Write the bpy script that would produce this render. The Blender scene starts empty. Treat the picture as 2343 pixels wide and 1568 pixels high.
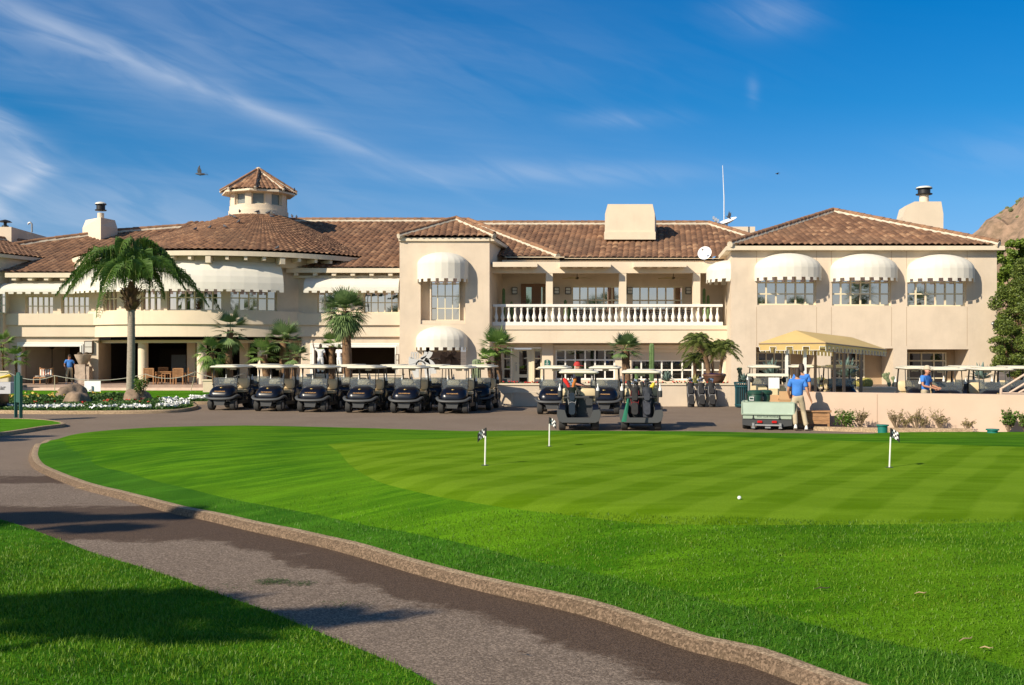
import bpy, bmesh, math, random
import numpy as np
from mathutils import Vector, Matrix, noise as mnoise
from mathutils.geometry import delaunay_2d_cdt
random.seed(7); rng = np.random.default_rng(7)
PI = math.pi
S = bpy.context.scene
COL = S.collection

# ------------------------------------------------------------------ camera
CAMZ = 2.35
F = 2389.0
CX, HY = 1171.0, 803.0
cam_d = bpy.data.cameras.new('camera'); cam = bpy.data.objects.new('camera', cam_d); COL.objects.link(cam)
cam.location = (0, 0, CAMZ); cam.rotation_euler = (PI/2, 0, 0)
cam_d.sensor_width = 36; cam_d.lens = F/2342*36; cam_d.shift_y = 19/2342
cam_d.clip_start = 0.1; cam_d.clip_end = 6000
S.camera = cam

# ------------------------------------------------------------------ light
SUNV = Vector((-0.63, -0.58, 0.54)).normalized()
SUN_EL = math.asin(SUNV.z); SUN_AZ = math.atan2(SUNV.x, SUNV.y)
w = bpy.data.worlds.new('World'); S.world = w; w.use_nodes = True
S.view_settings.view_transform = 'Standard'; S.view_settings.look = 'None'
S.view_settings.gamma = 1; S.view_settings.exposure = 0.44; S.view_settings.use_curve_mapping = False
sl = bpy.data.lights.new('sun', 'SUN'); sl.energy = 4.8; sl.angle = math.radians(0.5); sl.color = (1.0, 0.88, 0.70)
so = bpy.data.objects.new('sun', sl); COL.objects.link(so)
so.rotation_euler = (-SUNV).to_track_quat('-Z', 'Y').to_euler(); so.location = (-30, -30, 40)

class NX:                                   # tiny helper for node expressions
    def __init__(s, nt): s.nt = nt
    def n(s, t, **k):
        x = s.nt.nodes.new(t)
        for a, b in k.items(): setattr(x, a, b)
        return x
    def link(s, a, b): s.nt.links.new(a, b)
    def put(s, sock, v):
        if isinstance(v, bpy.types.NodeSocket): s.link(v, sock)
        else: sock.default_value = v
    def m(s, op, a, b=None, c=None, clamp=False):
        x = s.n('ShaderNodeMath', operation=op, use_clamp=clamp); s.put(x.inputs[0], a)
        if b is not None: s.put(x.inputs[1], b)
        if c is not None: s.put(x.inputs[2], c)
        return x.outputs[0]
    def mix(s, f, a, b, bt='MIX'):
        x = s.n('ShaderNodeMix', data_type='RGBA', blend_type=bt); s.put(x.inputs[0], f)
        s.put(x.inputs[6], a if isinstance(a, bpy.types.NodeSocket) else (*a[:3], 1)); s.put(x.inputs[7], b if isinstance(b, bpy.types.NodeSocket) else (*b[:3], 1))
        return x.outputs[2]
    def comb(s, x, y, z):
        c = s.n('ShaderNodeCombineXYZ'); s.put(c.inputs[0], x); s.put(c.inputs[1], y); s.put(c.inputs[2], z); return c.outputs[0]
    def noise(s, vec, scale, detail=4, rough=.55, dist=0):
        x = s.n('ShaderNodeTexNoise'); 
        if vec is not None: s.link(vec, x.inputs['Vector'])
        x.inputs['Scale'].default_value = scale; x.inputs['Detail'].default_value = detail
        x.inputs['Roughness'].default_value = rough; x.inputs['Distortion'].default_value = dist
        return x.outputs[0]
    def ramp(s, f, a, b, lo=0., hi=1.):
        x = s.n('ShaderNodeMapRange', interpolation_type='SMOOTHSTEP'); s.put(x.inputs[0], f)
        for i, v in enumerate((a, b, lo, hi)): x.inputs[i+1].default_value = v
        return x.outputs[0]

nt = w.node_tree; nt.nodes.clear(); X = NX(nt)
out = X.n('ShaderNodeOutputWorld'); bg = X.n('ShaderNodeBackground'); X.link(bg.outputs[0], out.inputs[0])
sky = X.n('ShaderNodeTexSky', sky_type='NISHITA'); sky.sun_disc = False
sky.sun_elevation = SUN_EL; sky.sun_rotation = SUN_AZ; sky.altitude = 350; sky.air_density = 1.0; sky.dust_density = 0.3; sky.ozone_density = 2.6
tc = X.n('ShaderNodeTexCoord'); sp = X.n('ShaderNodeSeparateXYZ'); X.link(tc.outputs['Generated'], sp.inputs[0])
dx, dy, dz = sp.outputs
yy = X.m('MAXIMUM', dy, 0.08)
u = X.m('DIVIDE', dx, yy); v = X.m('DIVIDE', dz, yy)
uv = X.comb(u, v, 0.0)
front = X.ramp(dy, 0.1, 0.3)
wob = X.noise(uv, 3.0, 3)
wob = X.m('MULTIPLY', X.m('SUBTRACT', wob, .5), .05)
# long streak falling to the right
du = X.m('ADD', u, 0.0716)
line = X.m('ADD', X.m('MULTIPLY', du, -0.40), 0.160)
line = X.m('ADD', line, X.m('MULTIPLY', X.m('MULTIPLY', X.m('ADD', du, .42), du), -.10))
d = X.m('ADD', X.m('SUBTRACT', v, line), X.m('MULTIPLY', wob, .5))
along = X.m('SUBTRACT', u, X.m('MULTIPLY', v, .4)); across = X.m('ADD', v, X.m('MULTIPLY', u, .4))
fib = X.noise(X.comb(X.m('MULTIPLY', along, 5.0), X.m('MULTIPLY', across, 40.0), 0.0), 1.0, 6, .65, .6)
fib2 = X.noise(X.comb(X.m('MULTIPLY', along, 9.0), X.m('MULTIPLY', across, 45.0), 4.0), 1.0, 5, .5, .8)
wd = X.m('ADD', 0.006, X.m('MULTIPLY', X.m('MAXIMUM', X.m('MULTIPLY', du, -1.0), 0.0), .020))
core = X.m('EXPONENT', X.m('MULTIPLY', X.m('POWER', X.m('ABSOLUTE', X.m('DIVIDE', d, wd)), 1.5), -1.0))
core = X.m('MULTIPLY', core, X.ramp(u, .0, -.16))
core = X.m('MULTIPLY', core, X.ramp(fib2, .25, .60, .35, 1.0))
# soft veil below and left of the streak, lighter towards the horizon
fibl = X.noise(X.comb(X.m('MULTIPLY', X.m('SUBTRACT', u, X.m('MULTIPLY', v, .1)), 2.2), X.m('MULTIPLY', X.m('ADD', v, X.m('MULTIPLY', u, .10)), 26.0), 2.0), 1.0, 5, .6, .5)
patch = X.noise(X.comb(X.m('MULTIPLY', u, 3.0), X.m('MULTIPLY', v, 7.0), 7.0), 1.0, 3, .5, .4)
veil = X.m('MULTIPLY', X.m('ADD', X.m('MULTIPLY', X.ramp(fibl, .38, .72), .55), X.ramp(patch, .35, .70, 0., .75)), X.ramp(u, .30, -.25, .05, 1.0))
veil = X.m('MULTIPLY', veil, X.ramp(v, .36, .20, .60, 1.0))
# fibres of the upper middle
fan = X.m('MULTIPLY', X.ramp(X.noise(X.comb(X.m('MULTIPLY', X.m('SUBTRACT', u, X.m('MULTIPLY', v, .15)), 2.2), X.m('MULTIPLY', X.m('ADD', v, X.m('MULTIPLY', u, .2)), 11.0), 9.0), 1.0, 5, .55, .8), .46, .74), X.m('MULTIPLY', X.m('MULTIPLY', X.ramp(u, .14, -.2), X.ramp(v, .12, .2)), X.ramp(patch, .3, .65, .2, 1.0)))
# hooked cloud at the far left
hu = X.m('ADD', u, .445); hv = X.m('SUBTRACT', v, X.m('ADD', .178, wob))
hk = X.m('SUBTRACT', X.m('ABSOLUTE', hv), X.m('MULTIPLY', hu, -.75))
hook = X.m('EXPONENT', X.m('MULTIPLY', X.m('POWER', X.m('ABSOLUTE', X.m('DIVIDE', hk, .016)), 1.6), -1.0))
hook = X.m('MULTIPLY', hook, X.m('MULTIPLY', X.ramp(u, -.37, -.43), X.ramp(fib2, .32, .66, .15, 1.0)))
hfill = X.m('MULTIPLY', X.ramp(hk, .03, -.05), X.m('MULTIPLY', X.ramp(u, -.38, -.46), .35))
# small wisps at the right
def puff(cu, cv, ru, rv, k):
    a = X.m('DIVIDE', X.m('ADD', X.m('SUBTRACT', u, cu), wob), ru); b = X.m('DIVIDE', X.m('ADD', X.m('SUBTRACT', v, cv), X.m('MULTIPLY', wob, .3)), rv)
    g = X.m('EXPONENT', X.m('MULTIPLY', X.m('ADD', X.m('MULTIPLY', a, a), X.m('MULTIPLY', b, b)), -1.0))
    return X.m('MULTIPLY', X.m('MULTIPLY', g, X.ramp(fib2, .3, .65, .3, 1.0)), k)
cl = X.m('MULTIPLY', core, .33)
for q in (X.m('MULTIPLY', veil, .15), X.m('MULTIPLY', fan, .07), X.m('MULTIPLY', hook, .42), hfill, puff(.245, .322, .045, .018, .22), puff(.105, .222, .045, .009, .2), puff(.231, .25, .006, .012, .13), puff(.02, .17, .16, .012, .22), puff(.48, .19, .08, .02, .1), puff(-.42, .13, .2, .04, .26), puff(-.42, .31, .2, .05, .12), puff(-.1, .27, .25, .05, .08)):
    cl = X.m('ADD', cl, q)
cl = X.m('MULTIPLY', X.m('MINIMUM', cl, .85), front)
hs = X.n('ShaderNodeHueSaturation'); hs.inputs['Saturation'].default_value = 1.25; hs.inputs['Value'].default_value = 1.0
X.link(sky.outputs[0], hs.inputs['Color'])
cr = X.n('ShaderNodeValToRGB'); X.link(X.m('MULTIPLY', v, 2.5), cr.inputs[0]); e = cr.color_ramp.elements
e[0].position = 0.; e[0].color = (.48, .50, .76, 1); e[1].position = .9; e[1].color = (.004, .70, 1.0, 1)
for ps, cc in ((.22, (.46, .64, .92, 1)), (.36, (.43, .71, .94, 1)), (.60, (.12, .69, .95, 1))):
    q = e.new(ps); q.color = cc
grade = cr.outputs[0]
grade = X.mix(front, (1, 1, 1), grade)
skyc = X.mix(1.0, hs.outputs[0], grade, 'MULTIPLY')
cloudc = (6.0, 6.7, 7.9)
fin = X.mix(cl, skyc, cloudc)
X.link(fin, bg.inputs[0]); bg.inputs[1].default_value = 0.082

# ------------------------------------------------------------------ helpers
def P(px, py, Y): return Vector(((px-CX)/F*Y, Y, CAMZ-(py-HY)/F*Y))
def XW(px, Y): return (px-CX)/F*Y
def ZW(py, Y): return CAMZ-(py-HY)/F*Y
def G(px, py, z=0.0):
    Y = (CAMZ-z)*F/(py-HY); return Vector(((px-CX)/F*Y, Y, z))

MATS = {}
def mat(name, col, rough=.7, metal=0., var=0., vscale=3., bump=0., bscale=40., col2=None, spec=.5, coat=0., trans=0., alpha=1., detail=4, coords='Object', stretch=None):
    if name in MATS: return MATS[name]
    m = bpy.data.materials.new(name); m.use_nodes = True; nt = m.node_tree; x = NX(nt)
    b = nt.nodes['Principled BSDF']; b.inputs['Roughness'].default_value = rough; b.inputs['Metallic'].default_value = metal
    b.inputs['Specular IOR Level'].default_value = spec; b.inputs['Coat Weight'].default_value = coat; b.inputs['Coat Roughness'].default_value = .06
    b.inputs['Base Color'].default_value = (*col, 1); b.inputs['Alpha'].default_value = alpha
    tcn = x.n('ShaderNodeTexCoord'); vec = tcn.outputs[coords]
    if stretch:
        mp = x.n('ShaderNodeMapping'); x.link(vec, mp.inputs[0]); mp.inputs['Scale'].default_value = stretch; vec = mp.outputs[0]
    if var or col2:
        c2 = col2 if col2 else tuple(c*(1-var) for c in col)
        c1 = col if col2 else tuple(min(1, c*(1+var*.6)) for c in col)
        f = x.ramp(x.noise(vec, vscale, detail, .6), .3, .7)
        x.link(x.mix(f, c1, c2), b.inputs['Base Color'])
    if bump:
        bp = x.n('ShaderNodeBump'); bp.inputs['Strength'].default_value = bump; bp.inputs['Distance'].default_value = .02
        x.link(x.noise(vec, bscale, 5, .6), bp.inputs['Height']); x.link(bp.outputs[0], b.inputs['Normal'])
    if trans:
        tr = x.n('ShaderNodeBsdfTranslucent'); tr.inputs[0].default_value = (*[min(1, c*1.5) for c in col], 1)
        ms = x.n('ShaderNodeMixShader'); ms.inputs[0].default_value = trans
        x.link(b.outputs[0], ms.inputs[1]); x.link(tr.outputs[0], ms.inputs[2]); x.link(ms.outputs[0], nt.nodes['Material Output'].inputs[0])
    MATS[name] = m; return m

class MB:
    def __init__(s): s.v = []; s.f = []; s.m = []; s.uv = None
    def add(s, vs, fs, mi=0):
        k = len(s.v); s.v.extend([tuple(a) for a in vs]); s.f.extend([tuple(i+k for i in f) for f in fs]); s.m.extend([mi]*len(fs)); return s
    def bb(s, x0, x1, y0, y1, z0, z1, mi=0):
        x0, x1 = min(x0, x1), max(x0, x1); y0, y1 = min(y0, y1), max(y0, y1); z0, z1 = min(z0, z1), max(z0, z1)
        vs = [(x, y, z) for z in (z0, z1) for y in (y0, y1) for x in (x0, x1)]
        return s.add(vs, [(0, 2, 3, 1), (4, 5, 7, 6), (0, 1, 5, 4), (2, 6, 7, 3), (0, 4, 6, 2), (1, 3, 7, 5)], mi)
    def box(s, c, d, rot=(0, 0, 0), mi=0):
        from mathutils import Euler
        M = Euler(rot).to_matrix(); c = Vector(c); a, b, e = d[0]/2, d[1]/2, d[2]/2
        vs = [c + M @ Vector((x, y, z)) for z in (-e, e) for y in (-b, b) for x in (-a, a)]
        return s.add(vs, [(0, 2, 3, 1), (4, 5, 7, 6), (0, 1, 5, 4), (2, 6, 7, 3), (0, 4, 6, 2), (1, 3, 7, 5)], mi)
    def loft(s, secs, mi=0, cap=True, closed=True):
        n = len(secs[0]); vs = [p for sec in secs for p in sec]; fs = []
        for i in range(len(secs)-1):
            for j in range(n if closed else n-1):
                a = i*n+j; b = i*n+(j+1) % n; fs.append((a, b, b+n, a+n))
        if cap: fs.append(tuple(range(n))[::-1]); fs.append(tuple(range((len(secs)-1)*n, len(secs)*n)))
        return s.add(vs, fs, mi)
    def tube(s, pts, r, n=8, mi=0, cap=True, flat=1.):
        pts = [Vector(p) for p in pts]; rr = r if hasattr(r, '__len__') else [r]*len(pts); secs = []
        T0 = (pts[1]-pts[0]).normalized(); up = Vector((0, 0, 1)) if abs(T0.z) < .9 else Vector((1, 0, 0))
        A = T0.cross(up).normalized()
        for i, p in enumerate(pts):
            T = (pts[min(i+1, len(pts)-1)]-pts[max(i-1, 0)]).normalized()
            A = (A - T*A.dot(T)).normalized(); B = T.cross(A)
            secs.append([p + (A*math.cos(2*PI*k/n) + B*math.sin(2*PI*k/n)*flat)*rr[i] for k in range(n)])
        return s.loft(secs, mi, cap)
    def lathe(s, prof, c=(0, 0, 0), n=16, mi=0, axis='z', cap=True):
        secs = []
        for r, z in prof:
            r = max(r, 1e-4); sec = []
            for k in range(n):
                a = 2*PI*k/n; x, y = r*math.cos(a), r*math.sin(a)
                q = (x, y, z) if axis == 'z' else ((z, x, y) if axis == 'x' else (y, z, x))
                sec.append((q[0]+c[0], q[1]+c[1], q[2]+c[2]))
            secs.append(sec)
        return s.loft(secs, mi, cap)
    def ell(s, c, r, nu=12, nv=8, mi=0):
        prof = []
        for i in range(nv+1):
            t = -PI/2 + PI*i/nv; prof.append([(c[0]+r[0]*max(math.cos(t), .02)*math.cos(2*PI*k/nu), c[1]+r[1]*max(math.cos(t), .02)*math.sin(2*PI*k/nu), c[2]+r[2]*math.sin(t)) for k in range(nu)])
        return s.loft(prof, mi)
    def prism(s, poly, y0, y1, mi=0, axis='y'):          # poly in (x,z) extruded in y  (axis z: poly (x,y) extruded in z; axis x: (y,z))
        f = {'y': lambda a, b, t: (a, t, b), 'z': lambda a, b, t: (a, b, t), 'x': lambda a, b, t: (t, a, b)}[axis]
        return s.loft([[f(a, b, y0) for a, b in poly], [f(a, b, y1) for a, b in poly]], mi)
    def build(s, name, mats, parent=None, smooth=False, off=None, ang=.7):
        me = bpy.data.meshes.new(name); vs = s.v
        if off is not None: vs = [(a-off[0], b-off[1], c-off[2]) for a, b, c in vs]
        me.from_pydata(vs, [], s.f)
        if not isinstance(mats, (list, tuple)): mats = [mats]
        for m in mats: me.materials.append(m)
        if len(mats) > 1: me.polygons.foreach_set('material_index', s.m)
        if smooth:
            me.polygons.foreach_set('use_smooth', [True]*len(s.f)); me.set_sharp_from_angle(angle=ang)
        if s.uv is not None:
            ul = me.uv_layers.new(name='tile'); li = np.empty(len(me.loops), int); me.loops.foreach_get('vertex_index', li)
            ul.data.foreach_set('uv', np.array(s.uv)[li].ravel())
        me.update()
        o = bpy.data.objects.new(name, me); COL.objects.link(o)
        if parent is not None: o.parent = parent
        return o

def fix_normals(o):
    bm = bmesh.new(); bm.from_mesh(o.data); bmesh.ops.recalc_face_normals(bm, faces=bm.faces); bm.to_mesh(o.data); bm.free(); return o
def rrect(hw, hh, r, n=4, cx=0, cy=0):
    pts = []; r = min(r, hw*.999, hh*.999)
    for q, (sx, sy) in enumerate(((1, 1), (-1, 1), (-1, -1), (1, -1))):
        for k in range(n+1):
            a = q*PI/2 + k*PI/2/n; pts.append((cx+sx*(hw-r)+r*math.cos(a), cy+sy*(hh-r)+r*math.sin(a)))
    return pts
def rslab(mb, c, hx, hy, z0, z1, r, b=.02, mi=0, n=4):   # rounded slab with soft edges
    secs = []
    for z, i in ((z0, b), (z0+b*.7, 0.), (z1-b*.7, 0.), (z1, b)):
        secs.append([(c[0]+x, c[1]+y, z) for x, y in rrect(hx-i, hy-i, r, n)])
    mb.loft(secs, mi); return mb
def tag(o, label=None, cat=None, group=None, kind=None):
    if label: o['label'] = label
    if cat: o['category'] = cat
    if group: o['group'] = group
    if kind: o['kind'] = kind
    return o
def thing(name, label, cat, loc=(0, 0, 0), rz=0, group=None, scale=1):
    o = bpy.data.objects.new(name, None); COL.objects.link(o); o.location = loc; o.rotation_euler = (0, 0, rz); o.empty_display_size = .3
    o.scale = (scale,)*3
    return tag(o, label, cat, group)
def kids(o): return [c for c in COL.objects if c.parent == o]
def copy_tree(o, parent=None):
    c = o.copy(); COL.objects.link(c); c.parent = parent
    for ch in kids(o): copy_tree(ch, c)
    return c
def dup(o, loc, rz=None, label=None, group=None, scale=None):
    c = copy_tree(o); c.location = loc
    if rz is not None: c.rotation_euler = (0, 0, rz)
    if label: c['label'] = label
    if group: c['group'] = group
    if scale: c.scale = (scale,)*3
    return c
def text(body, size, loc, rot, m, parent, name='lettering', ext=.003, align='CENTER', sx=1.0, offset=0.0):
    cu = bpy.data.curves.new(name, 'FONT'); cu.body = body; cu.size = size; cu.extrude = ext; cu.align_x = align; cu.align_y = 'CENTER'; cu.offset = offset; cu.resolution_u = 3
    t = bpy.data.objects.new(name, cu); COL.objects.link(t)
    me = bpy.data.meshes.new_from_object(t); bpy.data.objects.remove(t); bpy.data.curves.remove(cu)
    me.materials.clear(); me.materials.append(m)
    o = bpy.data.objects.new(name, me); COL.objects.link(o); o.parent = parent; o.location = loc; o.rotation_euler = rot; o.scale = (sx, 1, 1)
    return o
# ------------------------------------------------------------------ ground heights
def sstep(a, b, x):
    t = np.clip((x-a)/(b-a), 0, 1); return t*t*(3-2*t)
def zdrive(x, y):
    return 0.2*(1-sstep(12, 22, np.asarray(y, float)))
def GZ(px, py, zf, add=0.):
    z = 0.1
    for _ in range(12):
        p = G(px, py, z); z = .5*z + .5*(float(zf(p.x, p.y))+add)
    return G(px, py, z)
def in_poly(pts, poly):
    x, y = pts[:, 0], pts[:, 1]; c = np.zeros(len(pts), bool); n = len(poly)
    for i in range(n):
        x1, y1 = poly[i][:2]; x2, y2 = poly[(i+1) % n][:2]
        if y1 == y2: continue
        c ^= ((y1 > y) != (y2 > y)) & (x < (x2-x1)*(y-y1)/(y2-y1)+x1)
    return c
def dist_line(pts, line):
    d = np.full(len(pts), 1e9)
    for a, b in zip(line[:-1], line[1:]):
        a = np.array(a[:2]); b = np.array(b[:2]); ab = b-a; t = np.clip(((pts-a)@ab)/(ab@ab+1e-12), 0, 1)
        d = np.minimum(d, np.hypot(*(pts-(a+t[:, None]*ab)).T))
    return d
def smooth_line(pts, step=.25):
    pts = [Vector(p) for p in pts]; out = []
    for i in range(len(pts)-1):
        p0 = pts[max(i-1, 0)]; p1 = pts[i]; p2 = pts[i+1]; p3 = pts[min(i+2, len(pts)-1)]
        n = max(2, int((p2-p1).length/step))
        for k in range(n):
            t = k/n; out.append(.5*((2*p1)+(p2-p0)*t+(2*p0-5*p1+4*p2-p3)*t*t+(3*p1-p0-3*p2+p3)*t**3))
    out.append(pts[-1]); return out
def cdt_sheet(outline, inner, step, zfun, jitter=.25):
    """triangulate outline (list xy) with constraint polylines; returns verts (n,3), tris"""
    pts = [Vector(p[:2]) for p in outline]; edges = [(i, (i+1) % len(pts)) for i in range(len(pts))]
    for ln, closed in inner:
        k = len(pts); pts += [Vector(p[:2]) for p in ln]; edges += [(k+i, k+i+1) for i in range(len(ln)-1)]
        if closed: edges.append((k+len(ln)-1, k))
    A = np.array([p[:2] for p in outline]); lo, hi = A.min(0), A.max(0)
    sx = np.arange(lo[0], hi[0], step); sy = np.arange(lo[1], hi[1], step)
    g = np.array(np.meshgrid(sx, sy)).reshape(2, -1).T + rng.uniform(-jitter, jitter, (len(sx)*len(sy), 2))*step
    g = g[in_poly(g, A)]; g = g[dist_line(g, list(A)+[A[0]]) > step*.35]
    for ln, closed in inner: g = g[dist_line(g, [tuple(q[:2]) for q in ln]+([tuple(ln[0][:2])] if closed else [])) > step*.35]
    pts += [Vector(p) for p in g]
    vs, es, fs, *_ = delaunay_2d_cdt(pts, edges, [], 0, 1e-5)
    V = np.array([tuple(p) for p in vs]); T = np.array([f for f in fs if len(f) == 3])
    cen = V[T].mean(1); T = T[in_poly(cen, A)]
    z = zfun(V)
    return np.column_stack([V, z]), T
def np_mesh(name, V, T, mats, parent=None, smooth=True, attrs=None):
    used = np.unique(T); mp = -np.ones(len(V), int); mp[used] = np.arange(len(used)); V = V[used]; T = mp[T]
    a = V[T]; nz = np.cross(a[:, 1, :2]-a[:, 0, :2], a[:, 2, :2]-a[:, 0, :2]); T[nz < 0] = T[nz < 0][:, ::-1]
    me = bpy.data.meshes.new(name); me.from_pydata(V.tolist(), [], T.tolist()); me.materials.append(mats)
    if smooth: me.polygons.foreach_set('use_smooth', [True]*len(T))
    for k, f in (attrs or {}).items():
        at = me.attributes.new(k, 'FLOAT', 'POINT'); at.data.foreach_set('value', np.asarray(f(V), dtype=np.float32))
    o = bpy.data.objects.new(name, me); COL.objects.link(o); o.parent = parent; return o

# ------------------------------------------------------------------ outlines (photo readings turned into ground points)
kerb_px = [(119, 1007), (92, 1022), (85, 1033), (86, 1046), (99, 1063), (138, 1081), (207, 1106), (276, 1122.6), (322, 1134), (414, 1157), (506, 1175.5), (598, 1196), (690, 1214.6), (781, 1235), (847, 1252), (1006, 1296), (1166, 1334), (1357, 1376), (1485, 1414), (1612, 1455), (1740, 1484), (1868, 1529), (1983, 1568), (2200, 1640), (2600, 1790)]
kerb_in = smooth_line([GZ(x, y, lambda a, b: zdrive(a, b)+.085) for x, y in kerb_px], .2)
far_px = [(119, 1007), (184, 991.6), (257, 984), (368, 977.5), (506, 974.5)]
far = [GZ(x, y, lambda a, b: .12) for x, y in far_px]
far += [Vector((-7.5, 31.4, .1)), Vector((-4, 30.6, .08)), Vector((0, 29.4, .06)), Vector((5, 28.8, .05)), Vector((9.5, 28.8, .05)), Vector((10.5, 29.3, .06)), Vector((13, 29.0, .1)), Vector((18, 28.6, .12)), Vector((24, 28.2, .12))]
far = smooth_line(far, .35)
right_close = [Vector((24, 12, .5)), Vector((13, 4.4, .36))]
island = far[:] + right_close[:1] + kerb_in[::-1][:-1]
green_px = [(749, 1017), (847, 1010), (1028, 1003), (1167, 998), (1353, 992.5), (1446, 992), (1586, 997), (1725, 1001), (2117, 1016), (2342, 1023), (2560, 1032)]
green_px2 = [(2560, 1190), (2342, 1195), (1804, 1202), (1549, 1199), (1421, 1191), (1294, 1178), (1166, 1162), (1038, 1142), (911, 1115), (847, 1093), (800, 1063), (777, 1036), (760, 1024)]
ZG = .65
green = smooth_line([G(x, y, ZG) for x, y in green_px+green_px2]+[G(749, 1017, ZG)], .25)[:-1]
strip_px = [(207, 1052), (230, 1068), (322, 1091), (414, 1114), (506, 1137), (598, 1155), (735, 1180), (847, 1204), (1038, 1239), (1230, 1286), (1421, 1325), (1612, 1370), (1804, 1414), (1995, 1465), (2187, 1497), (2342, 1535), (2560, 1600)]
# height of the lawn: radial basis surface through what the outlines say
cps = [tuple(p) for p in kerb_in[::6]] + [tuple(p) for p in far[::3]] + [tuple(p) for p in green[::5]]
cps += [(2, 15, .66), (8, 14, .66), (4, 19, .66), (12, 17, .66), (16, 14, .66), (0, 22.6, .62), (4, 22.4, .62), (8, 21.6, .62), (12, 20.6, .63), (16, 20, .63), (0, 26, .34), (5, 25.6, .32), (10, 25, .3), (14, 24.6, .32), (20, 24, .36), (24, 18, .6), (22, 12, .6), (-4, 26, .33), (-8, 28, .2), (-8, 22, .36), (-11, 25, .2), (-6, 18, .42), (-3.5, 24, .45)]
CP = np.array(cps)
def _phi(r): return np.sqrt(r*r+.3)*-1.0
_D = np.hypot(CP[:, None, 0]-CP[None, :, 0], CP[:, None, 1]-CP[None, :, 1])
_A = _phi(_D); n_ = len(CP); _B = np.column_stack([np.ones(n_), CP[:, :2]])
_M = np.block([[_A + np.eye(n_)*.03, _B], [_B.T, np.zeros((3, 3))]])
_W = np.linalg.solve(_M, np.r_[CP[:, 2], 0, 0, 0])
def zlawn(V):
    V = np.asarray(V, float); V = V.reshape(-1, V.shape[-1])[:, :2]
    K = _phi(np.hypot(V[:, None, 0]-CP[None, :, 0], V[:, None, 1]-CP[None, :, 1]))
    return np.clip(K@_W[:n_] + _W[n_] + V@_W[n_+1:], .02, .72)
def zl1(x, y): return float(zlawn(np.array([[x, y]]))[0])
strip = smooth_line([GZ(x, y, zl1) for x, y in strip_px], .3)
kerb2 = [Vector((p.x, p.y, zl1(p.x, p.y))) for p in kerb_in]

# ------------------------------------------------------------------ grass materials
def grass_mat(name, base, alt, scale=1.2, stripes=False, fine=60., bump=.5, dry=(.16, .19, .03), dryamt=.15):
    m = bpy.data.materials.new(name); m.use_nodes = True; nt = m.node_tree; x = NX(nt); b = nt.nodes['Principled BSDF']
    b.inputs['Roughness'].default_value = .9; b.inputs['Specular IOR Level'].default_value = .02
    t = x.n('ShaderNodeTexCoord').outputs['Object']; s = x.n('ShaderNodeSeparateXYZ'); x.link(t, s.inputs[0])
    patch = x.ramp(x.noise(t, scale*.35, 4, .6), .36, .66)
    c = x.mix(patch, base, alt)
    # mower runs: thin stretched noise roughly across the view
    run = x.noise(x.comb(x.m('MULTIPLY', s.outputs[0], .35), x.m('MULTIPLY', s.outputs[1], 2.2), 0.), 1.4, 4, .6)
    c = x.mix(x.m('MULTIPLY', x.ramp(run, .42, .66), .75), c, tuple(min(1, k*1.35) for k in alt))
    if stripes:
        sn, cs = math.sin(math.radians(31.5)), math.cos(math.radians(31.5))
        wv = x.m('MULTIPLY', x.m('SUBTRACT', x.noise(t, .8, 2), .5), .25)
        a1 = x.m('ADD', x.m('SUBTRACT', x.m('MULTIPLY', s.outputs[0], cs), x.m('MULTIPLY', s.outputs[1], sn)), wv)
        f1 = x.m('SINE', x.m('MULTIPLY', a1, 2*PI/.83)); f1 = x.ramp(f1, -.35, .35)
        sn2, cs2 = math.sin(math.radians(-58)), math.cos(math.radians(-58))
        a2 = x.m('ADD', x.m('SUBTRACT', x.m('MULTIPLY', s.outputs[0], cs2), x.m('MULTIPLY', s.outputs[1], sn2)), wv)
        f2 = x.ramp(x.m('SINE', x.m('MULTIPLY', a2, 2*PI/1.7)), -.4, .4)
        k = x.m('ADD', x.m('MULTIPLY', f1, .62), x.m('MULTIPLY', f2, .30))
        c = x.mix(x.m('MULTIPLY', k, .75), base, alt)
        c = x.mix(x.m('MULTIPLY', x.ramp(run, .4, .7), .35), c, tuple(min(1, q*1.2) for q in alt))
    f = x.noise(t, fine, 3, .7)
    c = x.mix(x.ramp(f, .3, .7, .0, .55), c, tuple(k*.45 for k in base))
    f2 = x.noise(x.comb(x.m('MULTIPLY', s.outputs[0], 1.0), x.m('MULTIPLY', s.outputs[1], .45), 0.), fine*.35, 4, .75)
    c = x.mix(x.ramp(f2, .5, .75, .0, dryamt), c, dry)
    x.link(c, b.inputs['Base Color'])
    bp = x.n('ShaderNodeBump'); bp.inputs['Strength'].default_value = bump; bp.inputs['Distance'].default_value = .03
    x.link(x.noise(t, fine*.8, 4, .7), bp.inputs['Height']); x.link(bp.outputs[0], b.inputs['Normal'])
    return m
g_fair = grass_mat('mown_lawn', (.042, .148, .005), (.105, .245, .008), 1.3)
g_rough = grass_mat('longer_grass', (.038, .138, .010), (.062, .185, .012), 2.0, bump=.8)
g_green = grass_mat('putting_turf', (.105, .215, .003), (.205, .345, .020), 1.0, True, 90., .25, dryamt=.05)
g_near = grass_mat('near_lawn', (.030, .125, .006), (.070, .215, .010), 2.2, bump=.8)

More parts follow.
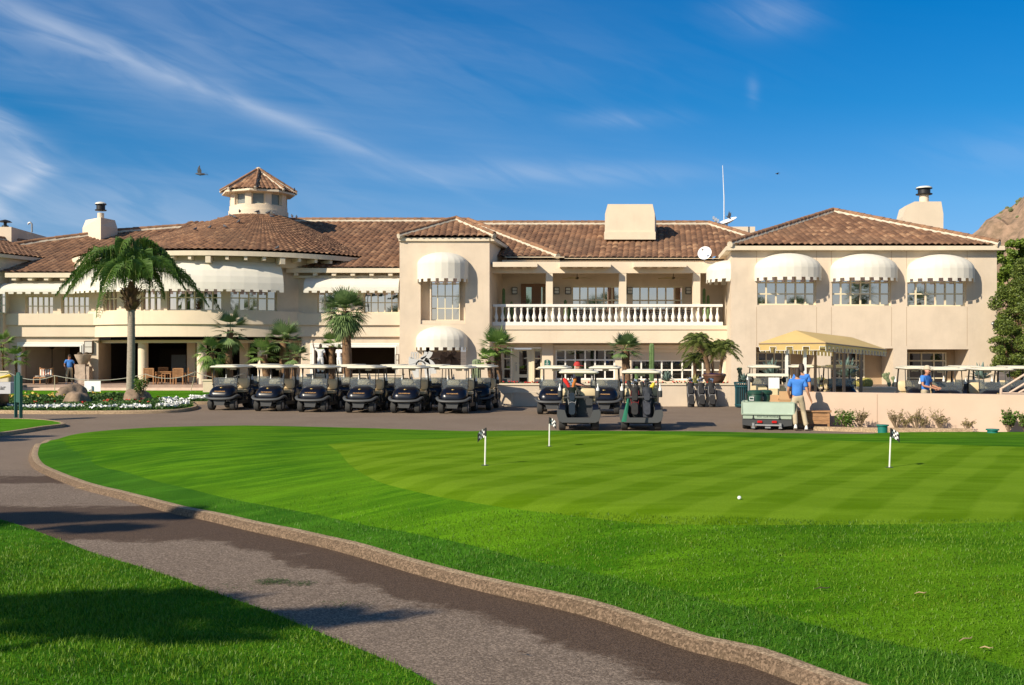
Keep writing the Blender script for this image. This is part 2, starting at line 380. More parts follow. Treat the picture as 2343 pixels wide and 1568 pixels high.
V, T = cdt_sheet(island, [(green, True), (strip, False)], .33, zlawn)
cen = V[T][:, :, :2].mean(1)
ing = in_poly(cen, [p[:2] for p in green])
stripoly = [p[:2] for p in strip] + [p[:2] for p in kerb_in[::-1]]
dk = dist_line(cen, [tuple(p[:2]) for p in kerb_in])
ins = in_poly(cen, stripoly) & ~ing
lawn = tag(np_mesh('lawn', V, T[~ing & ~ins], g_fair), kind='structure')
pgreen = tag(np_mesh('putting_green', V, T[ing], g_green), kind='structure')
rgrass = tag(np_mesh('rough_grass', V, T[ins], g_rough), kind='structure')

def paving(name, base, alt, fine, wet=False, dark=(.088, .056, .036), speck=None):
    m = bpy.data.materials.new(name); m.use_nodes = True; nt = m.node_tree; x = NX(nt); b = nt.nodes['Principled BSDF']
    t = x.n('ShaderNodeTexCoord').outputs['Object']
    c = x.mix(x.ramp(x.noise(t, .5, 4), .35, .65), base, alt)
    g = x.noise(t, fine, 3, .75)
    c = x.mix(x.ramp(g, .40, .60), tuple(k*.55 for k in base), c)
    if speck:
        vo = x.n('ShaderNodeTexVoronoi'); x.link(t, vo.inputs['Vector']); vo.inputs['Scale'].default_value = speck
        hv_ = x.n('ShaderNodeSeparateColor'); x.link(vo.outputs['Color'], hv_.inputs[0])
        c = x.mix(x.ramp(hv_.outputs[0], .35, .95, 0, .55), c, tuple(min(1, k*1.55) for k in alt))
        c = x.mix(x.ramp(hv_.outputs[1], .62, .9, 0, .55), c, tuple(k*.42 for k in base))
    # long stains along the driving direction
    c = x.mix(x.ramp(x.noise(t, 1.7, 6, .65), .52, .72, 0, .35), c, tuple(k*.6 for k in base))
    r = .88
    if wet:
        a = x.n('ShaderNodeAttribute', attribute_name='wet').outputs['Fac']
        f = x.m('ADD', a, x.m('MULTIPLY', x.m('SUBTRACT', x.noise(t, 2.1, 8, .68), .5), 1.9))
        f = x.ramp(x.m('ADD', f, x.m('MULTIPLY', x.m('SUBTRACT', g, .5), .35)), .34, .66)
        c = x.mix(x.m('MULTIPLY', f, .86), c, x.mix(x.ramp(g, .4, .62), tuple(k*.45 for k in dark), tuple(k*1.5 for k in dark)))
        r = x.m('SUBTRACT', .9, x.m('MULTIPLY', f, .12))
    x.put(b.inputs['Roughness'], r); x.link(c, b.inputs['Base Color']); b.inputs['Specular IOR Level'].default_value = .12
    bp = x.n('ShaderNodeBump'); bp.inputs['Strength'].default_value = .6; bp.inputs['Distance'].default_value = .012
    x.link(g, bp.inputs['Height']); x.link(bp.outputs[0], b.inputs['Normal']); return m
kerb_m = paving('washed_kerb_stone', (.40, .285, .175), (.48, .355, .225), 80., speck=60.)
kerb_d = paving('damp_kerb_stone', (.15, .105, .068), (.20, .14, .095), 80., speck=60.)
def kerb_sweep(name, line, width, zbase, parent=None, side=1, lip=.0, seed=3, damp=False):
    secs = []; L = len(line)
    for i, p in enumerate(line):
        t = (line[min(i+1, L-1)]-line[max(i-1, 0)]); t.z = 0; t.normalize(); n = Vector((t.y, -t.x, 0))*side
        zt = p.z+.012; q = p+n*width; zb = float(zbase(q.x, q.y))-.02
        j = mnoise.noise(Vector((p.x*2, p.y*2, seed)))*.006
        secs.append([(p.x-n.x*.06, p.y-n.y*.06, zb-.1), (p.x-n.x*.03, p.y-n.y*.03, zt-.012), (p.x+n.x*width*.12, p.y+n.y*width*.12, zt+j*.5), (p.x+n.x*width*.62, p.y+n.y*width*.62, zt-.005+j),
                     (p.x+n.x*width*.86, p.y+n.y*width*.86, zt-.04+j), (q.x, q.y, zb), (q.x, q.y, zb-.1)])
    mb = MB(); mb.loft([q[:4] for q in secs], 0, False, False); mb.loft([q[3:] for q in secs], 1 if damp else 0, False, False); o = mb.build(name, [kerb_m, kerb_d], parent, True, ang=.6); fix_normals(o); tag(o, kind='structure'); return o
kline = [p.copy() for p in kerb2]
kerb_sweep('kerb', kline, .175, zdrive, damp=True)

# ------------------------------------------------------------------ driveway, path, near lawn
asph = paving('asphalt', (.27, .205, .152), (.31, .24, .18), 90.)
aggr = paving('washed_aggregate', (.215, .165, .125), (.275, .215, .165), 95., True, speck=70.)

left_px = [(-1500, 1040), (-700, 1090), (-300, 1130), (-120, 1160), (0, 1188), (69, 1210), (161, 1244.5), (221, 1267.5), (322, 1297), (414, 1327), (506, 1361), (598, 1392), (690, 1430), (781, 1467), (847, 1495), (942, 1535), (997, 1568), (1120, 1630), (1400, 1790)]
left_edge = smooth_line([GZ(x, y, zdrive, .03) for x, y in left_px], .25)
def koff(line, d, side=1):
    o = []
    for i, p in enumerate(line):
        t = (line[min(i+1, len(line)-1)]-line[max(i-1, 0)]); t.z = 0; t.normalize(); o.append(Vector((p.x+t.y*d*side, p.y-t.x*d*side, 0)))
    return o
kout = koff(kline, .155)
k0 = next(i for i, p in enumerate(kout) if p.y < 20.5 and i > 8)
pr = kout[k0:]
pl = [p for p in left_edge if p.y < 21]
pathpoly = [p[:2] for p in pl] + [p[:2] for p in pr[::-1]]
def wet_shade_f(V):
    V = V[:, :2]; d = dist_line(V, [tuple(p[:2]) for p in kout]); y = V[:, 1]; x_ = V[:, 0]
    a = (sstep(11.4, 12.2, y)*(1-sstep(14.2, 15.3, y)))*.95  # band across the path: damp and cast shade painted together
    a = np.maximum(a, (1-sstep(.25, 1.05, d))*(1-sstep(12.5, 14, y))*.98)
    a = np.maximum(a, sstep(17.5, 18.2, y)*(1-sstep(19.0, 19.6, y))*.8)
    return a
Vp, Tp = cdt_sheet(pathpoly, [], .3, lambda V: zdrive(V[:, 0], V[:, 1])+.004)
path = tag(np_mesh('path', Vp, Tp, aggr, attrs={'wet': wet_shade_f}), kind='structure')
# driveway sheet (one grid)
xs = np.linspace(-70, 70, 71); ys = np.r_[np.linspace(-30, 10, 12), np.linspace(11, 24, 27), np.linspace(26, 64, 12)]
GX, GY = np.meshgrid(xs, ys); Vd = np.column_stack([GX.ravel(), GY.ravel(), zdrive(GX.ravel(), GY.ravel())])
nx = len(xs); Td = []
for j in range(len(ys)-1):
    for i in range(nx-1): a = j*nx+i; Td += [(a, a+1, a+nx+1), (a, a+nx+1, a+nx)]
drive = tag(np_mesh('driveway', Vd, np.array(Td), asph), kind='structure')
mb = MB(); R = 3000
mb.add([(-R, -R, -.3), (R, -R, -.3), (R, R, -.3), (-R, R, -.3)], [(0, 1, 2, 3)])
tag(mb.build('ground', mat('desert_ground', (.20, .15, .10), .95, var=.4, vscale=.05)), kind='structure')
# near lawn
nl = [p[:2] for p in left_edge]+[Vector((4, -1)), Vector((-60, -1))]
nl = [Vector((p[0], p[1])) for p in nl]
def znear(V):
    d = dist_line(V[:, :2], [tuple(p[:2]) for p in left_edge]); return zdrive(V[:, 0], V[:, 1])+.03+.05*sstep(0, 1.5, d)+.012*np.sin(V[:, 0]*1.3)*np.sin(V[:, 1]*.9)*sstep(0, 1, d)
Vn, Tn = cdt_sheet([p for p in nl], [], .8, znear)
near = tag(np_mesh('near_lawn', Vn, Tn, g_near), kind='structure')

# ------------------------------------------------------------------ grass blades (nobody could count them)
def blades(name, n_per, zf, poly, region, hgt, wid, m, fade=(9, 14)):
    x0, x1, y0, y1 = region; N = int((x1-x0)*(y1-y0)*n_per)
    p = rng.uniform((x0, y0), (x1, y1), (N, 2))
    vis = np.abs(p[:, 0]) < p[:, 1]*.52+.3
    keep = rng.uniform(0, 1, N) < 1-sstep(fade[0], fade[1], p[:, 1])*.92
    p = p[vis & keep]; p = p[in_poly(p, poly)]
    z = np.concatenate([zf(c) for c in np.array_split(p, max(1, len(p)//4000))])
    n = len(p); h = hgt*rng.uniform(.55, 1.2, n); a = rng.uniform(0, 2*PI, n); l = rng.uniform(.2, 1.0, n)*h; b = rng.uniform(0, 2*PI, n)
    wv = np.column_stack([np.cos(a), np.sin(a)])*wid*.5; lv = np.column_stack([np.cos(b), np.sin(b)])*l[:, None]
    V = np.empty((n, 5, 3)); V[:, 0, :2] = p-wv; V[:, 1, :2] = p+wv; V[:, 2, :2] = p+wv*.7+lv*.35; V[:, 3, :2] = p-wv*.7+lv*.35; V[:, 4, :2] = p+lv
    V[:, 0, 2] = V[:, 1, 2] = z-.004; V[:, 2, 2] = V[:, 3, 2] = z+h*.6; V[:, 4, 2] = z+h*.95
    me = bpy.data.meshes.new(name); me.vertices.add(n*5); me.vertices.foreach_set('co', V.ravel())
    k = np.arange(n)*5; L = np.column_stack([k, k+1, k+2, k+3, k+3, k+2, k+4]).ravel()
    me.loops.add(n*7); me.loops.foreach_set('vertex_index', L)
    me.polygons.add(n*2); st = np.column_stack([np.arange(n)*7, np.arange(n)*7+4]).ravel(); me.polygons.foreach_set('loop_start', st)
    me.update(calc_edges=True); me.materials.append(m)
    o = bpy.data.objects.new(name, me); COL.objects.link(o); print(name, n); return o
def blade_mat(name, c1, c2, c3):
    m = bpy.data.materials.new(name); m.use_nodes = True; nt = m.node_tree; x = NX(nt); b = nt.nodes['Principled BSDF']
    g = x.n('ShaderNodeNewGeometry'); t = x.n('ShaderNodeTexCoord').outputs['Object']
    r = g.outputs['Random Per Island']; c = x.mix(x.ramp(x.noise(t, .8, 4), .35, .65), c1, c2)
    c = x.mix(x.ramp(x.noise(t, 1.7, 5, .65), .50, .68, 0, .65), c, tuple(k*1.5 if i == 0 else k*1.12 for i, k in enumerate(c2)))
    c = x.mix(x.ramp(x.noise(t, 5., 4, .7), .60, .72, 0, .35), c, (.17, .16, .03))
    c = x.mix(x.ramp(r, .55, 1., 0, .8), c, c3); c = x.mix(x.ramp(r, .25, 0., 0, .6), c, tuple(k*.4 for k in c1))
    x.link(c, b.inputs['Base Color']); b.inputs['Roughness'].default_value = .5; b.inputs['Specular IOR Level'].default_value = .3
    tr = x.n('ShaderNodeBsdfTranslucent'); x.link(c, tr.inputs[0]); ms = x.n('ShaderNodeMixShader'); ms.inputs[0].default_value = .3
    x.link(b.outputs[0], ms.inputs[1]); x.link(tr.outputs[0], ms.inputs[2]); x.link(ms.outputs[0], nt.nodes['Material Output'].inputs[0]); return m
bm_near = blade_mat('grass_blade', (.056, .152, .005), (.120, .240, .008), (.19, .34, .022))
bm_rough = blade_mat('rough_blade', (.048, .148, .010), (.080, .200, .012), (.15, .29, .03))
nlp = [tuple(p[:2]) for p in nl]
tag(blades('grass', 2600, znear, nlp, (-6.5, 1.2, 5.8, 14), .034, .006, bm_near, (8.5, 13.5)), 'short green grass blades of the lawn at the bottom left', 'grass', kind='stuff')
isl = [tuple(p[:2]) for p in stripoly]
tag(blades('grass', 2300, zlawn, isl, (-6, 7, 5.2, 14), .038, .006, bm_rough, (8.5, 13.5)), 'darker longer grass blades along the kerb of the path', 'grass', kind='stuff')
lawnring = [tuple(p[:2]) for p in island]
gp = [tuple(p[:2]) for p in green]
def not_green(p): return p
mb_ = blades('grass', 1900, zlawn, [tuple(p[:2]) for p in strip]+[(6.5, 10.6), (3.2, 10.35), (1.6, 10.55), (.6, 10.9), (-.6, 11.5), (-1.6, 12.4), (-2.3, 13.6), (-2.6, 14.2), (-6, 14.2)][::1], (-6, 7.2, 6.2, 13.5), .028, .006, bm_near, (8.5, 13))
tag(mb_, 'mown grass blades between the dark rough and the putting green', 'grass', kind='stuff')
# ------------------------------------------------------------------ clubhouse
stucco = mat('cream_stucco', (.650, .542, .418), .92, var=.08, vscale=.8, bump=.35, bscale=22)
stucco2 = mat('pale_stucco', (.715, .60, .455), .92, var=.05, vscale=.8, bump=.3, bscale=22)
def weather(m, amt=.16):
    nt = m.node_tree; x = NX(nt); b = nt.nodes['Principled BSDF']; src = b.inputs['Base Color'].links[0].from_socket; t = x.n('ShaderNodeTexCoord').outputs['Object']
    mp = x.n('ShaderNodeMapping'); x.link(t, mp.inputs[0]); mp.inputs['Scale'].default_value = (3.2, 3.2, .28)
    s1 = x.ramp(x.noise(mp.outputs[0], 1.4, 6, .65), .52, .75, 0, amt); s2 = x.ramp(x.noise(t, .45, 5, .6), .5, .7, 0, amt*.8)
    c = x.mix(s1, src, (.40, .31, .22)); c = x.mix(s2, c, (.80, .70, .56)); x.link(c, b.inputs['Base Color'])
weather(stucco); weather(stucco2, .12)
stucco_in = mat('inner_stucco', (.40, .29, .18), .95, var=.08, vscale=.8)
trim = mat('cream_trim', (.70, .60, .45), .8, var=.05, vscale=2)
whitep = mat('white_paint', (.80, .78, .72), .6)
frame_m = mat('window_frame_paint', (.70, .62, .44), .6)
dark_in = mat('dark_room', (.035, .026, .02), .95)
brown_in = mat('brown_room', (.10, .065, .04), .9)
canvas = mat('white_canvas', (.76, .73, .64), .9, var=.03, vscale=2, trans=.12)
mortar = mat('mortar', (.56, .49, .38), .95, var=.15, vscale=4)
black_m = mat('black_metal', (.015, .015, .016), .5)
metal_g = mat('galvanised', (.35, .35, .35), .45, .6)
def glass_mat(name, tint=(.62, .56, .60), k=.62, inner=(.02, .02, .022)):
    m = bpy.data.materials.new(name); m.use_nodes = True; nt = m.node_tree; x = NX(nt); nt.nodes.remove(nt.nodes['Principled BSDF'])
    gl = x.n('ShaderNodeBsdfGlossy'); gl.inputs['Roughness'].default_value = .015; gl.inputs['Color'].default_value = (*tint, 1)
    t = x.n('ShaderNodeTexCoord').outputs['Object']
    bp = x.n('ShaderNodeBump'); bp.inputs['Strength'].default_value = .025; bp.inputs['Distance'].default_value = .05
    x.link(x.noise(t, .9, 2), bp.inputs['Height']); x.link(bp.outputs[0], gl.inputs['Normal'])
    df = x.n('ShaderNodeBsdfDiffuse'); df.inputs[0].default_value = (*inner, 1)
    ms = x.n('ShaderNodeMixShader'); ms.inputs[0].default_value = k
    x.link(df.outputs[0], ms.inputs[1]); x.link(gl.outputs[0], ms.inputs[2]); x.link(ms.outputs[0], nt.nodes['Material Output'].inputs[0]); return m
glass = glass_mat('coated_window_glass', (.95, .80, .86), .62); glass_d = glass_mat('dark_window_glass', (.5, .5, .52), .30, (.012, .011, .01))

def tile_mat():
    m = bpy.data.materials.new('clay_tile'); m.use_nodes = True; nt = m.node_tree; x = NX(nt); b = nt.nodes['Principled BSDF']
    uvn = x.n('ShaderNodeUVMap', uv_map='tile').outputs[0]
    fl = x.n('ShaderNodeVectorMath', operation='FLOOR'); x.link(uvn, fl.inputs[0])
    wn = x.n('ShaderNodeTexWhiteNoise', noise_dimensions='2D'); x.link(fl.outputs[0], wn.inputs['Vector'])
    r = wn.outputs['Value']; t = x.n('ShaderNodeTexCoord').outputs['Object']
    c = x.mix(x.ramp(r, .1, .9), (.155, .082, .050), (.295, .160, .092))
    c = x.mix(x.ramp(r, .88, .99, 0, .7), c, (.46, .28, .16))
    c = x.mix(x.ramp(x.noise(t, .35, 4), .35, .7, 0, .5), c, (.17, .105, .068))
    c = x.mix(x.ramp(x.noise(t, 9, 4), .45, .75, 0, .4), c, (.07, .05, .04))
    x.link(c, b.inputs['Base Color']); b.inputs['Roughness'].default_value = .9; b.inputs['Specular IOR Level'].default_value = .2
    return m
tile = tile_mat()
cap_m = mat('ridge_cap_tile', (.32, .17, .09), .9, var=.5, vscale=2.5, col2=(.16, .09, .055))

CB = (-6., 60., 0.)
club = thing('clubhouse', 'long two storey cream clubhouse with brown clay tile roofs and a round turret', 'building', CB)
def part(mb, name, m, parent=None, smooth=False, ang=.7): 
    o = mb.build(name, m, parent or club, smooth, CB, ang); return o
SD = math.radians(8)
PITCH = .36
def roof_plane(poly, O, E, Sv, tn, name=None, mb=None, pitch=PITCH, course=.42, hh=.075, over=0.):
    """tiled plane. poly: plan polygon (convex, xy). z = O.z + v*tn where xy = O + u*E + v*S"""
    E = np.array(E, float); Sv = np.array(Sv, float); M = np.linalg.inv(np.array([E, Sv]).T); O2 = np.array(O[:2])
    q = np.array([M@(np.array(p)-O2) for p in poly]); lo, hi = q.min(0), q.max(0)
    ns = 6; k0 = math.floor(lo[0]/pitch)*ns; k1 = math.ceil(hi[0]/pitch)*ns+1
    us = np.arange(k0, k1+1)/ns*pitch; j0 = math.floor(lo[1]/course); j1 = math.ceil(hi[1]/course)
    vs = []; 
    for j in range(j0, j1): vs += [(j*course, .034, j+.02), ((j+1)*course-.004, .0, j+.97)]
    ph = (us/pitch) % 1.0; prof = hh*np.abs(np.cos(PI*(ph)))**.8
    jit = {}
    verts = []; uvs = []
    nrm = np.array([0, 0, 1.])
    for v, dh, vv in vs:
        for i, u_ in enumerate(us):
            key = (round(math.floor(u_/pitch+.5)), int(vv)); 
            if key not in jit: jit[key] = random.uniform(-.008, .012)
            xy = O2 + u_*E + v*Sv; verts.append((xy[0], xy[1], O[2]+v*tn+prof[i]+dh+jit[key]+.02)); uvs.append((u_/pitch+.5, vv))
    n = len(us); faces = []
    for r in range(len(vs)-1):
        for i in range(n-1): a = r*n+i; faces.append((a, a+1, a+n+1, a+n))
    me = bpy.data.meshes.new('t'); me.from_pydata(verts, [], faces); ul = me.uv_layers.new(name='tile')
    li = np.empty(len(me.loops), int); me.loops.foreach_get('vertex_index', li); ul.data.foreach_set('uv', np.array(uvs)[li].ravel())
    bm = bmesh.new(); bm.from_mesh(me); bpy.data.meshes.remove(me)
    P_ = [Vector((*p, 0)) for p in poly]; c = sum(P_, Vector())/len(P_)
    for i in range(len(P_)):
        a, b = P_[i], P_[(i+1) % len(P_)]; d = b-a; nn = Vector((d.y, -d.x, 0)).normalized()
        if nn.dot(c-a) > 0: nn = -nn
        bmesh.ops.bisect_plane(bm, geom=bm.verts[:]+bm.edges[:]+bm.faces[:], plane_co=a, plane_no=nn, clear_outer=True)
    return bm
def join_bms(name, bms, m, parent=None):
    out_ = bmesh.new(); me = bpy.data.meshes.new(name)
    for b in bms:
        t_ = bpy.data.meshes.new('x'); b.to_mesh(t_); b.free(); out_.from_mesh(t_); bpy.data.meshes.remove(t_)
    for v in out_.verts: v.co -= Vector(CB)
    for f in out_.faces: f.smooth = True
    out_.to_mesh(me); out_.free(); me.set_sharp_from_angle(angle=.9); me.materials.append(m)
    o = bpy.data.objects.new(name, me); COL.objects.link(o); o.parent = parent or club; return o
def ridge(mb, mm, a, b, r=.15):
    """clay caps with a mortar strip under them"""
    mb = MB(); mm = MB(); a = Vector(a); b = Vector(b); d = (b-a); L = d.length; d.normalize(); n = max(1, int(L/.45))
    for i in range(n):
        p = a+d*(L*i/n); q = a+d*(L*(i+1)/n+.04)
        k = random.uniform(.95, 1.05); mb.tube([p+Vector((0, 0, .19)), q+Vector((0, 0, .19))], [r*k*1.05, r*k*.9], 10)
    mm.tube([a+Vector((0, 0, .05)), b+Vector((0, 0, .05))], r*1.22, 8, flat=1.0)
    rc = part(mb, 'ridge_cap', cap_m, smooth=True, ang=.8); mm.build('mortar_line', mortar, rc, False, CB)

caps = MB(); mort = MB()
def planez(x, y, O, Sv, tn, E):
    M = np.linalg.inv(np.array([E, Sv]).T); return O[2]+(M@np.array([x-O[0], y-O[1]]))[1]*tn
S8 = (math.sin(SD), math.cos(SD))
# --- main roofs
TL = .372
OL = (-6., 60.3, 7.10)                               # right flank / main roof
ridgeY = 71.0; zr = OL[2]+(ridgeY-OL[1])*TL/1.0
EL = (1., 0.)
SLs = (S8[0]/S8[1], 1.)                              # sheared slope direction, one metre deep per unit
b1 = [roof_plane([(-22, ridgeY), (-3.0, ridgeY), (2.7, 62.6), (-22, 62.6)], OL, EL, SLs, TL), roof_plane([(-22, 62.6), (-6.2, 62.6), (-6.2, 60.3), (-22, 60.3)], OL, EL, SLs, TL)]
main_l = join_bms('roof', b1, tile)
OR = (0., 63.0, 7.92); TR = .370; zr2 = OR[2]+(ridgeY-OR[1])*TR
b2 = [roof_plane([(-4, ridgeY), (13.4, ridgeY), (15.6, 67.4), (15.0, 63.0), (-1, 63.0)], OR, EL, SLs, TR)]
main_r = join_bms('roof', b2, tile)
OLF = (-30., 60.2, 6.82); TF = .36
b3 = [roof_plane([(-33.5, 64.0), (-30.3, 66.9), (-26.2, 69.5), (-22.7, 70.7), (-20, 71.2), (-20, 60.2), (-29.5, 60.2), (-34, 63)], OLF, EL, SLs, TF)]
flank_roof = join_bms('roof', b3, tile)
ridge(caps, mort, (-20, ridgeY, zr), (-3.0, ridgeY, zr)); ridge(caps, mort, (-3.0, ridgeY, zr), (2.75, 62.55, OL[2]+2.3*TL))
ridge(caps, mort, (-3.6, ridgeY, zr2), (13.4, ridgeY, zr2)); ridge(caps, mort, (13.4, ridgeY, zr2), (15.6, 67.4, OR[2]+4.4*TR))
for ra_, rb_ in (((-33.5, 64.), (-30.3, 66.9)), ((-30.3, 66.9), (-26.2, 69.5)), ((-26.2, 69.5), (-22.7, 70.7)), ((-22.7, 70.7), (-20, 71.2))): ridge(caps, mort, (*ra_, OLF[2]+(ra_[1]-60.2)*TF), (*rb_, OLF[2]+(rb_[1]-60.2)*TF))
# back slopes (seen from a step aside only as closure)
bk = MB()
bk.add([(-22, ridgeY, zr), (-3, ridgeY, zr), (-3, 82, 7.2), (-22, 82, 7.2)], [(0, 1, 2, 3)]); bk.add([(-3.6, ridgeY, zr2-.05), (13.4, ridgeY, zr2-.05), (16, 82, 7.2), (-3.6, 82, 7.2)], [(0, 1, 2, 3)])
bk.add([(-3.0, ridgeY, zr-.06), (2.7, 62.6, OL[2]+2.3*TL-.06), (2.7, 72, 7.6), (-3, 82, 7.2)], [(0, 1, 2, 3)])
bk.add([(-30.3, 66.9, 9.2), (-26.2, 69.5, 10.12), (-20, 71.2, 10.7), (-20, 82, 6.8), (-34, 82, 6.8)], [(0, 1, 2, 3, 4)])
part(bk, 'back_roof', mat('plain_tile', (.2, .11, .065), .9))
# --- tower roof
TZ = 8.85; tX0, tX1, tY = -6.5, -1.0, 59.7; apx = (-3.35, 62.6)
at = 1.30/(apx[1]-tY)
b4 = [roof_plane([(tX0, tY), (tX1, tY), apx], (tX0, tY, TZ), (1, 0), (0, 1), at)]
tl = 1.30/(apx[0]-tX0); tr = 1.30/(tX1+.55-apx[0])
b4.append(roof_plane([(tX0, tY), apx, (apx[0]+.7, 69), (tX0+.9, 69)], (tX0, tY, TZ), (.13, 1), (1, 0), tl))
b4.append(roof_plane([(tX1, tY), (tX1+.75, 65.4), (tX1+1.1, 69), (apx[0]+.8, 69), apx], (tX1, tY, TZ), (-.13, -1), (-1, 0), 1.30/(tX1-apx[0])))
join_bms('roof', b4, tile)
AP = (apx[0], apx[1], TZ+1.30)
ridge(caps, mort, (tX0, tY, TZ), AP, .12); ridge(caps, mort, (tX1, tY, TZ), AP, .12); ridge(caps, mort, AP, (apx[0]+.75, 68.6, TZ+1.3), .12)
# --- right wing roof
WX0, WX1, WY0 = 12.0, 26.85, 57.55; WZ = 8.15; apw = (20.3, 66.0); wz = 2.93
WZL = 8.15
kf = wz/(apw[1]-WY0)
b5 = [roof_plane([(WX0, WY0), (WX1, WY0), apw], (WX0, WY0, WZ), (1, 0), (0, 1), kf)]
b5.append(roof_plane([(WX0, WY0), apw, (WX0+1.6, 74.2)], (WX0, WY0, WZ), (.1, 1), (1, .0), wz/(apw[0]-WX0-.82)))
b5.append(roof_plane([(WX1, WY0), (WX1+1.3, 74.2), apw], (WX1, WY0, WZ), (-.08, -1), (-1, 0), wz/(WX1+.65-apw[0])))
join_bms('roof', b5, tile)
AW = (apw[0], apw[1], WZ+wz)
ridge(caps, mort, (WX0, WY0, WZ), AW); ridge(caps, mort, (WX1, WY0, WZ), AW)
ridge(caps, mort, (WX0+1.6, 74.2, WZ), AW); ridge(caps, mort, (WX1+1.3, 74.2, WZ), AW)
bk = MB(); bk.add([AW, (WX0+1.6, 74.2, WZ), (WX1+1.3, 74.2, WZ)], [(0, 1, 2)]); part(bk, 'back_roof', MATS['plain_tile'])
# --- far left wing roof (side eave running back)
a0, a1 = P(-2, 574, 60.0), P(121, 588, 63.9)
dirL = Vector((a1.x-a0.x, a1.y-a0.y, 0)).normalized(); nrL = Vector((-dirL.y, dirL.x, 0))
p0 = a0-dirL*.5
LZ = 7.92
b6 = [roof_plane([(p0.x, p0.y), (a1.x, a1.y), (a1.x+nrL.x*4.5+dirL.x*.6, a1.y+nrL.y*4.5+dirL.y*3.), (p0.x+nrL.x*4.5, p0.y+nrL.y*4.5)], (p0.x, p0.y, LZ), (dirL.x, dirL.y), (nrL.x, nrL.y), .30)]
join_bms('roof', b6, tile)
ridge(caps, mort, (p0.x+nrL.x*4.5, p0.y+nrL.y*4.5, LZ+1.35), (a1.x+nrL.x*4.5+dirL.x*3, a1.y+nrL.y*4.5+dirL.y*3, LZ+1.35), .12)
ridge(caps, mort, (a1.x, a1.y, LZ-.05), (a1.x+nrL.x*4.5+dirL.x*3, a1.y+nrL.y*4.5+dirL.y*3, LZ+1.3), .12)
# --- round roof with its turret
DC = Vector((-18.4, 67.5)); EC = Vector((-17.6, 67.5)); RE = 10.0; CU = Vector((-16.3, 67.2)); RC = 1.82; EZ = 7.88; CZ = 10.95
cone = MB(); cone.uv = []
NT = 176; SP = 5; rows = 22
ang0, ang1 = math.radians(-215), math.radians(35)
cols = int(NT*SP*(ang1-ang0)/(2*PI))
vrows = []
for j in range(rows): vrows += [(j/rows, .05, j+.02), ((j+1)/rows-.0005, .0, j+.97)]
for t, dh, vv in vrows:
    c = EC.lerp(CU, t); r = RE+(RC-.1-RE)*t; z = EZ+(CZ-EZ)*t + .12*math.sin(t*PI)*-1
    hh = .085*(1-t)+.03*t
    for i in range(cols+1):
        a = ang0+(ang1-ang0)*i/cols; k = i/SP
        jt = ((math.sin(math.floor(k+.5)*12.9898+int(vv)*78.233)*43758.5453) % 1)*.02
        cone.v.append((c.x+r*math.cos(a), c.y+r*math.sin(a), z+dh+hh*abs(math.cos(PI*k))**.8+jt)); cone.uv.append((k+.5+1000, vv))
for r_ in range(len(vrows)-1):
    for i in range(cols): a = r_*(cols+1)+i; cone.f.append((a, a+1, a+cols+2, a+cols+1)); cone.m.append(0)
part(cone, 'round_roof', tile, smooth=True, ang=.9)
# eave ring + fascia
def arc_pts(c, r, a0, a1, n): return [(c[0]+r*math.cos(a0+(a1-a0)*i/n), c[1]+r*math.sin(a0+(a1-a0)*i/n)) for i in range(n+1)]
def arc_wall(mb, c, r0, r1, z0, z1, a0, a1, n=48, mi=0):
    ps = arc_pts(c, r0, a0, a1, n); qs = arc_pts(c, r1, a0, a1, n)
    mb.loft([[(p[0], p[1], z0), (q[0], q[1], z0), (q[0], q[1], z1), (p[0], p[1], z1)] for p, q in zip(ps, qs)], mi)
A0, A1 = math.radians(-152), math.radians(-24)
fa = MB(); arc_wall(fa, EC, RE+.04, RE-.12, EZ-.27, EZ-.01, A0, A1+.02, 56); part(fa, 'fascia', trim)
sf = MB(); arc_wall(sf, EC, RE-.125, 7.6, EZ-.20, EZ-.05, A0, A1, 56); part(sf, 'soffit', trim)
be = MB(); arc_wall(be, DC, 9.35, 9.0, 7.12, 7.66, A0, A1+.05, 56); beam_d = part(be, 'drum_beam', trim)
for i in range(21):
    a = A0+.15+(A1-A0-.2)*i/20; big = i % 4 == 2; c = Vector((EC.x+math.cos(a)*(RE-.55), EC.y+math.sin(a)*(RE-.55)))
    mb = MB(); s = .28 if big else .17
    mb.box((c.x, c.y, EZ-.38-(.1 if big else 0)), (1.0 if not big else 1.1, s, .2 if not big else .36), (0, 0, a)); part(mb, 'rafter_tail', trim, beam_d).matrix_parent_inverse = Matrix()
# turret
tu = MB(); n = 40
def lathe_w(prof, c, n=40): mb = MB(); mb.lathe(prof, (c[0], c[1], 0), n); return mb
tw = MB()
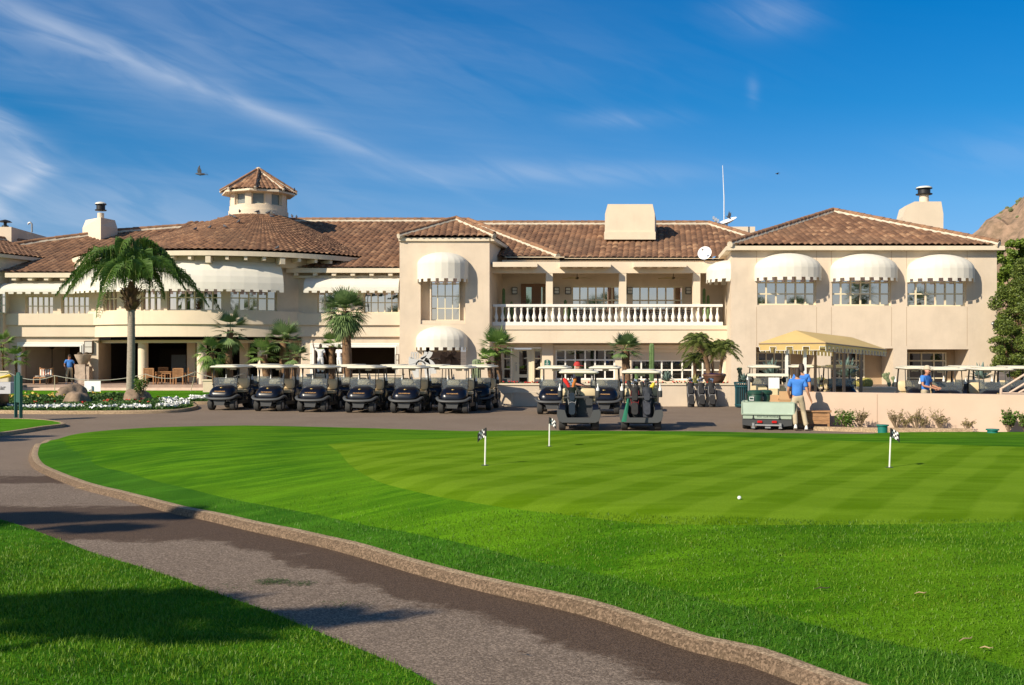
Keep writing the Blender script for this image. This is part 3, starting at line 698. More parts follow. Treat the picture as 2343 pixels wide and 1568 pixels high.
# cylinder wall with window holes: build as arc pieces
wins = [math.radians(a) for a in (-162, -117, -77, -37, 8)]
hw_ = .235
segs = []; edges = []
for a in wins: edges += [a-hw_, a+hw_]
full = [(edges[-1], edges[0]+2*PI)]+[(edges[2*i+1], edges[2*i+2]) for i in range(len(wins)-1)]
for s0, s1 in full: arc_wall(tw, CU, RC, RC-.3, 11.55, 12.32, s0, s1, max(4, int((s1-s0)*8)))
arc_wall(tw, CU, RC, RC-.3, 12.321, 12.5, 0, 2*PI, 48); arc_wall(tw, CU, RC+.0, RC-.3, 11.25, 11.549, 0, 2*PI, 48)
turret = part(tw, 'turret', stucco2, smooth=True, ang=.5)
t2 = MB(); arc_wall(t2, CU, RC+.06, RC-.2, 10.7, 11.25, 0, 2*PI, 48); part(t2, 'turret_base', stucco2, smooth=True, ang=.5)
for a in wins:
    mb = MB(); c = (CU.x+math.cos(a)*(RC-.26), CU.y+math.sin(a)*(RC-.26), 11.935)
    mb.box(c, (.03, .8, .76), (0, 0, a)); wn = part(mb, 'window', mat('old_pane', (.18, .2, .19), .25), turret)
    mb = MB()
    for s in (-1, 1): mb.box((c[0]+math.cos(a)*.04-math.sin(a)*s*.36, c[1]+math.sin(a)*.04+math.cos(a)*s*.36, c[2]), (.06, .06, .76), (0, 0, a))
    for s in (-1, 1): mb.box((c[0]+math.cos(a)*.04, c[1]+math.sin(a)*.04, c[2]+s*.35), (.06, .64, .06), (0, 0, a))
    f_ = mb.build('window_frame', trim, turret, False, CB)
# turret roof: octagon pyramid
RT = 2.42; TZ0, TZ1 = 12.42, 13.92; bms = []
for k in range(8):
    a = math.radians(22.5-90+45*k-14); b = a+math.radians(45)
    p = (CU.x+RT*math.cos(a), CU.y+RT*math.sin(a)); q = (CU.x+RT*math.cos(b), CU.y+RT*math.sin(b)); ap = RT*math.cos(math.radians(22.5))
    E = Vector((q[0]-p[0], q[1]-p[1])).normalized(); Sv = Vector((-E.y, E.x))
    bms.append(roof_plane([p, q, (CU.x, CU.y)], (p[0], p[1], TZ0), tuple(E), tuple(Sv), (TZ1-TZ0)/ap, pitch=.30, course=.33))
    ridge(caps, mort, (p[0], p[1], TZ0), (CU.x, CU.y, TZ1), .075)
join_bms('turret_roof', bms, tile)
mb = MB(); mb.lathe([(2.2, 12.31), (2.36, 12.33), (2.36, 12.43), (1.4, 12.9)], (CU.x, CU.y, 0), 8); mb.ell((CU.x, CU.y, TZ1+.1), (.2, .2, .14), 10, 6); part(mb, 'turret_eave', trim)


# ------------------------------------------------------------------ walls
def wall_grid(mb, x0, x1, z0, z1, Y, holes, depth=.4, mi=0, Y2=None):
    """front face in plane y=Y (or sloping to Y2 at x1), holes=[(hx0,hx1,hz0,hz1)], jambs of depth"""
    yf = lambda x: Y if Y2 is None else Y+(Y2-Y)*(x-x0)/(x1-x0)
    xs = sorted({x0, x1, *[h[0] for h in holes], *[h[1] for h in holes]}); xs = [x for x in xs if x0-1e-6 <= x <= x1+1e-6]
    for a, b in zip(xs[:-1], xs[1:]):
        hs = sorted([h for h in holes if h[0] <= (a+b)/2 <= h[1]], key=lambda h: h[2]); z = z0
        for h in hs+[(0, 0, z1, z1)]:
            if h[2] > z+1e-5: mb.add([(a, yf(a), z), (b, yf(b), z), (b, yf(b), h[2]), (a, yf(a), h[2])], [(0, 1, 2, 3)], mi)
            z = h[3]
    for h in holes:
        a, b, c, d = h[:4]; d0 = depth if len(h) < 5 else h[4]
        A = (a, yf(a)); B = (b, yf(b)); h = h[:4]
        for (p, q, zz0, zz1) in ((A, A, c, d), (B, B, c, d)):
            mb.add([(p[0], p[1], zz0), (p[0], p[1]+d0, zz0), (p[0], p[1]+d0, zz1), (p[0], p[1], zz1)], [(0, 1, 2, 3)], mi)
        for zz in (c, d): mb.add([(A[0], A[1], zz), (B[0], B[1], zz), (B[0], B[1]+d0, zz), (A[0], A[1]+d0, zz)], [(0, 1, 2, 3)], mi)
    return mb
def window(x0, x1, z0, z1, Y, nc, nr, bar=.06, m=None, g=None, zs=None, name='window', parent=None, tilt=0):
    mb = MB(); 
    mb.bb(x0, x1, Y-.05, Y+.02, z1-bar, z1); mb.bb(x0, x1, Y-.06, Y+.02, z0, z0+bar)
    mb.bb(x0, x0+bar, Y-.045, Y+.02, z0+bar, z1-bar); mb.bb(x1-bar, x1, Y-.045, Y+.02, z0+bar, z1-bar)
    for i in range(1, nc): xc = x0+(x1-x0)*i/nc; mb.bb(xc-bar/2, xc+bar/2, Y-.04, Y+.015, z0+bar, z1-bar)
    zl = zs or [z0+(z1-z0)*j/nr for j in range(1, nr)]
    for zc in zl:
        mb.bb(x0+bar, x1-bar, Y-.032, Y+.012, zc-bar/2, zc+bar/2)
    o = part(mb, name, m or frame_m, parent); mb = MB(); mb.bb(x0+.01, x1-.01, Y+.022, Y+.05, z0+.01, z1-.01); mb.build('pane', g or glass, o, False, CB); return o

# left flank -------------------------------------------------------
TF0 = .45                                            # terrace floor
FY = 61.0
xl, xr = XW(16, FY), XW(915, 60.6)
dl, dr = DC.x-math.sqrt(9.0**2-(DC.y-FY)**2), DC.x+math.sqrt(9.0**2-(DC.y-FY)**2)
SZ, B1, B2 = 4.52, 3.84, 3.17                         # sill, first band, second band
wl = MB()
w1 = (XW(58, FY), XW(121, FY), ZW(723, FY), ZW(678, FY)); w2 = (XW(140, FY), XW(203, FY), ZW(723, FY), ZW(678, FY))
w3 = (XW(726, FY), XW(772, FY), ZW(716, FY), ZW(669, FY)); w4 = (XW(832, FY), XW(911, FY), ZW(716, FY), ZW(669, FY))
wall_grid(wl, xl, dl+.4, SZ, 7.0, FY, [w1+(.3,), w2+(.3,)]); part(wl, 'upper_wall', stucco); wl = MB()
wall_grid(wl, dr-.4, xr, SZ, 7.0, FY, [w3+(.3,), w4+(.3,)])
part(wl, 'upper_wall', stucco)
window(*w1[:4], FY+.2, 5, 2, .055); window(*w2[:4], FY+.2, 5, 2, .055); window(*w3[:4], FY+.2, 3, 2, .055); window(*w4[:4], FY+.2, 5, 2, .055)
for (a, b) in ((xl-.1, dl+.5), (dr-.5, xr)):
    bnd = MB(); bnd.bb(a, b, FY-.30, FY+.3, B1+.004, SZ); bnd.bb(a+.02, b, FY-.17, FY+.3, B2+.004, B1); part(bnd, 'band_course', stucco2)
lw = MB(); o1 = (XW(49.5, FY), XW(185, FY), TF0, ZW(793, FY)); o2 = (XW(719, FY), XW(904, FY), TF0, ZW(795, FY))
wall_grid(lw, xl, XW(225, FY), TF0-.5, B2, FY, [o1+(.5,)]); 
# angled returns into the loggia
for px, s in ((225, 1), (690, -1)):
    if s < 0: part(lw, 'ground_wall', stucco); lw = MB(); wall_grid(lw, XW(690, FY), xr, TF0-.5, B2, FY, [o2+(.5,)])
    x0 = XW(px, FY); x1 = XW(px+29*s, FY+3.2)
    lw.add([(x0, FY, TF0-.5), (x1, FY+3.2, TF0-.5), (x1, FY+3.2, B2+.2), (x0, FY, B2+.2)], [(0, 1, 2, 3)])
part(lw, 'ground_wall', stucco)
for o_ in (o1, o2):                                  # white stepped surrounds
    fr = MB()
    for k, (wd_, pr_) in enumerate(((.24, .05), (.15, .09), (.07, .13))):
        a, b, c, d = o_[0]-wd_, o_[1]+wd_, o_[2], o_[3]+wd_
        fr.bb(a, a+.075, FY-pr_, FY+.0, c-.3, d); fr.bb(b-.075, b, FY-pr_, FY+.0, c-.3, d); fr.bb(a+.075, b-.075, FY-pr_, FY+.0, d-.075, d)
    part(fr, 'opening_frame', whitep)
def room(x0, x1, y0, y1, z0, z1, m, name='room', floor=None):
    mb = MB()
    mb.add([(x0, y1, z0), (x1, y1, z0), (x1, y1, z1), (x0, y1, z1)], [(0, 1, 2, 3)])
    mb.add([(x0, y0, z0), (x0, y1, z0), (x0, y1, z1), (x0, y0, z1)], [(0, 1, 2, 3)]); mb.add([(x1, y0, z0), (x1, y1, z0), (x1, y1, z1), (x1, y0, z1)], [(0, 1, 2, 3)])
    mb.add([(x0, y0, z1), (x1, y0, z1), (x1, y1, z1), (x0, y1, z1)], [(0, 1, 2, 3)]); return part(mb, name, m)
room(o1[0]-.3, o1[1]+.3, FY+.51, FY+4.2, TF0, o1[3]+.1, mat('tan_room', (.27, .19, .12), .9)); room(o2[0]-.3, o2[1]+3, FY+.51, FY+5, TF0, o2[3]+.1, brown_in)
mb = MB(); x0 = XW(158, FY+4); mb.bb(x0, x0+2.2, FY+4.1, FY+4.19, TF0, 2.6); part(mb, 'doorway', dark_in)
mb = MB(); x0, x1 = XW(90, FY+4), XW(131, FY+4); mb.bb(x0, x1, FY+4.05, FY+4.19, ZW(833, FY+4), ZW(790, FY+4)); pf = part(mb, 'picture', trim)
mb = MB(); mb.bb(x0+.17, x1-.17, FY+4.0, FY+4.05, ZW(829, FY+4), ZW(794, FY+4)); mb.build('canvas', dark_in, pf, False, CB)
# loggia under the drum
lo = MB(); x0, x1 = XW(254, FY+3.2), XW(661, FY+3.2)
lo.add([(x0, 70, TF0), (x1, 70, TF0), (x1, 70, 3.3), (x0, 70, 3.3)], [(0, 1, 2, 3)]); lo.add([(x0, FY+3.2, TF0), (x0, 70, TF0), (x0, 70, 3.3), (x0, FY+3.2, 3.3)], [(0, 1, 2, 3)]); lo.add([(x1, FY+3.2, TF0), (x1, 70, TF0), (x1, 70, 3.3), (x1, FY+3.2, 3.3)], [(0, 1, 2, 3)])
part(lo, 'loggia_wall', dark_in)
mb = MB(); pp = arc_pts(DC, 8.95, math.radians(-150), math.radians(-30), 40)
mb.add([(p[0], p[1], 2.96) for p in pp]+[(dr+1, 71, 2.96), (dl-1, 71, 2.96)], [tuple(range(len(pp)+2))]); part(mb, 'loggia_ceiling', stucco)
mb = MB(); arc_wall(mb, DC, 8.4, 8.0, 2.80, 2.959, math.radians(-145), math.radians(-35), 40); part(mb, 'ceiling_beam', trim)
for px, py_, r, sq in ((327.5, 60.0, .28, 0), (461.5, 59.6, .27, 0), (440, 63, .25, 1), (600, 60.4, .27, 0), (560, 63, .25, 1)):
    mb = MB(); x = XW(px, py_)
    if sq: mb.bb(x-r, x+r, py_-r, py_+r, TF0, 2.955)
    else: mb.lathe([(r*1.0, TF0), (r, 2.955)], (x, py_, 0), 20)
    part(mb, 'column', stucco2, smooth=not sq)
mb = MB(); x0, x1 = XW(649, 66), XW(702, 66); mb.bb(XW(343, 68), XW(423, 68), 69.85, 69.95, TF0, 2.5); part(mb, 'dark_door', mat('dark_wood', (.05, .03, .02), .6))
mb = MB(); mb.bb(XW(392, 66), XW(425, 66), 66, 66.08, TF0, 2.1); part(mb, 'grey_door', mat('grey_door', (.16, .17, .19), .5))
# drum ------------------------------------------------------------
DA0, DA1 = math.atan2(FY-DC.y, dl-DC.x), math.atan2(FY-DC.y, dr-DC.x)
DA0 -= .02; DA1 += .02
def ang_px(px, r): # angle of drum surface hit by image column
    best = None
    for i in range(2000):
        a = math.radians(-165+150*i/2000); x, y = DC.x+r*math.cos(a), DC.y+r*math.sin(a); e = abs(CX+x/y*F-px)
        if best is None or e < best[0]: best = (e, a)
    return best[1]
dw = MB(); RW = 8.8; zW0, zW1 = 4.66, 6.45
wpx = [(236, 267, 3), (322, 367, 3), (382, 507, 6), (526, 634, 5)]
cur = DA0; wa = [(ang_px(a, RW), ang_px(b, RW), n) for a, b, n in wpx]
for a, b, n in wa: arc_wall(dw, DC, RW, RW-.3, SZ+.1, zW1, cur, a, max(2, int((a-cur)*16))); cur = b
arc_wall(dw, DC, RW, RW-.3, SZ+.1, zW1, cur, DA1, 4); arc_wall(dw, DC, RW, RW-.3, zW1+.001, EZ-.2, DA0, DA1, 48)
part(dw, 'drum_wall', stucco)
for a, b, n in wa:
    fr = MB(); gl_ = MB(); m_ = n*2
    for zz in (SZ+.1, 5.32, 5.98, zW1-.06): arc_wall(fr, DC, RW-.14, RW-.21, zz, zz+.06, a, b, m_)
    for i in range(n+1):
        t = a+(b-a)*i/n; w_ = .035/RW
        arc_wall(fr, DC, RW-.135, RW-.215, SZ+.1, zW1, max(a, t-w_), min(b, t+w_), 1)
    arc_wall(gl_, DC, RW-.22, RW-.25, SZ+.1, zW1, a, b, m_); o = part(fr, 'window', frame_m); gl_.build('pane', glass, o, False, CB)
bd = MB(); arc_wall(bd, DC, 9.02, 8.4, B1+.01, SZ+.1, DA0-.05, DA1+.05, 56); arc_wall(bd, DC, 8.90, 8.4, B2-.02, B1+.009, DA0-.05, DA1+.05, 56); part(bd, 'band_course', stucco2, smooth=True, ang=.6)

# awnings ----------------------------------------------------------
def awning(path, nrms, ztop, zbot, proj, tab=.26, drop=.16, name='awning', panel=1, mono=True):
    """path: wall points; nrms: outward normals"""
    mb = MB(); K = 7; n = len(path)
    rings = []
    for (x, y), (nx_, ny_) in zip(path, nrms):
        sec = []
        for k in range(K+1):
            t = k/K*PI/2; o_ = proj*math.sin(t)**.75; z = ztop-(ztop-zbot)*(1-math.cos(t))**.92; sec.append((x+nx_*o_, y+ny_*o_, z))
        rings.append(sec)
    mb.loft(rings, cap=False, closed=False)
    for e in (0, -1):                                # closed ends
        r = rings[e]; (x, y) = path[e]; k = len(mb.v); mb.add(r+[(x, y, zbot)], [tuple(range(len(r)+1))])
    # valance with square tabs
    low = [Vector(r[-1]) for r in rings]; L = [0]
    for a, b in zip(low[:-1], low[1:]): L.append(L[-1]+(b-a).length)
    def at(s):
        for i in range(len(L)-1):
            if s <= L[i+1]+1e-6: t = (s-L[i])/max(1e-6, L[i+1]-L[i]); return low[i].lerp(low[i+1], t), Vector((*nrms[i], 0))
        return low[-1], Vector((*nrms[-1], 0))
    nt_ = max(1, int(L[-1]/(tab*1.9))); st = L[-1]/(nt_+.53)
    for i in range(nt_+1):
        a, b = i*st, min(L[-1], i*st+st*.62); (p, n1), (q, n2) = at(a), at(b); j = random.uniform(-.015, .03)
        mb.add([p+Vector((0, 0, .0)), q, q+Vector((n2.x*j, n2.y*j, -drop)), p+Vector((n1.x*j, n1.y*j, -drop))], [(0, 1, 2, 3)])
    lowb = []
    mb2 = MB()
    mb.loft([[tuple(p), tuple(p+Vector((0, 0, -.05)))] for p in low], cap=False, closed=False)
    return part(mb, name, canvas)
def lin(x0, x1, y, n): return [(x0+(x1-x0)*i/n, y) for i in range(n+1)]
pth = lin(XW(18, FY), XW(184, FY), FY, 9); awning(pth, [(0, -1)]*10, ZW(648, FY), 5.78, 1.0)
pth = lin(XW(702, FY), XW(914, 60.6), FY, 9); awning(pth, [(0, -1)]*10, ZW(636.5, FY), 5.85, 1.0)
aa0, aa1 = ang_px(197, RW)-.14, ang_px(643, RW+.9)
pth = arc_pts(DC, RW+.01, aa0, aa1, 22); nr_ = [(math.cos(aa0+(aa1-aa0)*i/22), math.sin(aa0+(aa1-aa0)*i/22)) for i in range(23)]
awning(pth, nr_, 7.50, 5.80, 1.30)
def dome(cx, hw, ztop, zs, zb, Y, proj, nrm=(0, -1), tang=(1, 0), gores=12, drop=.17, name='dome_awning'):
    mb = MB(); N = gores; K = 10
    def pt(a, b): 
        r = math.cos(b); return (cx[0]+tang[0]*(-hw*math.cos(a)*r)+nrm[0]*proj*math.sin(a)*r, cx[1]+tang[1]*(-hw*math.cos(a)*r)+nrm[1]*proj*math.sin(a)*r, zs+(ztop-zs)*math.sin(b))
    for i in range(N):
        a, b = PI*i/N, PI*(i+1)/N
        mb.loft([[pt(a, PI/2*k/K), pt(b, PI/2*k/K)] for k in range(K+1)], cap=False, closed=False)
        p, q = pt(a, 0), pt(b, 0); mb.add([p, q, (q[0], q[1], zb), (p[0], p[1], zb)], [(0, 1, 2, 3)])
    # tabs along the rim
    rim = [Vector(pt(PI*i/96, 0)) for i in range(97)]; L = [0]
    for a, b in zip(rim[:-1], rim[1:]): L.append(L[-1]+(b-a).length)
    nt_ = int(L[-1]/.46); st = L[-1]/(nt_-.42)
    for t in range(nt_):
        s0, s1 = t*st, t*st+st*.64; pts = [r for r, l in zip(rim, L) if s0 <= l <= s1+1e-3]
        if len(pts) < 2: continue
        fl = random.uniform(.0, .04); up = [(p.x+nrm[0]*.003, p.y+nrm[1]*.003, zb+.0) for p in pts]; dn = [(p.x+nrm[0]*fl, p.y+nrm[1]*fl, zb-drop) for p in pts]
        mb.loft([[u_, d_] for u_, d_ in zip(up, dn)], cap=False, closed=False)
    return part(mb, name, canvas, smooth=True, ang=.5)

# eave bands & rafters of the flanks
def eave(x0, x1, Y, z, n, name='eave', h=.26):
    mb = MB(); mb.bb(x0, x1, Y-.02, Y+.12, z-h, z); mb.bb(x0, x1, Y+.13, Y+.9, z-.14, z-.06); o = part(mb, name, trim)
    for i in range(n):
        x = x0+(x1-x0)*(i+.5)/n; t_ = MB(); t_.bb(x-.12, x+.12, Y+.06, Y+.8, z-.42, z-.262); t_.build('rafter_tail', trim, o, False, CB)
    return o
eave(XW(12, 60.2), XW(197, 60.2), 60.18, 6.84, 5); eave(XW(655, 60.3), XW(914, 60.3), 60.28, 7.12, 6)
mb = MB(); mb.bb(XW(668, 60.6), XW(914, 60.6), FY-.28, FY-.02, 6.58, 6.72); mb.bb(XW(30, 60.6), XW(190, 60.6), FY-.28, FY-.02, 6.26, 6.38); part(mb, 'wall_plate', trim)

# far left wing wall ------------------------------------------------
mb = MB(); q0 = p0+nrL*.25; q1 = Vector((a1.x, a1.y, 0))+nrL*.25
q0 = Vector((q0.x, q0.y, 0)); q1 = Vector((q1.x, q1.y, 0)); q2 = q1+dirL*3
mb.add([(q0.x, q0.y, -.1), (q2.x, q2.y, -.1), (q2.x, q2.y, LZ+.02), (q0.x, q0.y, LZ+.02)], [(0, 1, 2, 3)]); part(mb, 'wing_wall', stucco)
mb = MB(); mb.box(((q0.x+q1.x)/2-nrL.x*.12, (q0.y+q1.y)/2-nrL.y*.12, LZ-.08), ((q1-q0).length, .22, .2), (0, 0, math.atan2(dirL.y, dirL.x))); part(mb, 'fascia', trim)
mb = MB(); mb.bb(xl-3.2, xl+.05, FY-.6, FY-.2, 0, 6.2); part(mb, 'corner_pier', stucco)
window(XW(-30, 60.3), XW(13, 60.3), ZW(717, 60.3), ZW(661, 60.3), FY-.64, 4, 3, .05)
# far left parapet block, its vents
mb = MB(); pa, pb, pc = P(26, 538, 66), P(112, 542, 72), P(-40, 538, 66)
mb.add([(pc.x, 66, 8.5), (pa.x, 66, 8.5), (pa.x, 66, ZW(519.5, 66)), (pc.x, 66, ZW(519.5, 66))], [(0, 1, 2, 3)])
zt = ZW(519.5, 66); xb = XW(116, 72); xt = XW(109, 72)
mb.add([(pa.x, 66, 8.5), (xb, 72, 8.5), (xt, 72, zt), (pa.x, 66, zt)], [(0, 1, 2, 3)]); mb.add([(pc.x, 66, zt), (pa.x, 66, zt), (xt, 72, zt), (pc.x, 72, zt)], [(0, 1, 2, 3)])
blk = part(mb, 'parapet_block', stucco)
mb = MB(); c = P(12, 517, 66.5); mb.lathe([(.22, -.1), (.2, .12), (.1, .14), (.1, .3), (.42, .34), (.3, .42), (.05, .5)], (c.x, 66.5, zt+.02), 12); mb.build('vent_cap', black_m, blk, True, CB)
mb = MB(); c = P(73, 525, 69); mb.tube([(c.x, 69, zt), (c.x, 69, zt+.55), (c.x-.1, 69, zt+.65), (c.x-.22, 69, zt+.6), (c.x-.24, 69, zt+.5)], .06, 8); mb.build('vent_pipe', metal_g, blk, True, CB)

# tower -------------------------------------------------------------
TY = 60.0; tx0, tx1 = XW(914, TY), XW(1119.5, TY)
mb = MB(); ho = (XW(962, TY), XW(1064, TY), ZW(742, TY), ZW(607, TY), .55); hg = (XW(968, TY), XW(1066, TY), ZW(842, TY), ZW(780, TY), .45)
wall_grid(mb, tx0, tx1, 0, TZ-.14, TY, [ho, hg])
sx = tx1+.87/5.8*6.5
mb.add([(tx1, TY, 0), (sx, TY+6.5, 0), (sx, TY+6.5, TZ-.14), (tx1, TY, TZ-.14)], [(0, 1, 2, 3)])
mb.add([(tx0, TY, 6.9), (tx0+.4, TY+7, 6.9), (tx0+.4, TY+7, TZ-.14), (tx0, TY, TZ-.14)], [(0, 1, 2, 3)]); mb.add([(tx0, TY, 0), (tx0, TY+1.2, 0), (tx0, TY+1.2, 7.2), (tx0, TY, 7.2)], [(0, 1, 2, 3)])
mb.add([(ho[0], TY+.55, ho[2]), (ho[1], TY+.55, ho[2]), (ho[1], TY+.55, ho[3]), (ho[0], TY+.55, ho[3])], [(0, 1, 2, 3)])
tower = part(mb, 'tower_wall', stucco)
mb = MB(); mb.bb(tx0-.05, tx1+.06, TY-.12, TY+.1, TZ-.20, TZ-.005); part(mb, 'fascia', trim)
mb = MB(); mb.loft([[(tx1+.0, TY-.12, z) for z in (TZ-.2, TZ-.005)]+[(tx1+.28, TY-.12, z) for z in (TZ-.005, TZ-.2)], [(sx+.0, TY+6.0, z) for z in (TZ-.2, TZ-.005)]+[(sx+.28, TY+6., z) for z in (TZ-.005, TZ-.2)]]); part(mb, 'side_eave', trim)
mb = MB(); mb.bb(ho[0]+.52, ho[0]+.60, TY+.1, TY+.5, ho[2]+.01, ho[3]); mb.bb(ho[0], ho[1], TY+.08, TY+.5, ho[2]+.01, ho[2]+.22); part(mb, 'window_pier', stucco)
window(XW(984, TY+.4), XW(1052, TY+.4), ZW(734, TY+.4), ZW(622, TY+.4), TY+.40, 4, 4, .055)
mb = MB(); mb.bb(XW(984, TY), XW(1053, TY), TY+.3, TY+.4, hg[2]+.1, hg[3]); part(mb, 'lower_window', glass_mat('tinted_glass', (.28, .22, .2), .5, (.03, .02, .015)))
dome(((ho[0]+ho[1])/2+.0, TY), 1.47, ZW(577.5, TY), ZW(605.5, TY), ZW(641, TY)+.02, TY, 1.25)
dome((XW(1010.5, TY), TY), 1.49, ZW(746, TY), ZW(778, TY), ZW(795, TY), TY, 1.25)

# balcony -----------------------------------------------------------
BY = 61.0; bx0, bx1 = XW(1127, BY), XW(1652, BY); BF = ZW(745, BY)
mb = MB(); mb.bb(bx0-.1, bx1+.4, BY-.1, BY+3.6, ZW(785, BY), BF-.25); mb.bb(bx0-.05, bx1+.4, BY-.16, BY+3.6, BF-.245, BF-.01); part(mb, 'balcony_wall', stucco2)
bal = MB(); bal.bb(bx0, bx1, BY-.13, BY+.13, ZW(702.5, BY), ZW(696.5, BY)); bal.bb(bx0-.02, bx1, BY-.15, BY+.15, BF-.005, ZW(737, BY)); bal = part(bal, 'balustrade', whitep)
hb = ZW(702.5, BY)-ZW(737, BY)
prof = [(.085, 0), (.085, .06), (.06, .09), (.085, .13), (.115, .24), (.12, .32), (.10, .42), (.06, .56), (.05, .68), (.055, .80), (.075, .84), (.055, .88), (.08, .93), (.08, 1.0)]
bme = MB(); bme.lathe([(r, z*hb) for r, z in prof], (0, 0, 0), 12); proto_b = None
for i in range(36):
    px = 1134.9+i*14.45; loc = (XW(px, BY)-CB[0], BY-CB[1], ZW(737, BY)-.001)
    if proto_b is None:
        proto_b = bme.build('baluster', whitep, bal, True); o = proto_b
    else: o = proto_b.copy(); COL.objects.link(o)
    o.location = loc
mb = MB()
zbt, zbb = ZW(600, BY), ZW(625.5, BY)
mb.bb(bx0-.05, XW(1668, BY), BY-.12, BY+.3, zbb, zbt); mb.bb(bx0-.05, XW(1668, BY), BY+.3, BY+3.6, zbb+.25, zbt-.02); part(mb, 'balcony_beam', stucco2)
for a, b in ((1248.6, 1264), (1416, 1432), (1585, 1601)):
    mb = MB(); mb.bb(XW(a, BY), XW(b, BY), BY-.10+.5, BY+.28+.5, BF-.01, zbb); mb.v = [(x, y-.5 if z > 4.6 else y-.5+.35, z) for x, y, z in mb.v]; mb = MB(); mb.bb(XW(a, BY), XW(b, BY), BY-.10, BY+.28, ZW(697, BY), zbb); mb.bb(XW(a, BY), XW(b, BY), BY+.14, BY+.5, BF, ZW(697, BY)); part(mb, 'balcony_column', stucco2)
for a, b in ((1127, 1229), (1281, 1397), (1451, 1570)):
    mb = MB(); x0, x1 = XW(a, 60.1), XW(b, 60.1); mb.bb(x0, x1, BY-.95, BY-.80, ZW(611, 60.1), ZW(600, 60.1)); n_s = 5
    for i in range(n_s): xx = x0+(x1-x0)*(i+.5)/n_s; mb.bb(xx-.12, xx+.12, BY-.80, BY-.12, zbb+.28, zbb+.42)
    mb.bb(x0+.16, x1-.16, BY-.79, BY-.121, ZW(600, 60.1)-.06, ZW(600, 60.1)-.003)
    mb.bb(x0, x0+.15, BY-.80, BY-.12, ZW(611, 60.1), ZW(600, 60.1)); mb.bb(x1-.15, x1, BY-.80, BY-.12, ZW(611, 60.1), ZW(600, 60.1)); part(mb, 'pergola_box', stucco2)
mb = MB(); ey = 62.9
mb.bb(XW(1290, ey), 14.0, ey-.05, ey+.2, ZW(592, ey), 7.93); part(mb, 'fascia', trim)
mb = MB(); mb.bb(XW(1155, 62.4), XW(1291, 62.4), 62.35, 62.6, ZW(588, 62.4), 7.90+.03); part(mb, 'fascia', trim)
mb = MB(); mb.bb(-.6, 14.0, ey+.25, ey+.5, zbt-.1, 7.8); mb.bb(-.6, XW(1280, 62.8), 62.65, 62.9, zbt-.1, 7.8); part(mb, 'eave_wall', stucco2)
# balcony back wall with windows
KY = 64.5; mb = MB(); A_ = (XW(1308, KY), XW(1437, KY), ZW(721, KY), ZW(655, KY), .15); B_ = (XW(1444.5, KY), XW(1563, KY), ZW(721, KY), ZW(655.5, KY), .15)
wall_grid(mb, -.7, 13.2, BF-.3, zbb+.3, KY, [A_, B_]); part(mb, 'balcony_back_wall', stucco)
window(*A_[:4], KY+.12, 7, 1, .08, zs=[ZW(687, KY)]); window(*B_[:4], KY+.12, 6, 1, .08, zs=[ZW(687.5, KY)])
mb = MB(); x0, x1 = XW(1191.5, KY), XW(1262, KY); wd = mat('brown_door_wood', (.20, .10, .045), .6)
zt_ = ZW(650, KY); xm = (x0+x1)/2
for (a, b) in ((x0, x0+.32), (x1-.32, x1), (xm-.3, xm+.3)): mb.bb(a, b, KY-.07, KY, BF, zt_-.2)
mb.bb(x0, x1, KY-.07, KY, zt_-.2, zt_); mb.bb(x0, x1, KY-.06, KY, BF, BF+.4); dr_ = part(mb, 'balcony_door', wd)
mb = MB(); mb.bb(x0+.2, x1-.2, KY-.03, KY-.01, BF+.3, zt_-.1); mb.build('pane', glass_mat('pale_door_glass', (.6, .62, .55), .5, (.12, .13, .10)), dr_, False, CB)

# ground floor below the balcony --------------------------------------
HY_ = 62.0; mb = MB(); zc = ZW(785, BY)
D_ = (XW(1150, HY_), XW(1239, HY_), .4, ZW(796, HY_), .4); C_ = (XW(1270.5, HY_), XW(1407, HY_), ZW(869, HY_), ZW(799, HY_), .3); E_ = (XW(1444, HY_), XW(1655, HY_), ZW(870, HY_), ZW(806, HY_), .3)
wall_grid(mb, -.9, 13., 0, zc, HY_, [D_, C_, E_]); mb.bb(XW(1239.5, 61.7), XW(1265, 61.7), 61.7, HY_-.002, 0, zc-.002); mb.bb(XW(1266, 61.8), 13., 61.8, HY_-.002, ZW(798, 62), ZW(790, 62)); part(mb, 'ground_wall', stucco2)
window(XW(1150.5, HY_), XW(1169, HY_), ZW(868, HY_), ZW(797, HY_), HY_+.2, 1, 3, .07, g=glass_d); window(XW(1221, HY_), XW(1238.8, HY_), ZW(868, HY_), ZW(797, HY_), HY_+.2, 1, 3, .07, g=glass_d)
mb = MB(); x0, x1 = XW(1176, HY_), XW(1216, HY_); 
mb.bb(x0-.15, x0, HY_+.06, HY_+.3, .4, ZW(797, HY_)); mb.bb(x1, x1+.15, HY_+.06, HY_+.3, .4, ZW(797, HY_))
mb.bb(x0, x0+.3, HY_+.1, HY_+.2, .4, ZW(800, HY_)); mb.bb(x1-.27, x1, HY_+.1, HY_+.2, .4, ZW(800, HY_)); mb.bb(x0+.3, x1-.27, HY_+.1, HY_+.2, ZW(803, HY_), ZW(800, HY_)); mb.bb(x0+.3, x1-.27, HY_+.1, HY_+.2, ZW(864, HY_), ZW(857, HY_)); mb.bb(x0+.3, x1-.27, HY_+.1, HY_+.2, .4, .5)
dd = part(mb, 'door', frame_m)
mb = MB(); mb.bb(x0+.29, x1-.26, HY_+.21, HY_+.24, .4, ZW(801, HY_)); mb.build('pane', glass_d, dd, False, CB)
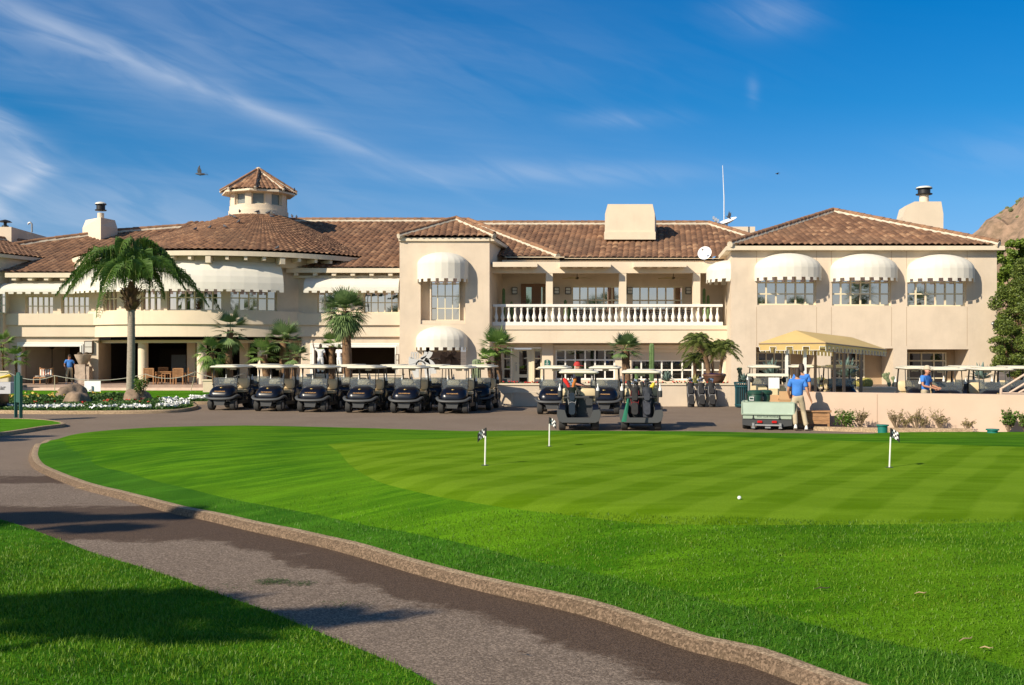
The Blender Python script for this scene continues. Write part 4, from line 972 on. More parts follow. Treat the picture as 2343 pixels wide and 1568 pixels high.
mb = MB(); mb.tube([(x0+.12, HY_+.1, 1.15), (x0+.12, HY_+.02, 1.15), (x0+.12, HY_+.02, 1.5), (x0+.12, HY_+.1, 1.5)], .02, 6); mb.ell((x0+.12, HY_+.06, 1.62), (.04, .04, .04), 8, 6); mb.build('handle', metal_g, dd, True, CB)
window(*C_[:4], HY_+.2, 6, 3, .085, whitep, glass_d, zs=[ZW(824, HY_), ZW(847, HY_)])
window(E_[0], E_[1], ZW(870, HY_), ZW(824, HY_), HY_+.2, 9, 2, .085, whitep, glass_d)
mb = MB(); 
for i in range(9): mb.bb(E_[0], E_[1], HY_+.1+(i % 2)*.012, HY_+.19, ZW(824, HY_)+i*.052, ZW(824, HY_)+(i+1)*.052-.002)
part(mb, 'roller_shutter', mat('shutter', (.62, .52, .40), .6))

# right wing ----------------------------------------------------------
RY = 58.0; RY2 = 58.0; rx0, rx1 = XW(1672, RY), XW(2280, RY2)
wins_ = [(1731.7, 1866.6, 698), (1903, 2038, 699.5), (2075, 2210, 701)]
ops = [(1729, 1868.5, 794.5), (1900, 2043, 797.5), (2074.5, 2215.5, 799.5)]
holes = []
for a, b, c in wins_: holes.append((XW(a, RY), XW(b, RY), ZW(c, RY), ZW(618, RY), .3))
for a, b, c in ops: holes.append((XW(a, RY), XW(b, RY), -.2, ZW(c, RY), 1.8))
mb = MB(); wall_grid(mb, rx0, rx1, -.2, WZ-.02, RY, holes)
sxw = rx0+8*math.tan(math.radians(7.3)); mb.add([(rx0, RY, -.2), (sxw, RY+8, -.2), (sxw, RY+8, WZ-.02), (rx0, RY, WZ-.02)], [(0, 1, 2, 3)])
mb.add([(rx1, RY, -.2), (rx1+1.2, RY+16, -.2), (rx1+1.2, RY+16, WZ-.02), (rx1, RY, WZ-.02)], [(0, 1, 2, 3)])
part(mb, 'wing_wall', stucco)
jt = MB()
for px in (1730.5, 1867.5, 1901.5, 2039, 2073.5, 2212):
    x = XW(px, RY); jt.bb(x-.012, x+.012, RY-.003, RY+.01, ZW(792, RY), ZW(702, RY)-.02); jt.bb(x-.012, x+.012, RY-.003, RY+.01, ZW(615, RY), WZ-.25)
part(jt, 'panel_joint', mat('joint_brown', (.40, .29, .19), .9))  # thin darker strips marking the panel joints
mb = MB(); mb.bb(rx0-.1, rx1+.25, RY-.42, RY-.02, WZ-.24, WZ-.01); part(mb, 'fascia', trim)
mb = MB(); mb.loft([[(rx0-.35, RY-.4, z) for z in (WZ-.25, WZ-.02)]+[(rx0+.1, RY-.4, z) for z in (WZ-.02, WZ-.25)], [(sxw-.35, RY+8, z) for z in (WZ-.25, WZ-.02)]+[(sxw+.1, RY+8, z) for z in (WZ-.02, WZ-.25)]]); part(mb, 'side_eave', trim)
for (a, b, c), (sa, zt_) in zip(wins_, ((1801.5, 580), (1975, 581.3), (2150.5, 582.6))):
    window(XW(a, RY), XW(b, RY), ZW(c, RY), ZW(620, RY), RY+.2, 6, 3, .075, zs=[ZW(672.5, RY), ZW(646.5, RY)])
    dome((XW(sa, RY), RY), 1.84, ZW(zt_, RY), ZW(zt_+35, RY), ZW(zt_+57, RY), RY, 1.3, gores=14)
for k, (a, b, c) in enumerate(ops):
    Yb = RY+1.8; x0, x1 = XW(a, RY), XW(b, RY)
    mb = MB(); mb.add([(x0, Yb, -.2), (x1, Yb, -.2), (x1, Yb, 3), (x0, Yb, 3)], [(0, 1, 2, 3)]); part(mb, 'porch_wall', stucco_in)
    window(x0+.05, XW(b-52, Yb) if k == 2 else x1-1.0, .3, ZW(806, Yb), Yb-.03, 4 if k == 2 else 5, 4, .08, g=glass_d)
# dome awning on the wing's left side, window beside it
ns = Vector((-math.cos(math.radians(7.3)), math.sin(math.radians(7.3)))); tn_ = Vector((math.sin(math.radians(7.3)), math.cos(math.radians(7.3))))
cpx = Vector((rx0, RY))+tn_*1.9
dome((cpx.x, cpx.y), 1.75, ZW(597, 60), ZW(622, 60), ZW(642, 60), 0, 1.25, nrm=tuple(ns), tang=(-tn_.x, -tn_.y), gores=14)

# chimneys -------------------------------------------------------------
CYm = 66.5
def cx_(px, Y=CYm): return XW(px, Y)
mb = MB(); fr_ = [[(cx_(1383), CYm, ZW(536, CYm)-.3), (cx_(1497.5), CYm, ZW(536, CYm)-.3), (cx_(1497.5), CYm, ZW(490, CYm)), (cx_(1492.5), CYm, ZW(467.5, CYm)), (cx_(1390), CYm, ZW(467.5, CYm)), (cx_(1383.7), CYm, ZW(490, CYm))]]
fr_.append([(x+.45, y+2.6, z) for x, y, z in fr_[0]]); mb.loft(fr_); ch = part(mb, 'chimney', stucco2)
mb = MB(); mb.bb(cx_(1382), cx_(1499), CYm-.09, CYm+.1, ZW(536, CYm)-.35, ZW(531, CYm)); mb.build('chimney_base', trim, ch, False, CB)
QY = 68.; mb = MB(); sec = [(XW(2065, QY), 0, 9), (XW(2157.6, QY), 0, 9), (XW(2157.6, QY), 0, ZW(489, QY)), (XW(2152.8, QY), 0, ZW(461.5, QY)), (XW(2092, QY), 0, ZW(461.5, QY)), (XW(2072, QY), 0, ZW(471, QY)), (XW(2065, QY), 0, ZW(496, QY))]
mb.loft([[(x, QY, z) for x, _, z in sec], [(x+.3, QY+2, z) for x, _, z in sec]]); ch2 = part(mb, 'chimney', stucco2)
def flue(px, py, Y, s, par, y2=None):
    mb = MB(); c = P(px, py, Y); mb.lathe([(.30*s, -.4), (.30*s, .42*s)], tuple(c), 16); o = mb.build('flue', stucco2, par, True, CB)
    mb = MB(); mb.lathe([(.30*s, .42), (.52*s, .44), (.54*s, .50), (.40*s, .52), (.40*s, .80), (.53*s, .83), (.53*s, .86)], (c.x, c.y, c.z), 16); mb.build('flue_collar', black_m, par, True, CB, .4)
    mb = MB(); mb.lathe([(.52*s, .861), (.5*s, .93), (.35*s, .99), (.12*s, 1.02)], tuple(c), 16); mb.build('flue_cap', mat('dull_white_metal', (.7, .68, .6), .5), par, True, CB)
flue(2113.4, 461.5, QY+.8, .98, ch2)
LY = 68.; k_ = [P(188.7, 520, LY+.8), P(230.5, 520, LY-.6), P(268.8, 520, LY+.9)]
mb = MB(); top = [P(196.3, 500, LY+.8), P(230.5, 497, LY-.6), P(263, 503, LY+.9)]; bk_ = Vector((.1, 2.3, 0))
zt = top[1].z-.02; zs_ = k_[1].z+.1
sec = lambda pts, z: [(p.x, p.y, z) for p in pts]
fourth = lambda p: Vector((p[0].x+p[2].x-p[1].x, p[0].y+p[2].y-p[1].y+.3, 0))
mb.loft([sec(k_+[fourth(k_)], 8.5), sec(k_+[fourth(k_)], zs_), sec(top+[fourth(top)], zt)]); ch3 = part(mb, 'chimney', stucco2)
flue(230.5, 498, LY+.3, .68, ch3)
mb = MB(); mb.bb(XW(1655, 74), XW(1727, 74), 74, 76, 9, ZW(519, 74)); part(mb, 'roof_box', stucco2)

# terrace, steps --------------------------------------------------------
pave = mat('terrace_paving', (.33, .24, .19), .8, var=.15, vscale=2); nose = mat('step_nosing', (.62, .48, .38), .8, var=.1, vscale=3)
mb = MB(); mb.bb(-34, -9.5, 58.3, 72, -.2, TF0); tag(mb.build('terrace', pave), kind='structure')
mb = MB(); mb.bb(-34, -9.5, 57.9, 58.299, -.2, TF0-.15); mb.bb(-34, -9.5, 57.5, 57.899, -.2, TF0-.30); tag(mb.build('steps', nose), kind='structure')
# ------------------------------------------------------------------ planters, retaining wall
def brick_wall(name, label, x0, x1, y0, y1, top, m, cap=.05, cat='wall', z0=-.1, capm=None):
    t = thing(name, label, cat, ((x0+x1)/2, (y0+y1)/2, 0)); off = t.location
    mb = MB(); mb.bb(x0, x1, y0, y1, z0, top-.07); mb.build('wall', m, t, False, off)
    mb = MB(); mb.bb(x0-cap, x1+cap, y0-cap, y1+cap*.2, top-.069, top); mb.build('coping', capm or trim, t, False, off); return t
PW = 44.2
soil = mat('planter_soil', (.20, .14, .09), .95, var=.4, vscale=3)
wX0, wX1 = XW(1120, PW), XW(1682, PW)
brick_wall('planter_wall', 'long low cream planter wall behind the parked golf carts', wX0, wX1, PW, PW+.25, .97, stucco)
mb = MB(); mb.bb(wX0, wX1, PW+.26, PW+2.4, 0, .88); tag(mb.build('planter_bed', soil), kind='structure')
brick_wall('planter_wall', 'low cream wall beside the left end of the cart row', XW(464, 55), XW(700, 55), 55, 55.3, .84, stucco)
brick_wall('planter_wall', 'higher cream wall under the two painters', XW(690, 56), XW(912, 56), 57.4, 58.6, 1.07, stucco2)
brick_wall('planter_wall', 'low cream wall behind the middle carts below the tower', XW(700, 48), XW(1118, 48), 48, 48.25, .98, stucco)
mb = MB(); mb.bb(XW(464, 55)+.1, XW(700, 55), 55.31, 57.3, 0, .7); mb.bb(XW(700, 48), XW(1118, 48), 48.26, 51, 0, .86); tag(mb.build('planter_bed', soil), kind='structure')
brick_wall('planter_wall', 'low cream wall below the agaves behind the canopy', XW(1845, 46), XW(2080, 46), 46, 46.3, .76, stucco)
mb = MB(); mb.bb(XW(1700, 46), XW(2300, 46), 46.31, 52, 0, .68); tag(mb.build('planter_bed', soil), kind='structure')
pink = mat('pink_stucco', (.61, .455, .345), .9, var=.06, vscale=.7, bump=.15, bscale=30)
t = thing('retaining_wall', 'smooth pinkish retaining wall running along the right side of the green', 'wall', (8.7, 32, 0))
mb = MB(); ra = Vector((8.65, 32.05)); rb = Vector((16.5, 29.3)); nw_ = Vector((.33, .94)).normalized()*.28
mb.loft([[(ra.x, ra.y, -.2), (ra.x+nw_.x, ra.y+nw_.y, -.2), (ra.x+nw_.x, ra.y+nw_.y, 1.09), (ra.x, ra.y, 1.09)], [(rb.x, rb.y, -.2), (rb.x+nw_.x, rb.y+nw_.y, -.2), (rb.x+nw_.x, rb.y+nw_.y, 1.09), (rb.x, rb.y, 1.09)]])
o = mb.build('wall', pink, t, False, t.location); fix_normals(o)
mb = MB(); d_ = (rb-ra).normalized(); p = ra.lerp(rb, .29); mb.box((p.x-.0, p.y-.0, .5), (.014, .01, 1.1), (0, 0, math.atan2(d_.y, d_.x))); mb.build('joint', mat('joint_line', (.35, .24, .17), .9), t, False, t.location)
def wally(x): return ra.y+(rb.y-ra.y)*(x-ra.x)/(rb.x-ra.x)
# bed kerb in front of the wall
bk_l = smooth_line([Vector((9.0, 31.0, .10)), Vector((10.3, 30.3, .12)), Vector((12, 29.8, .14)), Vector((13.0, 29.6, .14))], .3)
kerb_sweep('bed_kerb', bk_l, .22, zdrive, side=1)
# stair railing
t = thing('stair_railing', 'pinkish handrails of a stair rising at the right edge above the wall', 'railing', (14.6, 31.2, 1.0)); o0 = t.location; RYs = 31.0
def rail(ps, r=.035, nm='rail'):
    mb = MB(); mb.tube([P(a, b, RYs+k) for (a, b), k in zip(ps, (0, .0, 0))], r, 6); return mb.build(nm, pink, t, True, o0)
rail([(2290, 890), (2352, 852)]); rail([(2309, 899), (2352, 873)]); rail([(2330, 899), (2362, 882)]); rail([(2288, 900), (2360, 901)]); rail([(2290, 888), (2289, 905)], .04, 'post'); 
# planted island on the left, its kerb and bed
bi_px = [(-300, 939), (-60, 938.5), (100, 940), (250, 940), (330, 939), (400, 937), (436, 932), (445, 927), (436, 922), (440, 919.5), (470, 919), (492, 916), (505, 908)]
bi = smooth_line([GZ(x, y, lambda a, b: .12) for x, y in bi_px], .4)
bo = bi+[Vector((bi[-1].x-1, 57.4, .16)), Vector((-45, 57.4, .16))]
def zbi(V): return .115+.06*sstep(43, 56, V[:, 1])
Vb, Tb = cdt_sheet([p[:2] for p in bo], [], .8, zbi)
isl_lawn = grass_mat('bright_green_lawn', (.060, .19, .008), (.09, .25, .012), 1.0)  # brighter green turf for the two left lawns
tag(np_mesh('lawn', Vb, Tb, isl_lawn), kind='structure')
kerb_sweep('kerb', bi, .16, lambda a, b: 0.0, side=1)
sl_px = [(-250, 950), (0, 957.5), (60, 958), (115, 961.5), (146, 967), (140, 971), (100, 975.5), (0, 990), (-200, 1010)]
slp = smooth_line([GZ(x, y, lambda a, b: .10) for x, y in sl_px], .3)
Vs_, Ts_ = cdt_sheet([p[:2] for p in slp], [], .6, lambda V: .10+0*V[:, 0])
tag(np_mesh('lawn', Vs_, Ts_, isl_lawn), kind='structure')
kerb_sweep('kerb', slp, .14, lambda a, b: 0.0, side=1 if slp[-1].y < slp[0].y else -1)

# ------------------------------------------------------------------ foliage builders
def leafmat(name, c1, c2, trans=.25, rough=.5, vs=1.5):
    m = bpy.data.materials.new(name); m.use_nodes = True; nt = m.node_tree; x = NX(nt); b = nt.nodes['Principled BSDF']
    g = x.n('ShaderNodeNewGeometry'); c = x.mix(g.outputs['Random Per Island'], c1, c2); b.inputs['Roughness'].default_value = rough; b.inputs['Specular IOR Level'].default_value = .35
    x.link(c, b.inputs['Base Color']); tr = x.n('ShaderNodeBsdfTranslucent'); x.link(c, tr.inputs[0]); ms = x.n('ShaderNodeMixShader'); ms.inputs[0].default_value = trans
    x.link(b.outputs[0], ms.inputs[1]); x.link(tr.outputs[0], ms.inputs[2]); x.link(ms.outputs[0], nt.nodes['Material Output'].inputs[0]); MATS[name] = m; return m
m_queen = leafmat('queen_palm_leaf', (.045, .11, .018), (.12, .22, .035))
m_fan = leafmat('fan_palm_leaf', (.10, .17, .06), (.22, .32, .12))
m_fan2 = leafmat('young_fan_leaf', (.11, .21, .045), (.26, .38, .10))
m_date = leafmat('date_palm_leaf', (.09, .13, .03), (.20, .24, .06))
m_agave = leafmat('agave_leaf', (.13, .20, .17), (.20, .29, .25), .05)
m_yag = leafmat('yellow_agave_leaf', (.22, .26, .08), (.45, .42, .16), .05)
m_bush = leafmat('bush_leaf', (.06, .13, .02), (.13, .22, .03))
m_dry = leafmat('dry_leaf', (.22, .18, .09), (.30, .26, .08))
m_dtree = leafmat('dense_tree_leaf', (.06, .10, .022), (.21, .27, .05))
m_ltree = leafmat('light_tree_leaf', (.10, .17, .02), (.20, .28, .04))
trunk_g = mat('grey_palm_trunk', (.33, .28, .22), .9, var=.3, vscale=6, bump=.8, bscale=12, stretch=(1, 1, 6))
boot_m = mat('palm_boot', (.24, .14, .07), .95, var=.5, vscale=5, col2=(.12, .07, .04))
stem_m = mat('palm_stem', (.28, .30, .10), .7)
wood_st = mat('twig', (.22, .16, .10), .9)
def ribbon(mb, pts, w, up=Vector((0, 0, 1)), mi=0):
    L = []; 
    for i, p in enumerate(pts):
        T = (pts[min(i+1, len(pts)-1)]-pts[max(i-1, 0)]).normalized(); s = T.cross(up); s = s.normalized() if s.length > 1e-4 else Vector((1, 0, 0)); ww = w[i] if hasattr(w, '__len__') else w
        L.append((p-s*ww, p+s*ww))
    k = len(mb.v); mb.v += [tuple(q) for a in L for q in a]
    for i in range(len(L)-1): mb.f.append((k+2*i, k+2*i+1, k+2*i+3, k+2*i+2)); mb.m.append(mi)
def fan_leaf(mb, o, d, R, nb=15, spread=2.3, droop=.25, pet=.5, wd=.028):
    """petiole then a fan of blades. d = direction"""
    d = d.normalized(); side = d.cross(Vector((0, 0, 1))); side = side.normalized() if side.length > .05 else Vector((1, 0, 0)); nrm = side.cross(d).normalized()
    hub = o+d*pet; ribbon(mb, [o, o+d*pet*.5+Vector((0, 0, .02)), hub], .012, nrm, 1)
    for i in range(nb):
        a = (i/(nb-1)-.5)*spread; v = d*math.cos(a)+side*math.sin(a)+nrm*(.12*math.cos(a*2)); L = R*(1-.25*abs(a)/1.4)*random.uniform(.9, 1.05)
        p1 = hub+v*L*.5; p2 = hub+v*L+Vector((0, 0, -droop*L*random.uniform(.6, 1.3)))
        ribbon(mb, [hub, p1, p2], [wd*.4, wd*1.1, .003], nrm)
def fan_palm(name, label, base, crown, R, nl=34, tr=.16, m=None, droop=.3, fullness=.2, group=None, upb=.0, leafR=None, seed=1, bend=0.):
    random.seed(seed); t = thing(name, label, 'palm tree', base, 0, group); R = R*(1.22 if R < 2 else 1); B = Vector(base); Cc = Vector(crown)-B
    mb = MB(); n = 10; pts = []; 
    for i in range(n+1): s = i/n; pts.append(Vector((0, 0, -.1)).lerp(Cc, s)+Vector((bend*math.sin(PI*s), 0, 0)))
    mb.tube(pts, [tr*(1.1-.25*abs(i/n-.3)) for i in range(n+1)], 10)
    L = Cc.length                                     # stubs of old leaf stalks
    for i in range(int(L*70)):
        s = random.random(); p = Vector((0, 0, 0)).lerp(Cc, s)+Vector((bend*math.sin(PI*s), 0, 0)); a = random.uniform(0, 2*PI); dd = Vector((math.cos(a), math.sin(a), 0)); q = p+dd*tr*.85
        mb.add([q+Vector((-dd.y, dd.x, 0))*.045-Vector((0, 0, .04)), q-Vector((-dd.y, dd.x, 0))*.045-Vector((0, 0, .04)), q+dd*random.uniform(.04, .09)+Vector((0, 0, .10))], [(0, 1, 2)])
    mb.build('trunk', boot_m, t, True)
    mb = MB()
    nl = nl if nl > 40 else int(nl*.75)
    for i in range(nl):
        a = i*2.39996+random.uniform(-.2, .2); el = math.asin(max(-1, min(1, 1-(1+fullness+.35)*((i+.5)/nl)+upb)))
        d = Vector((math.cos(a)*math.cos(el), math.sin(a)*math.cos(el), math.sin(el))); fan_leaf(mb, Cc+Vector((0, 0, .02)), d, (leafR or R*.64)*random.uniform(.9, 1.12), pet=R*.46*random.uniform(.85, 1.1), droop=droop*.55*(1-d.z*.6), wd=.034)
    mb.build('crown', [m or m_fan, stem_m], t); random.seed(seed+99); return t
def pinnate(mb, o, d, L, sag, nleaf, ll, hang, wd=.012, stem=.02, arch=0):
    """arching frond with hanging leaflets"""
    d = d.normalized(); hd = Vector((d.x, d.y, 0)); hd = hd.normalized() if hd.length > .01 else Vector((1, 0, 0)); pts = []; n = 12
    for i in range(n+1):
        s = i/n; p = (o+d*L*s*.9+hd*L*arch*s*s+Vector((0, 0, -sag*L*s**2.8))) if arch else (o+d*L*s*(1-.12*s)+hd*L*.12*s*s+Vector((0, 0, -sag*L*s**2.2))); pts.append(p)
    ribbon(mb, pts, [stem*(1-.8*i/n) for i in range(n+1)], Vector((0, 0, 1)), 1); 
    for i in range(nleaf):
        s = .12+.88*i/nleaf; k = s*n; j = min(n-1, int(k)); p = pts[j].lerp(pts[j+1], k-j); T = (pts[j+1]-pts[j]).normalized(); sd = T.cross(Vector((0, 0, 1))); sd = sd.normalized() if sd.length > .01 else Vector((1, 0, 0))
        l = ll*math.sin(PI*min(1, .12+s*.86))**.6*random.uniform(.8, 1.15)
        for sg in (-1, 1):
            v = (sd*sg*random.uniform(.5, 1.)+T*random.uniform(.35, .6)+Vector((0, 0, random.uniform(-.25, .35)))).normalized()
            p1 = p+v*l*.45; p2 = p1+(v*(1-hang)+Vector((0, 0, -1))*hang).normalized()*l*.55
            ribbon(mb, [p, p1, p2], [wd*.7, wd, .002], T)

# big feathery palm at the left
def feather_palm(base, topz):
    random.seed(11); t = thing('feather_palm', 'tall feathery palm with a grey trunk rising from the flower bed', 'palm tree', base)
    h = topz-base[2]; mb = MB(); n = 40; secs = [(0, 0, -.2)]
    pts = [Vector((.05*math.sin(i/n*2), 0, -.1+h*i/n)) for i in range(n+1)]; rr = [(.20-.03*i/n)*(1+.02*math.sin(i*2.4)) for i in range(n+1)]
    mb.tube(pts, rr, 16); mb.build('trunk', trunk_g, t, True)
    mb = MB(); top = pts[-1]; mb.tube([top-Vector((0, 0, .15)), top+Vector((0, 0, .3)), top+Vector((0, 0, .8)), top+Vector((.02, 0, 1.25))], [.2, .26, .24, .1], 12)
    for i in range(90):
        a = random.uniform(0, 2*PI); z = random.uniform(-.15, .85); r = .22+.05*math.sin(z*3); p = top+Vector((math.cos(a)*r, math.sin(a)*r, z)); dd = Vector((math.cos(a), math.sin(a), random.uniform(.4, 1.2))).normalized(); L = random.uniform(.15, .42)
        tn = Vector((-math.sin(a), math.cos(a), 0))*random.uniform(.05, .11); mb.add([p-tn-Vector((0, 0, .08)), p+tn-Vector((0, 0, .08)), p+tn*.5+dd*L, p-tn*.6+dd*L*.8+Vector((0, 0, .05))], [(0, 1, 2, 3)])
    mb.build('boots', boot_m, t, True)
    mb = MB(); o = top+Vector((0, 0, 1.35))
    nf = 40
    for i in range(nf):
        a = i*2.39996; f = (i+.5)/nf; el = math.radians(88-52*f+random.uniform(-9, 9)); d = Vector((math.cos(a)*math.cos(el), math.sin(a)*math.cos(el), math.sin(el)))
        L = random.uniform(3.7, 4.9)*(1.-.16*f); pinnate(mb, o, d, L, random.uniform(.62, .98), 118, .98, .88, .021, .032, .27)
    mb.build('crown', [m_queen, stem_m], t); return t
fp = G(297, 906, .15); fp = Vector((XW(298, 51), 51, .15)); feather_palm(tuple(fp), 4.6)

def PP(px, py, Y): return tuple(P(px, py, Y))
gp1 = 'fan palms behind the left cart row'
fl = [('fan palm with open crown standing tallest in the left clump', 527, 748, 44, 52.5, 28, 530, .17, m_fan, .15, 1, -.12),
      ('bushy drooping fan palm at the left end of the clump', 485, 800, 38, 52.0, 30, 497, .15, m_fan2, .6, .6, 0),
      ('fan palm with a thick trunk in the middle of the clump', 650, 772, 44, 52.5, 30, 648, .22, m_fan, .15, .25, 0),
      ('low spreading fan palm left of the thick trunked one', 601, 806, 38, 52, 24, 618, .18, m_fan2, .3, .1, 0),
      ('small fan palm right of the thick trunked one', 677, 808, 30, 51.5, 22, 664, .13, m_fan, .2, .2, 0),
      ('small fan palm with few leaves between the two painters', 758, 783, 30, 53, 18, 760, .14, m_fan2, .1, .0, 0)]
for lab, cx1, cy1, r_, Y_, nl_, bx, tr_, m1, dr_2, ful, bend in fl:
    b_ = Vector((XW(bx, Y_), Y_, .3)); fan_palm('fan_palm', lab, tuple(b_), PP(cx1, cy1+8, Y_), r_/F*Y_, nl_, tr_, m1, dr_2, ful, gp1, seed=int(cx1), bend=bend)
Y_ = 49.4; fan_palm('fan_palm', 'big round headed fan palm with a tall rough trunk', (XW(797, Y_), Y_, .3), PP(790, 712, Y_), 52/F*Y_, 58, .21, m_fan, .35, .75, gp1, seed=5)
Y_ = 45.6; fan_palm('fan_palm', 'fan palm in the long planter right of the tower', (XW(1141, Y_), Y_, .8), PP(1137, 795, Y_), 42/F*Y_, 30, .16, m_fan2, .15, .15, seed=6)
Y_ = 45.3; fan_palm('fan_palm', 'short fan palm leaning beside its taller neighbour in the planter', (XW(1126, Y_), Y_, .8), PP(1117, 826, Y_), 28/F*Y_, 18, .10, m_fan2, .15, .0, seed=8)
Y_ = 45.4; fan_palm('fan_palm', 'single fan palm in the planter left of the tall cactus', (XW(1434, Y_), Y_, .8), PP(1430, 800, Y_), 37/F*Y_, 30, .17, m_fan, .2, .2, seed=9)

# date palms in the big bowl
def date_palm(lab, base, crown, R, bend, seed, nf=34, tr=.09):
    random.seed(seed); t = thing('date_palm', lab, 'palm tree', base, 0, 'small palms of the bowl planter'); C_ = Vector(crown)-Vector(base); mb = MB()
    mb.tube([Vector((0, 0, -.05)), C_*.35+Vector((bend*.8, 0, 0)), C_*.7+Vector((bend, 0, 0)), C_], [tr*1.1, tr, tr, tr*1.15], 10); mb.build('trunk', boot_m, t, True)
    mb = MB()
    for i in range(nf):
        a = i*2.39996; f = (i+.5)/nf; el = math.radians(80-105*f); d = Vector((math.cos(a)*math.cos(el), math.sin(a)*math.cos(el), math.sin(el))); pinnate(mb, C_, d, R*1.25, .5, 30, R*.34, .3, .010, .012)
    mb.build('crown', [m_date, stem_m], t); return t
Y_ = 44.9; bz = ZW(866, Y_)
bowl = thing('bowl_planter', 'wide brown glazed bowl planter standing on the planter wall', 'planter', (XW(1633.5, Y_), Y_, .9))
mb = MB(); mb.lathe([(.26, 0), (.30, .01), (.42, .2), (.48, .36), (.505, .37), (.50, .45), (.46, .45), (.44, .38), (.01, .36)], (0, 0, 0), 28); mb.build('bowl', mat('brown_glaze', (.115, .055, .035), .35, var=.2, vscale=5), bowl, True, ang=.5)
mb = MB(); 
for i in range(160):
    a, r = random.uniform(0, 2*PI), random.uniform(.2, .47); p = Vector((math.cos(a)*r, math.sin(a)*r, .42+random.uniform(0, .06))); mb.add([p+Vector((.03, 0, 0)), p+Vector((0, .03, .02)), p-Vector((.03, 0, 0)), p-Vector((0, .02, -.02))], [(0, 1, 2, 3)])
mb.build('flowers', mat('violet_flower', (.09, .04, .22), .7), bowl)
date_palm('arching small palm leaning left out of the bowl', (XW(1622, Y_), Y_, bz), PP(1594, 782, Y_), .72, .15, 21, 36, .10)
date_palm('small palm standing upright in the middle of the bowl', (XW(1633, Y_), Y_+.15, bz), PP(1627, 797, Y_+.15), .55, 0, 22, 26, .06)
date_palm('drooping small palm at the right of the bowl', (XW(1645, Y_), Y_, bz), PP(1655, 797, Y_), .68, 0, 23, 36, .07)
date_palm('small palm growing behind the bowl at its left', (XW(1590, 46), 46, .85), PP(1589, 822, 46), .55, 0, 24, 26, .08)

# agaves, cacti, shrubs
def agave(lab, px, py, Y, R, m, n=34, w=.05, seed=1, z0=None, name='agave'):
    random.seed(seed); b = Vector((XW(px, Y), Y, ZW(py, Y) if z0 is None else z0)); o = thing(name, lab, 'plant', b); mb = MB()
    for i in range(n):
        a = i*2.39996; el = math.radians(85-80*(i/n)); d = Vector((math.cos(a)*math.cos(el), math.sin(a)*math.cos(el), math.sin(el))); L = R*random.uniform(.85, 1.1)
        pts = [d*L*.05, d*L*.5+Vector((0, 0, 0)), d*L+Vector((0, 0, -.08*L*math.cos(el)))]; s = d.cross(Vector((0, 0, 1))); s = s.normalized() if s.length > .05 else Vector((1, 0, 0)); nn = s.cross(d)
        for k in (-1, 1): 
            pass
        A = [pts[0]-s*w*.7, pts[0]+s*w*.7, pts[0]-nn*w*.5]; B = [pts[1]-s*w, pts[1]+s*w, pts[1]-nn*w*.45]; k0 = len(mb.v)
        mb.v += [tuple(q) for q in A+B+[pts[2]]]; mb.f += [(k0+0, k0+1, k0+4, k0+3), (k0+1, k0+2, k0+5, k0+4), (k0+2, k0+0, k0+3, k0+5), (k0+3, k0+4, k0+6), (k0+4, k0+5, k0+6), (k0+5, k0+3, k0+6)]; mb.m += [0]*6
    mb.build('leaves', m, o, True); return o
agave('blue green agave in the planter right of the tall cactus', 1525, 872, 45.6, .55, m_agave, 30, .05, 31)
agave('big blue agave behind the small carts, left of the canopy posts', 1763, 862, 47.5, .85, m_agave, 38, .06, 32)
agave('big blue agave behind the cart under the canopy', 1938, 862, 47, .95, m_agave, 42, .065, 33)
agave('wide blue agave beside the carts at the far right', 2245, 866, 46.8, .75, m_agave, 24, .09, 34)
agave('yellow edged agave beside the bowl planter', 1588, 883, 45, .52, m_yag, 34, .035, 35, name='yellow_agave')
agave('blue agave at the right end of the planter, behind the bowl', 1700, 872, 45.2, .35, m_agave, 16, .07, 36)
cact = mat('cactus_green', (.12, .20, .07), .8, var=.25, vscale=8); cact2 = mat('grey_cactus', (.22, .27, .16), .85, var=.2, vscale=8); barrel_m = mat('golden_cactus', (.34, .30, .08), .85, var=.3, vscale=20)
def column_cactus(lab, px, ytop, ybot, Y, r, m, arms=0, nm='column_cactus'):
    zb, zt = ZW(ybot, Y), ZW(ytop, Y); o = thing(nm, lab, 'cactus', (XW(px, Y), Y, zb)); mb = MB(); h = zt-zb; N = 24
    prof = [(.85, 0), (1, .2), (1, .9), (.8, .97), (.4, 1.0)]
    mb.loft([[(r*q*(1+.13*(1 if k % 2 else -1))*math.cos(2*PI*k/N), r*q*(1+.13*(1 if k % 2 else -1))*math.sin(2*PI*k/N), z*h) for k in range(N)] for q, z in prof]); mb.build('stem', m, o, True, ang=.9)
    return o
column_cactus('tall ribbed green cactus in the planter below the balcony', 1490.5, 786, 872, 45.3, .10, cact)
column_cactus('thin young cactus left of the tall ribbed one', 1456, 838, 872, 45.3, .07, cact)
column_cactus('stout grey green cactus behind the end of the cart row', 1090, 822, 872, 47, .18, cact2)
for px, lab in ((1150, 'thin cactus at the left end of the balcony'), ): 
    pass
for px, yt, r, lab in ((1155+72, 660, .13, 'pointed cactus on the balcony beside the wooden door'), ):
    pass
bcz = BF
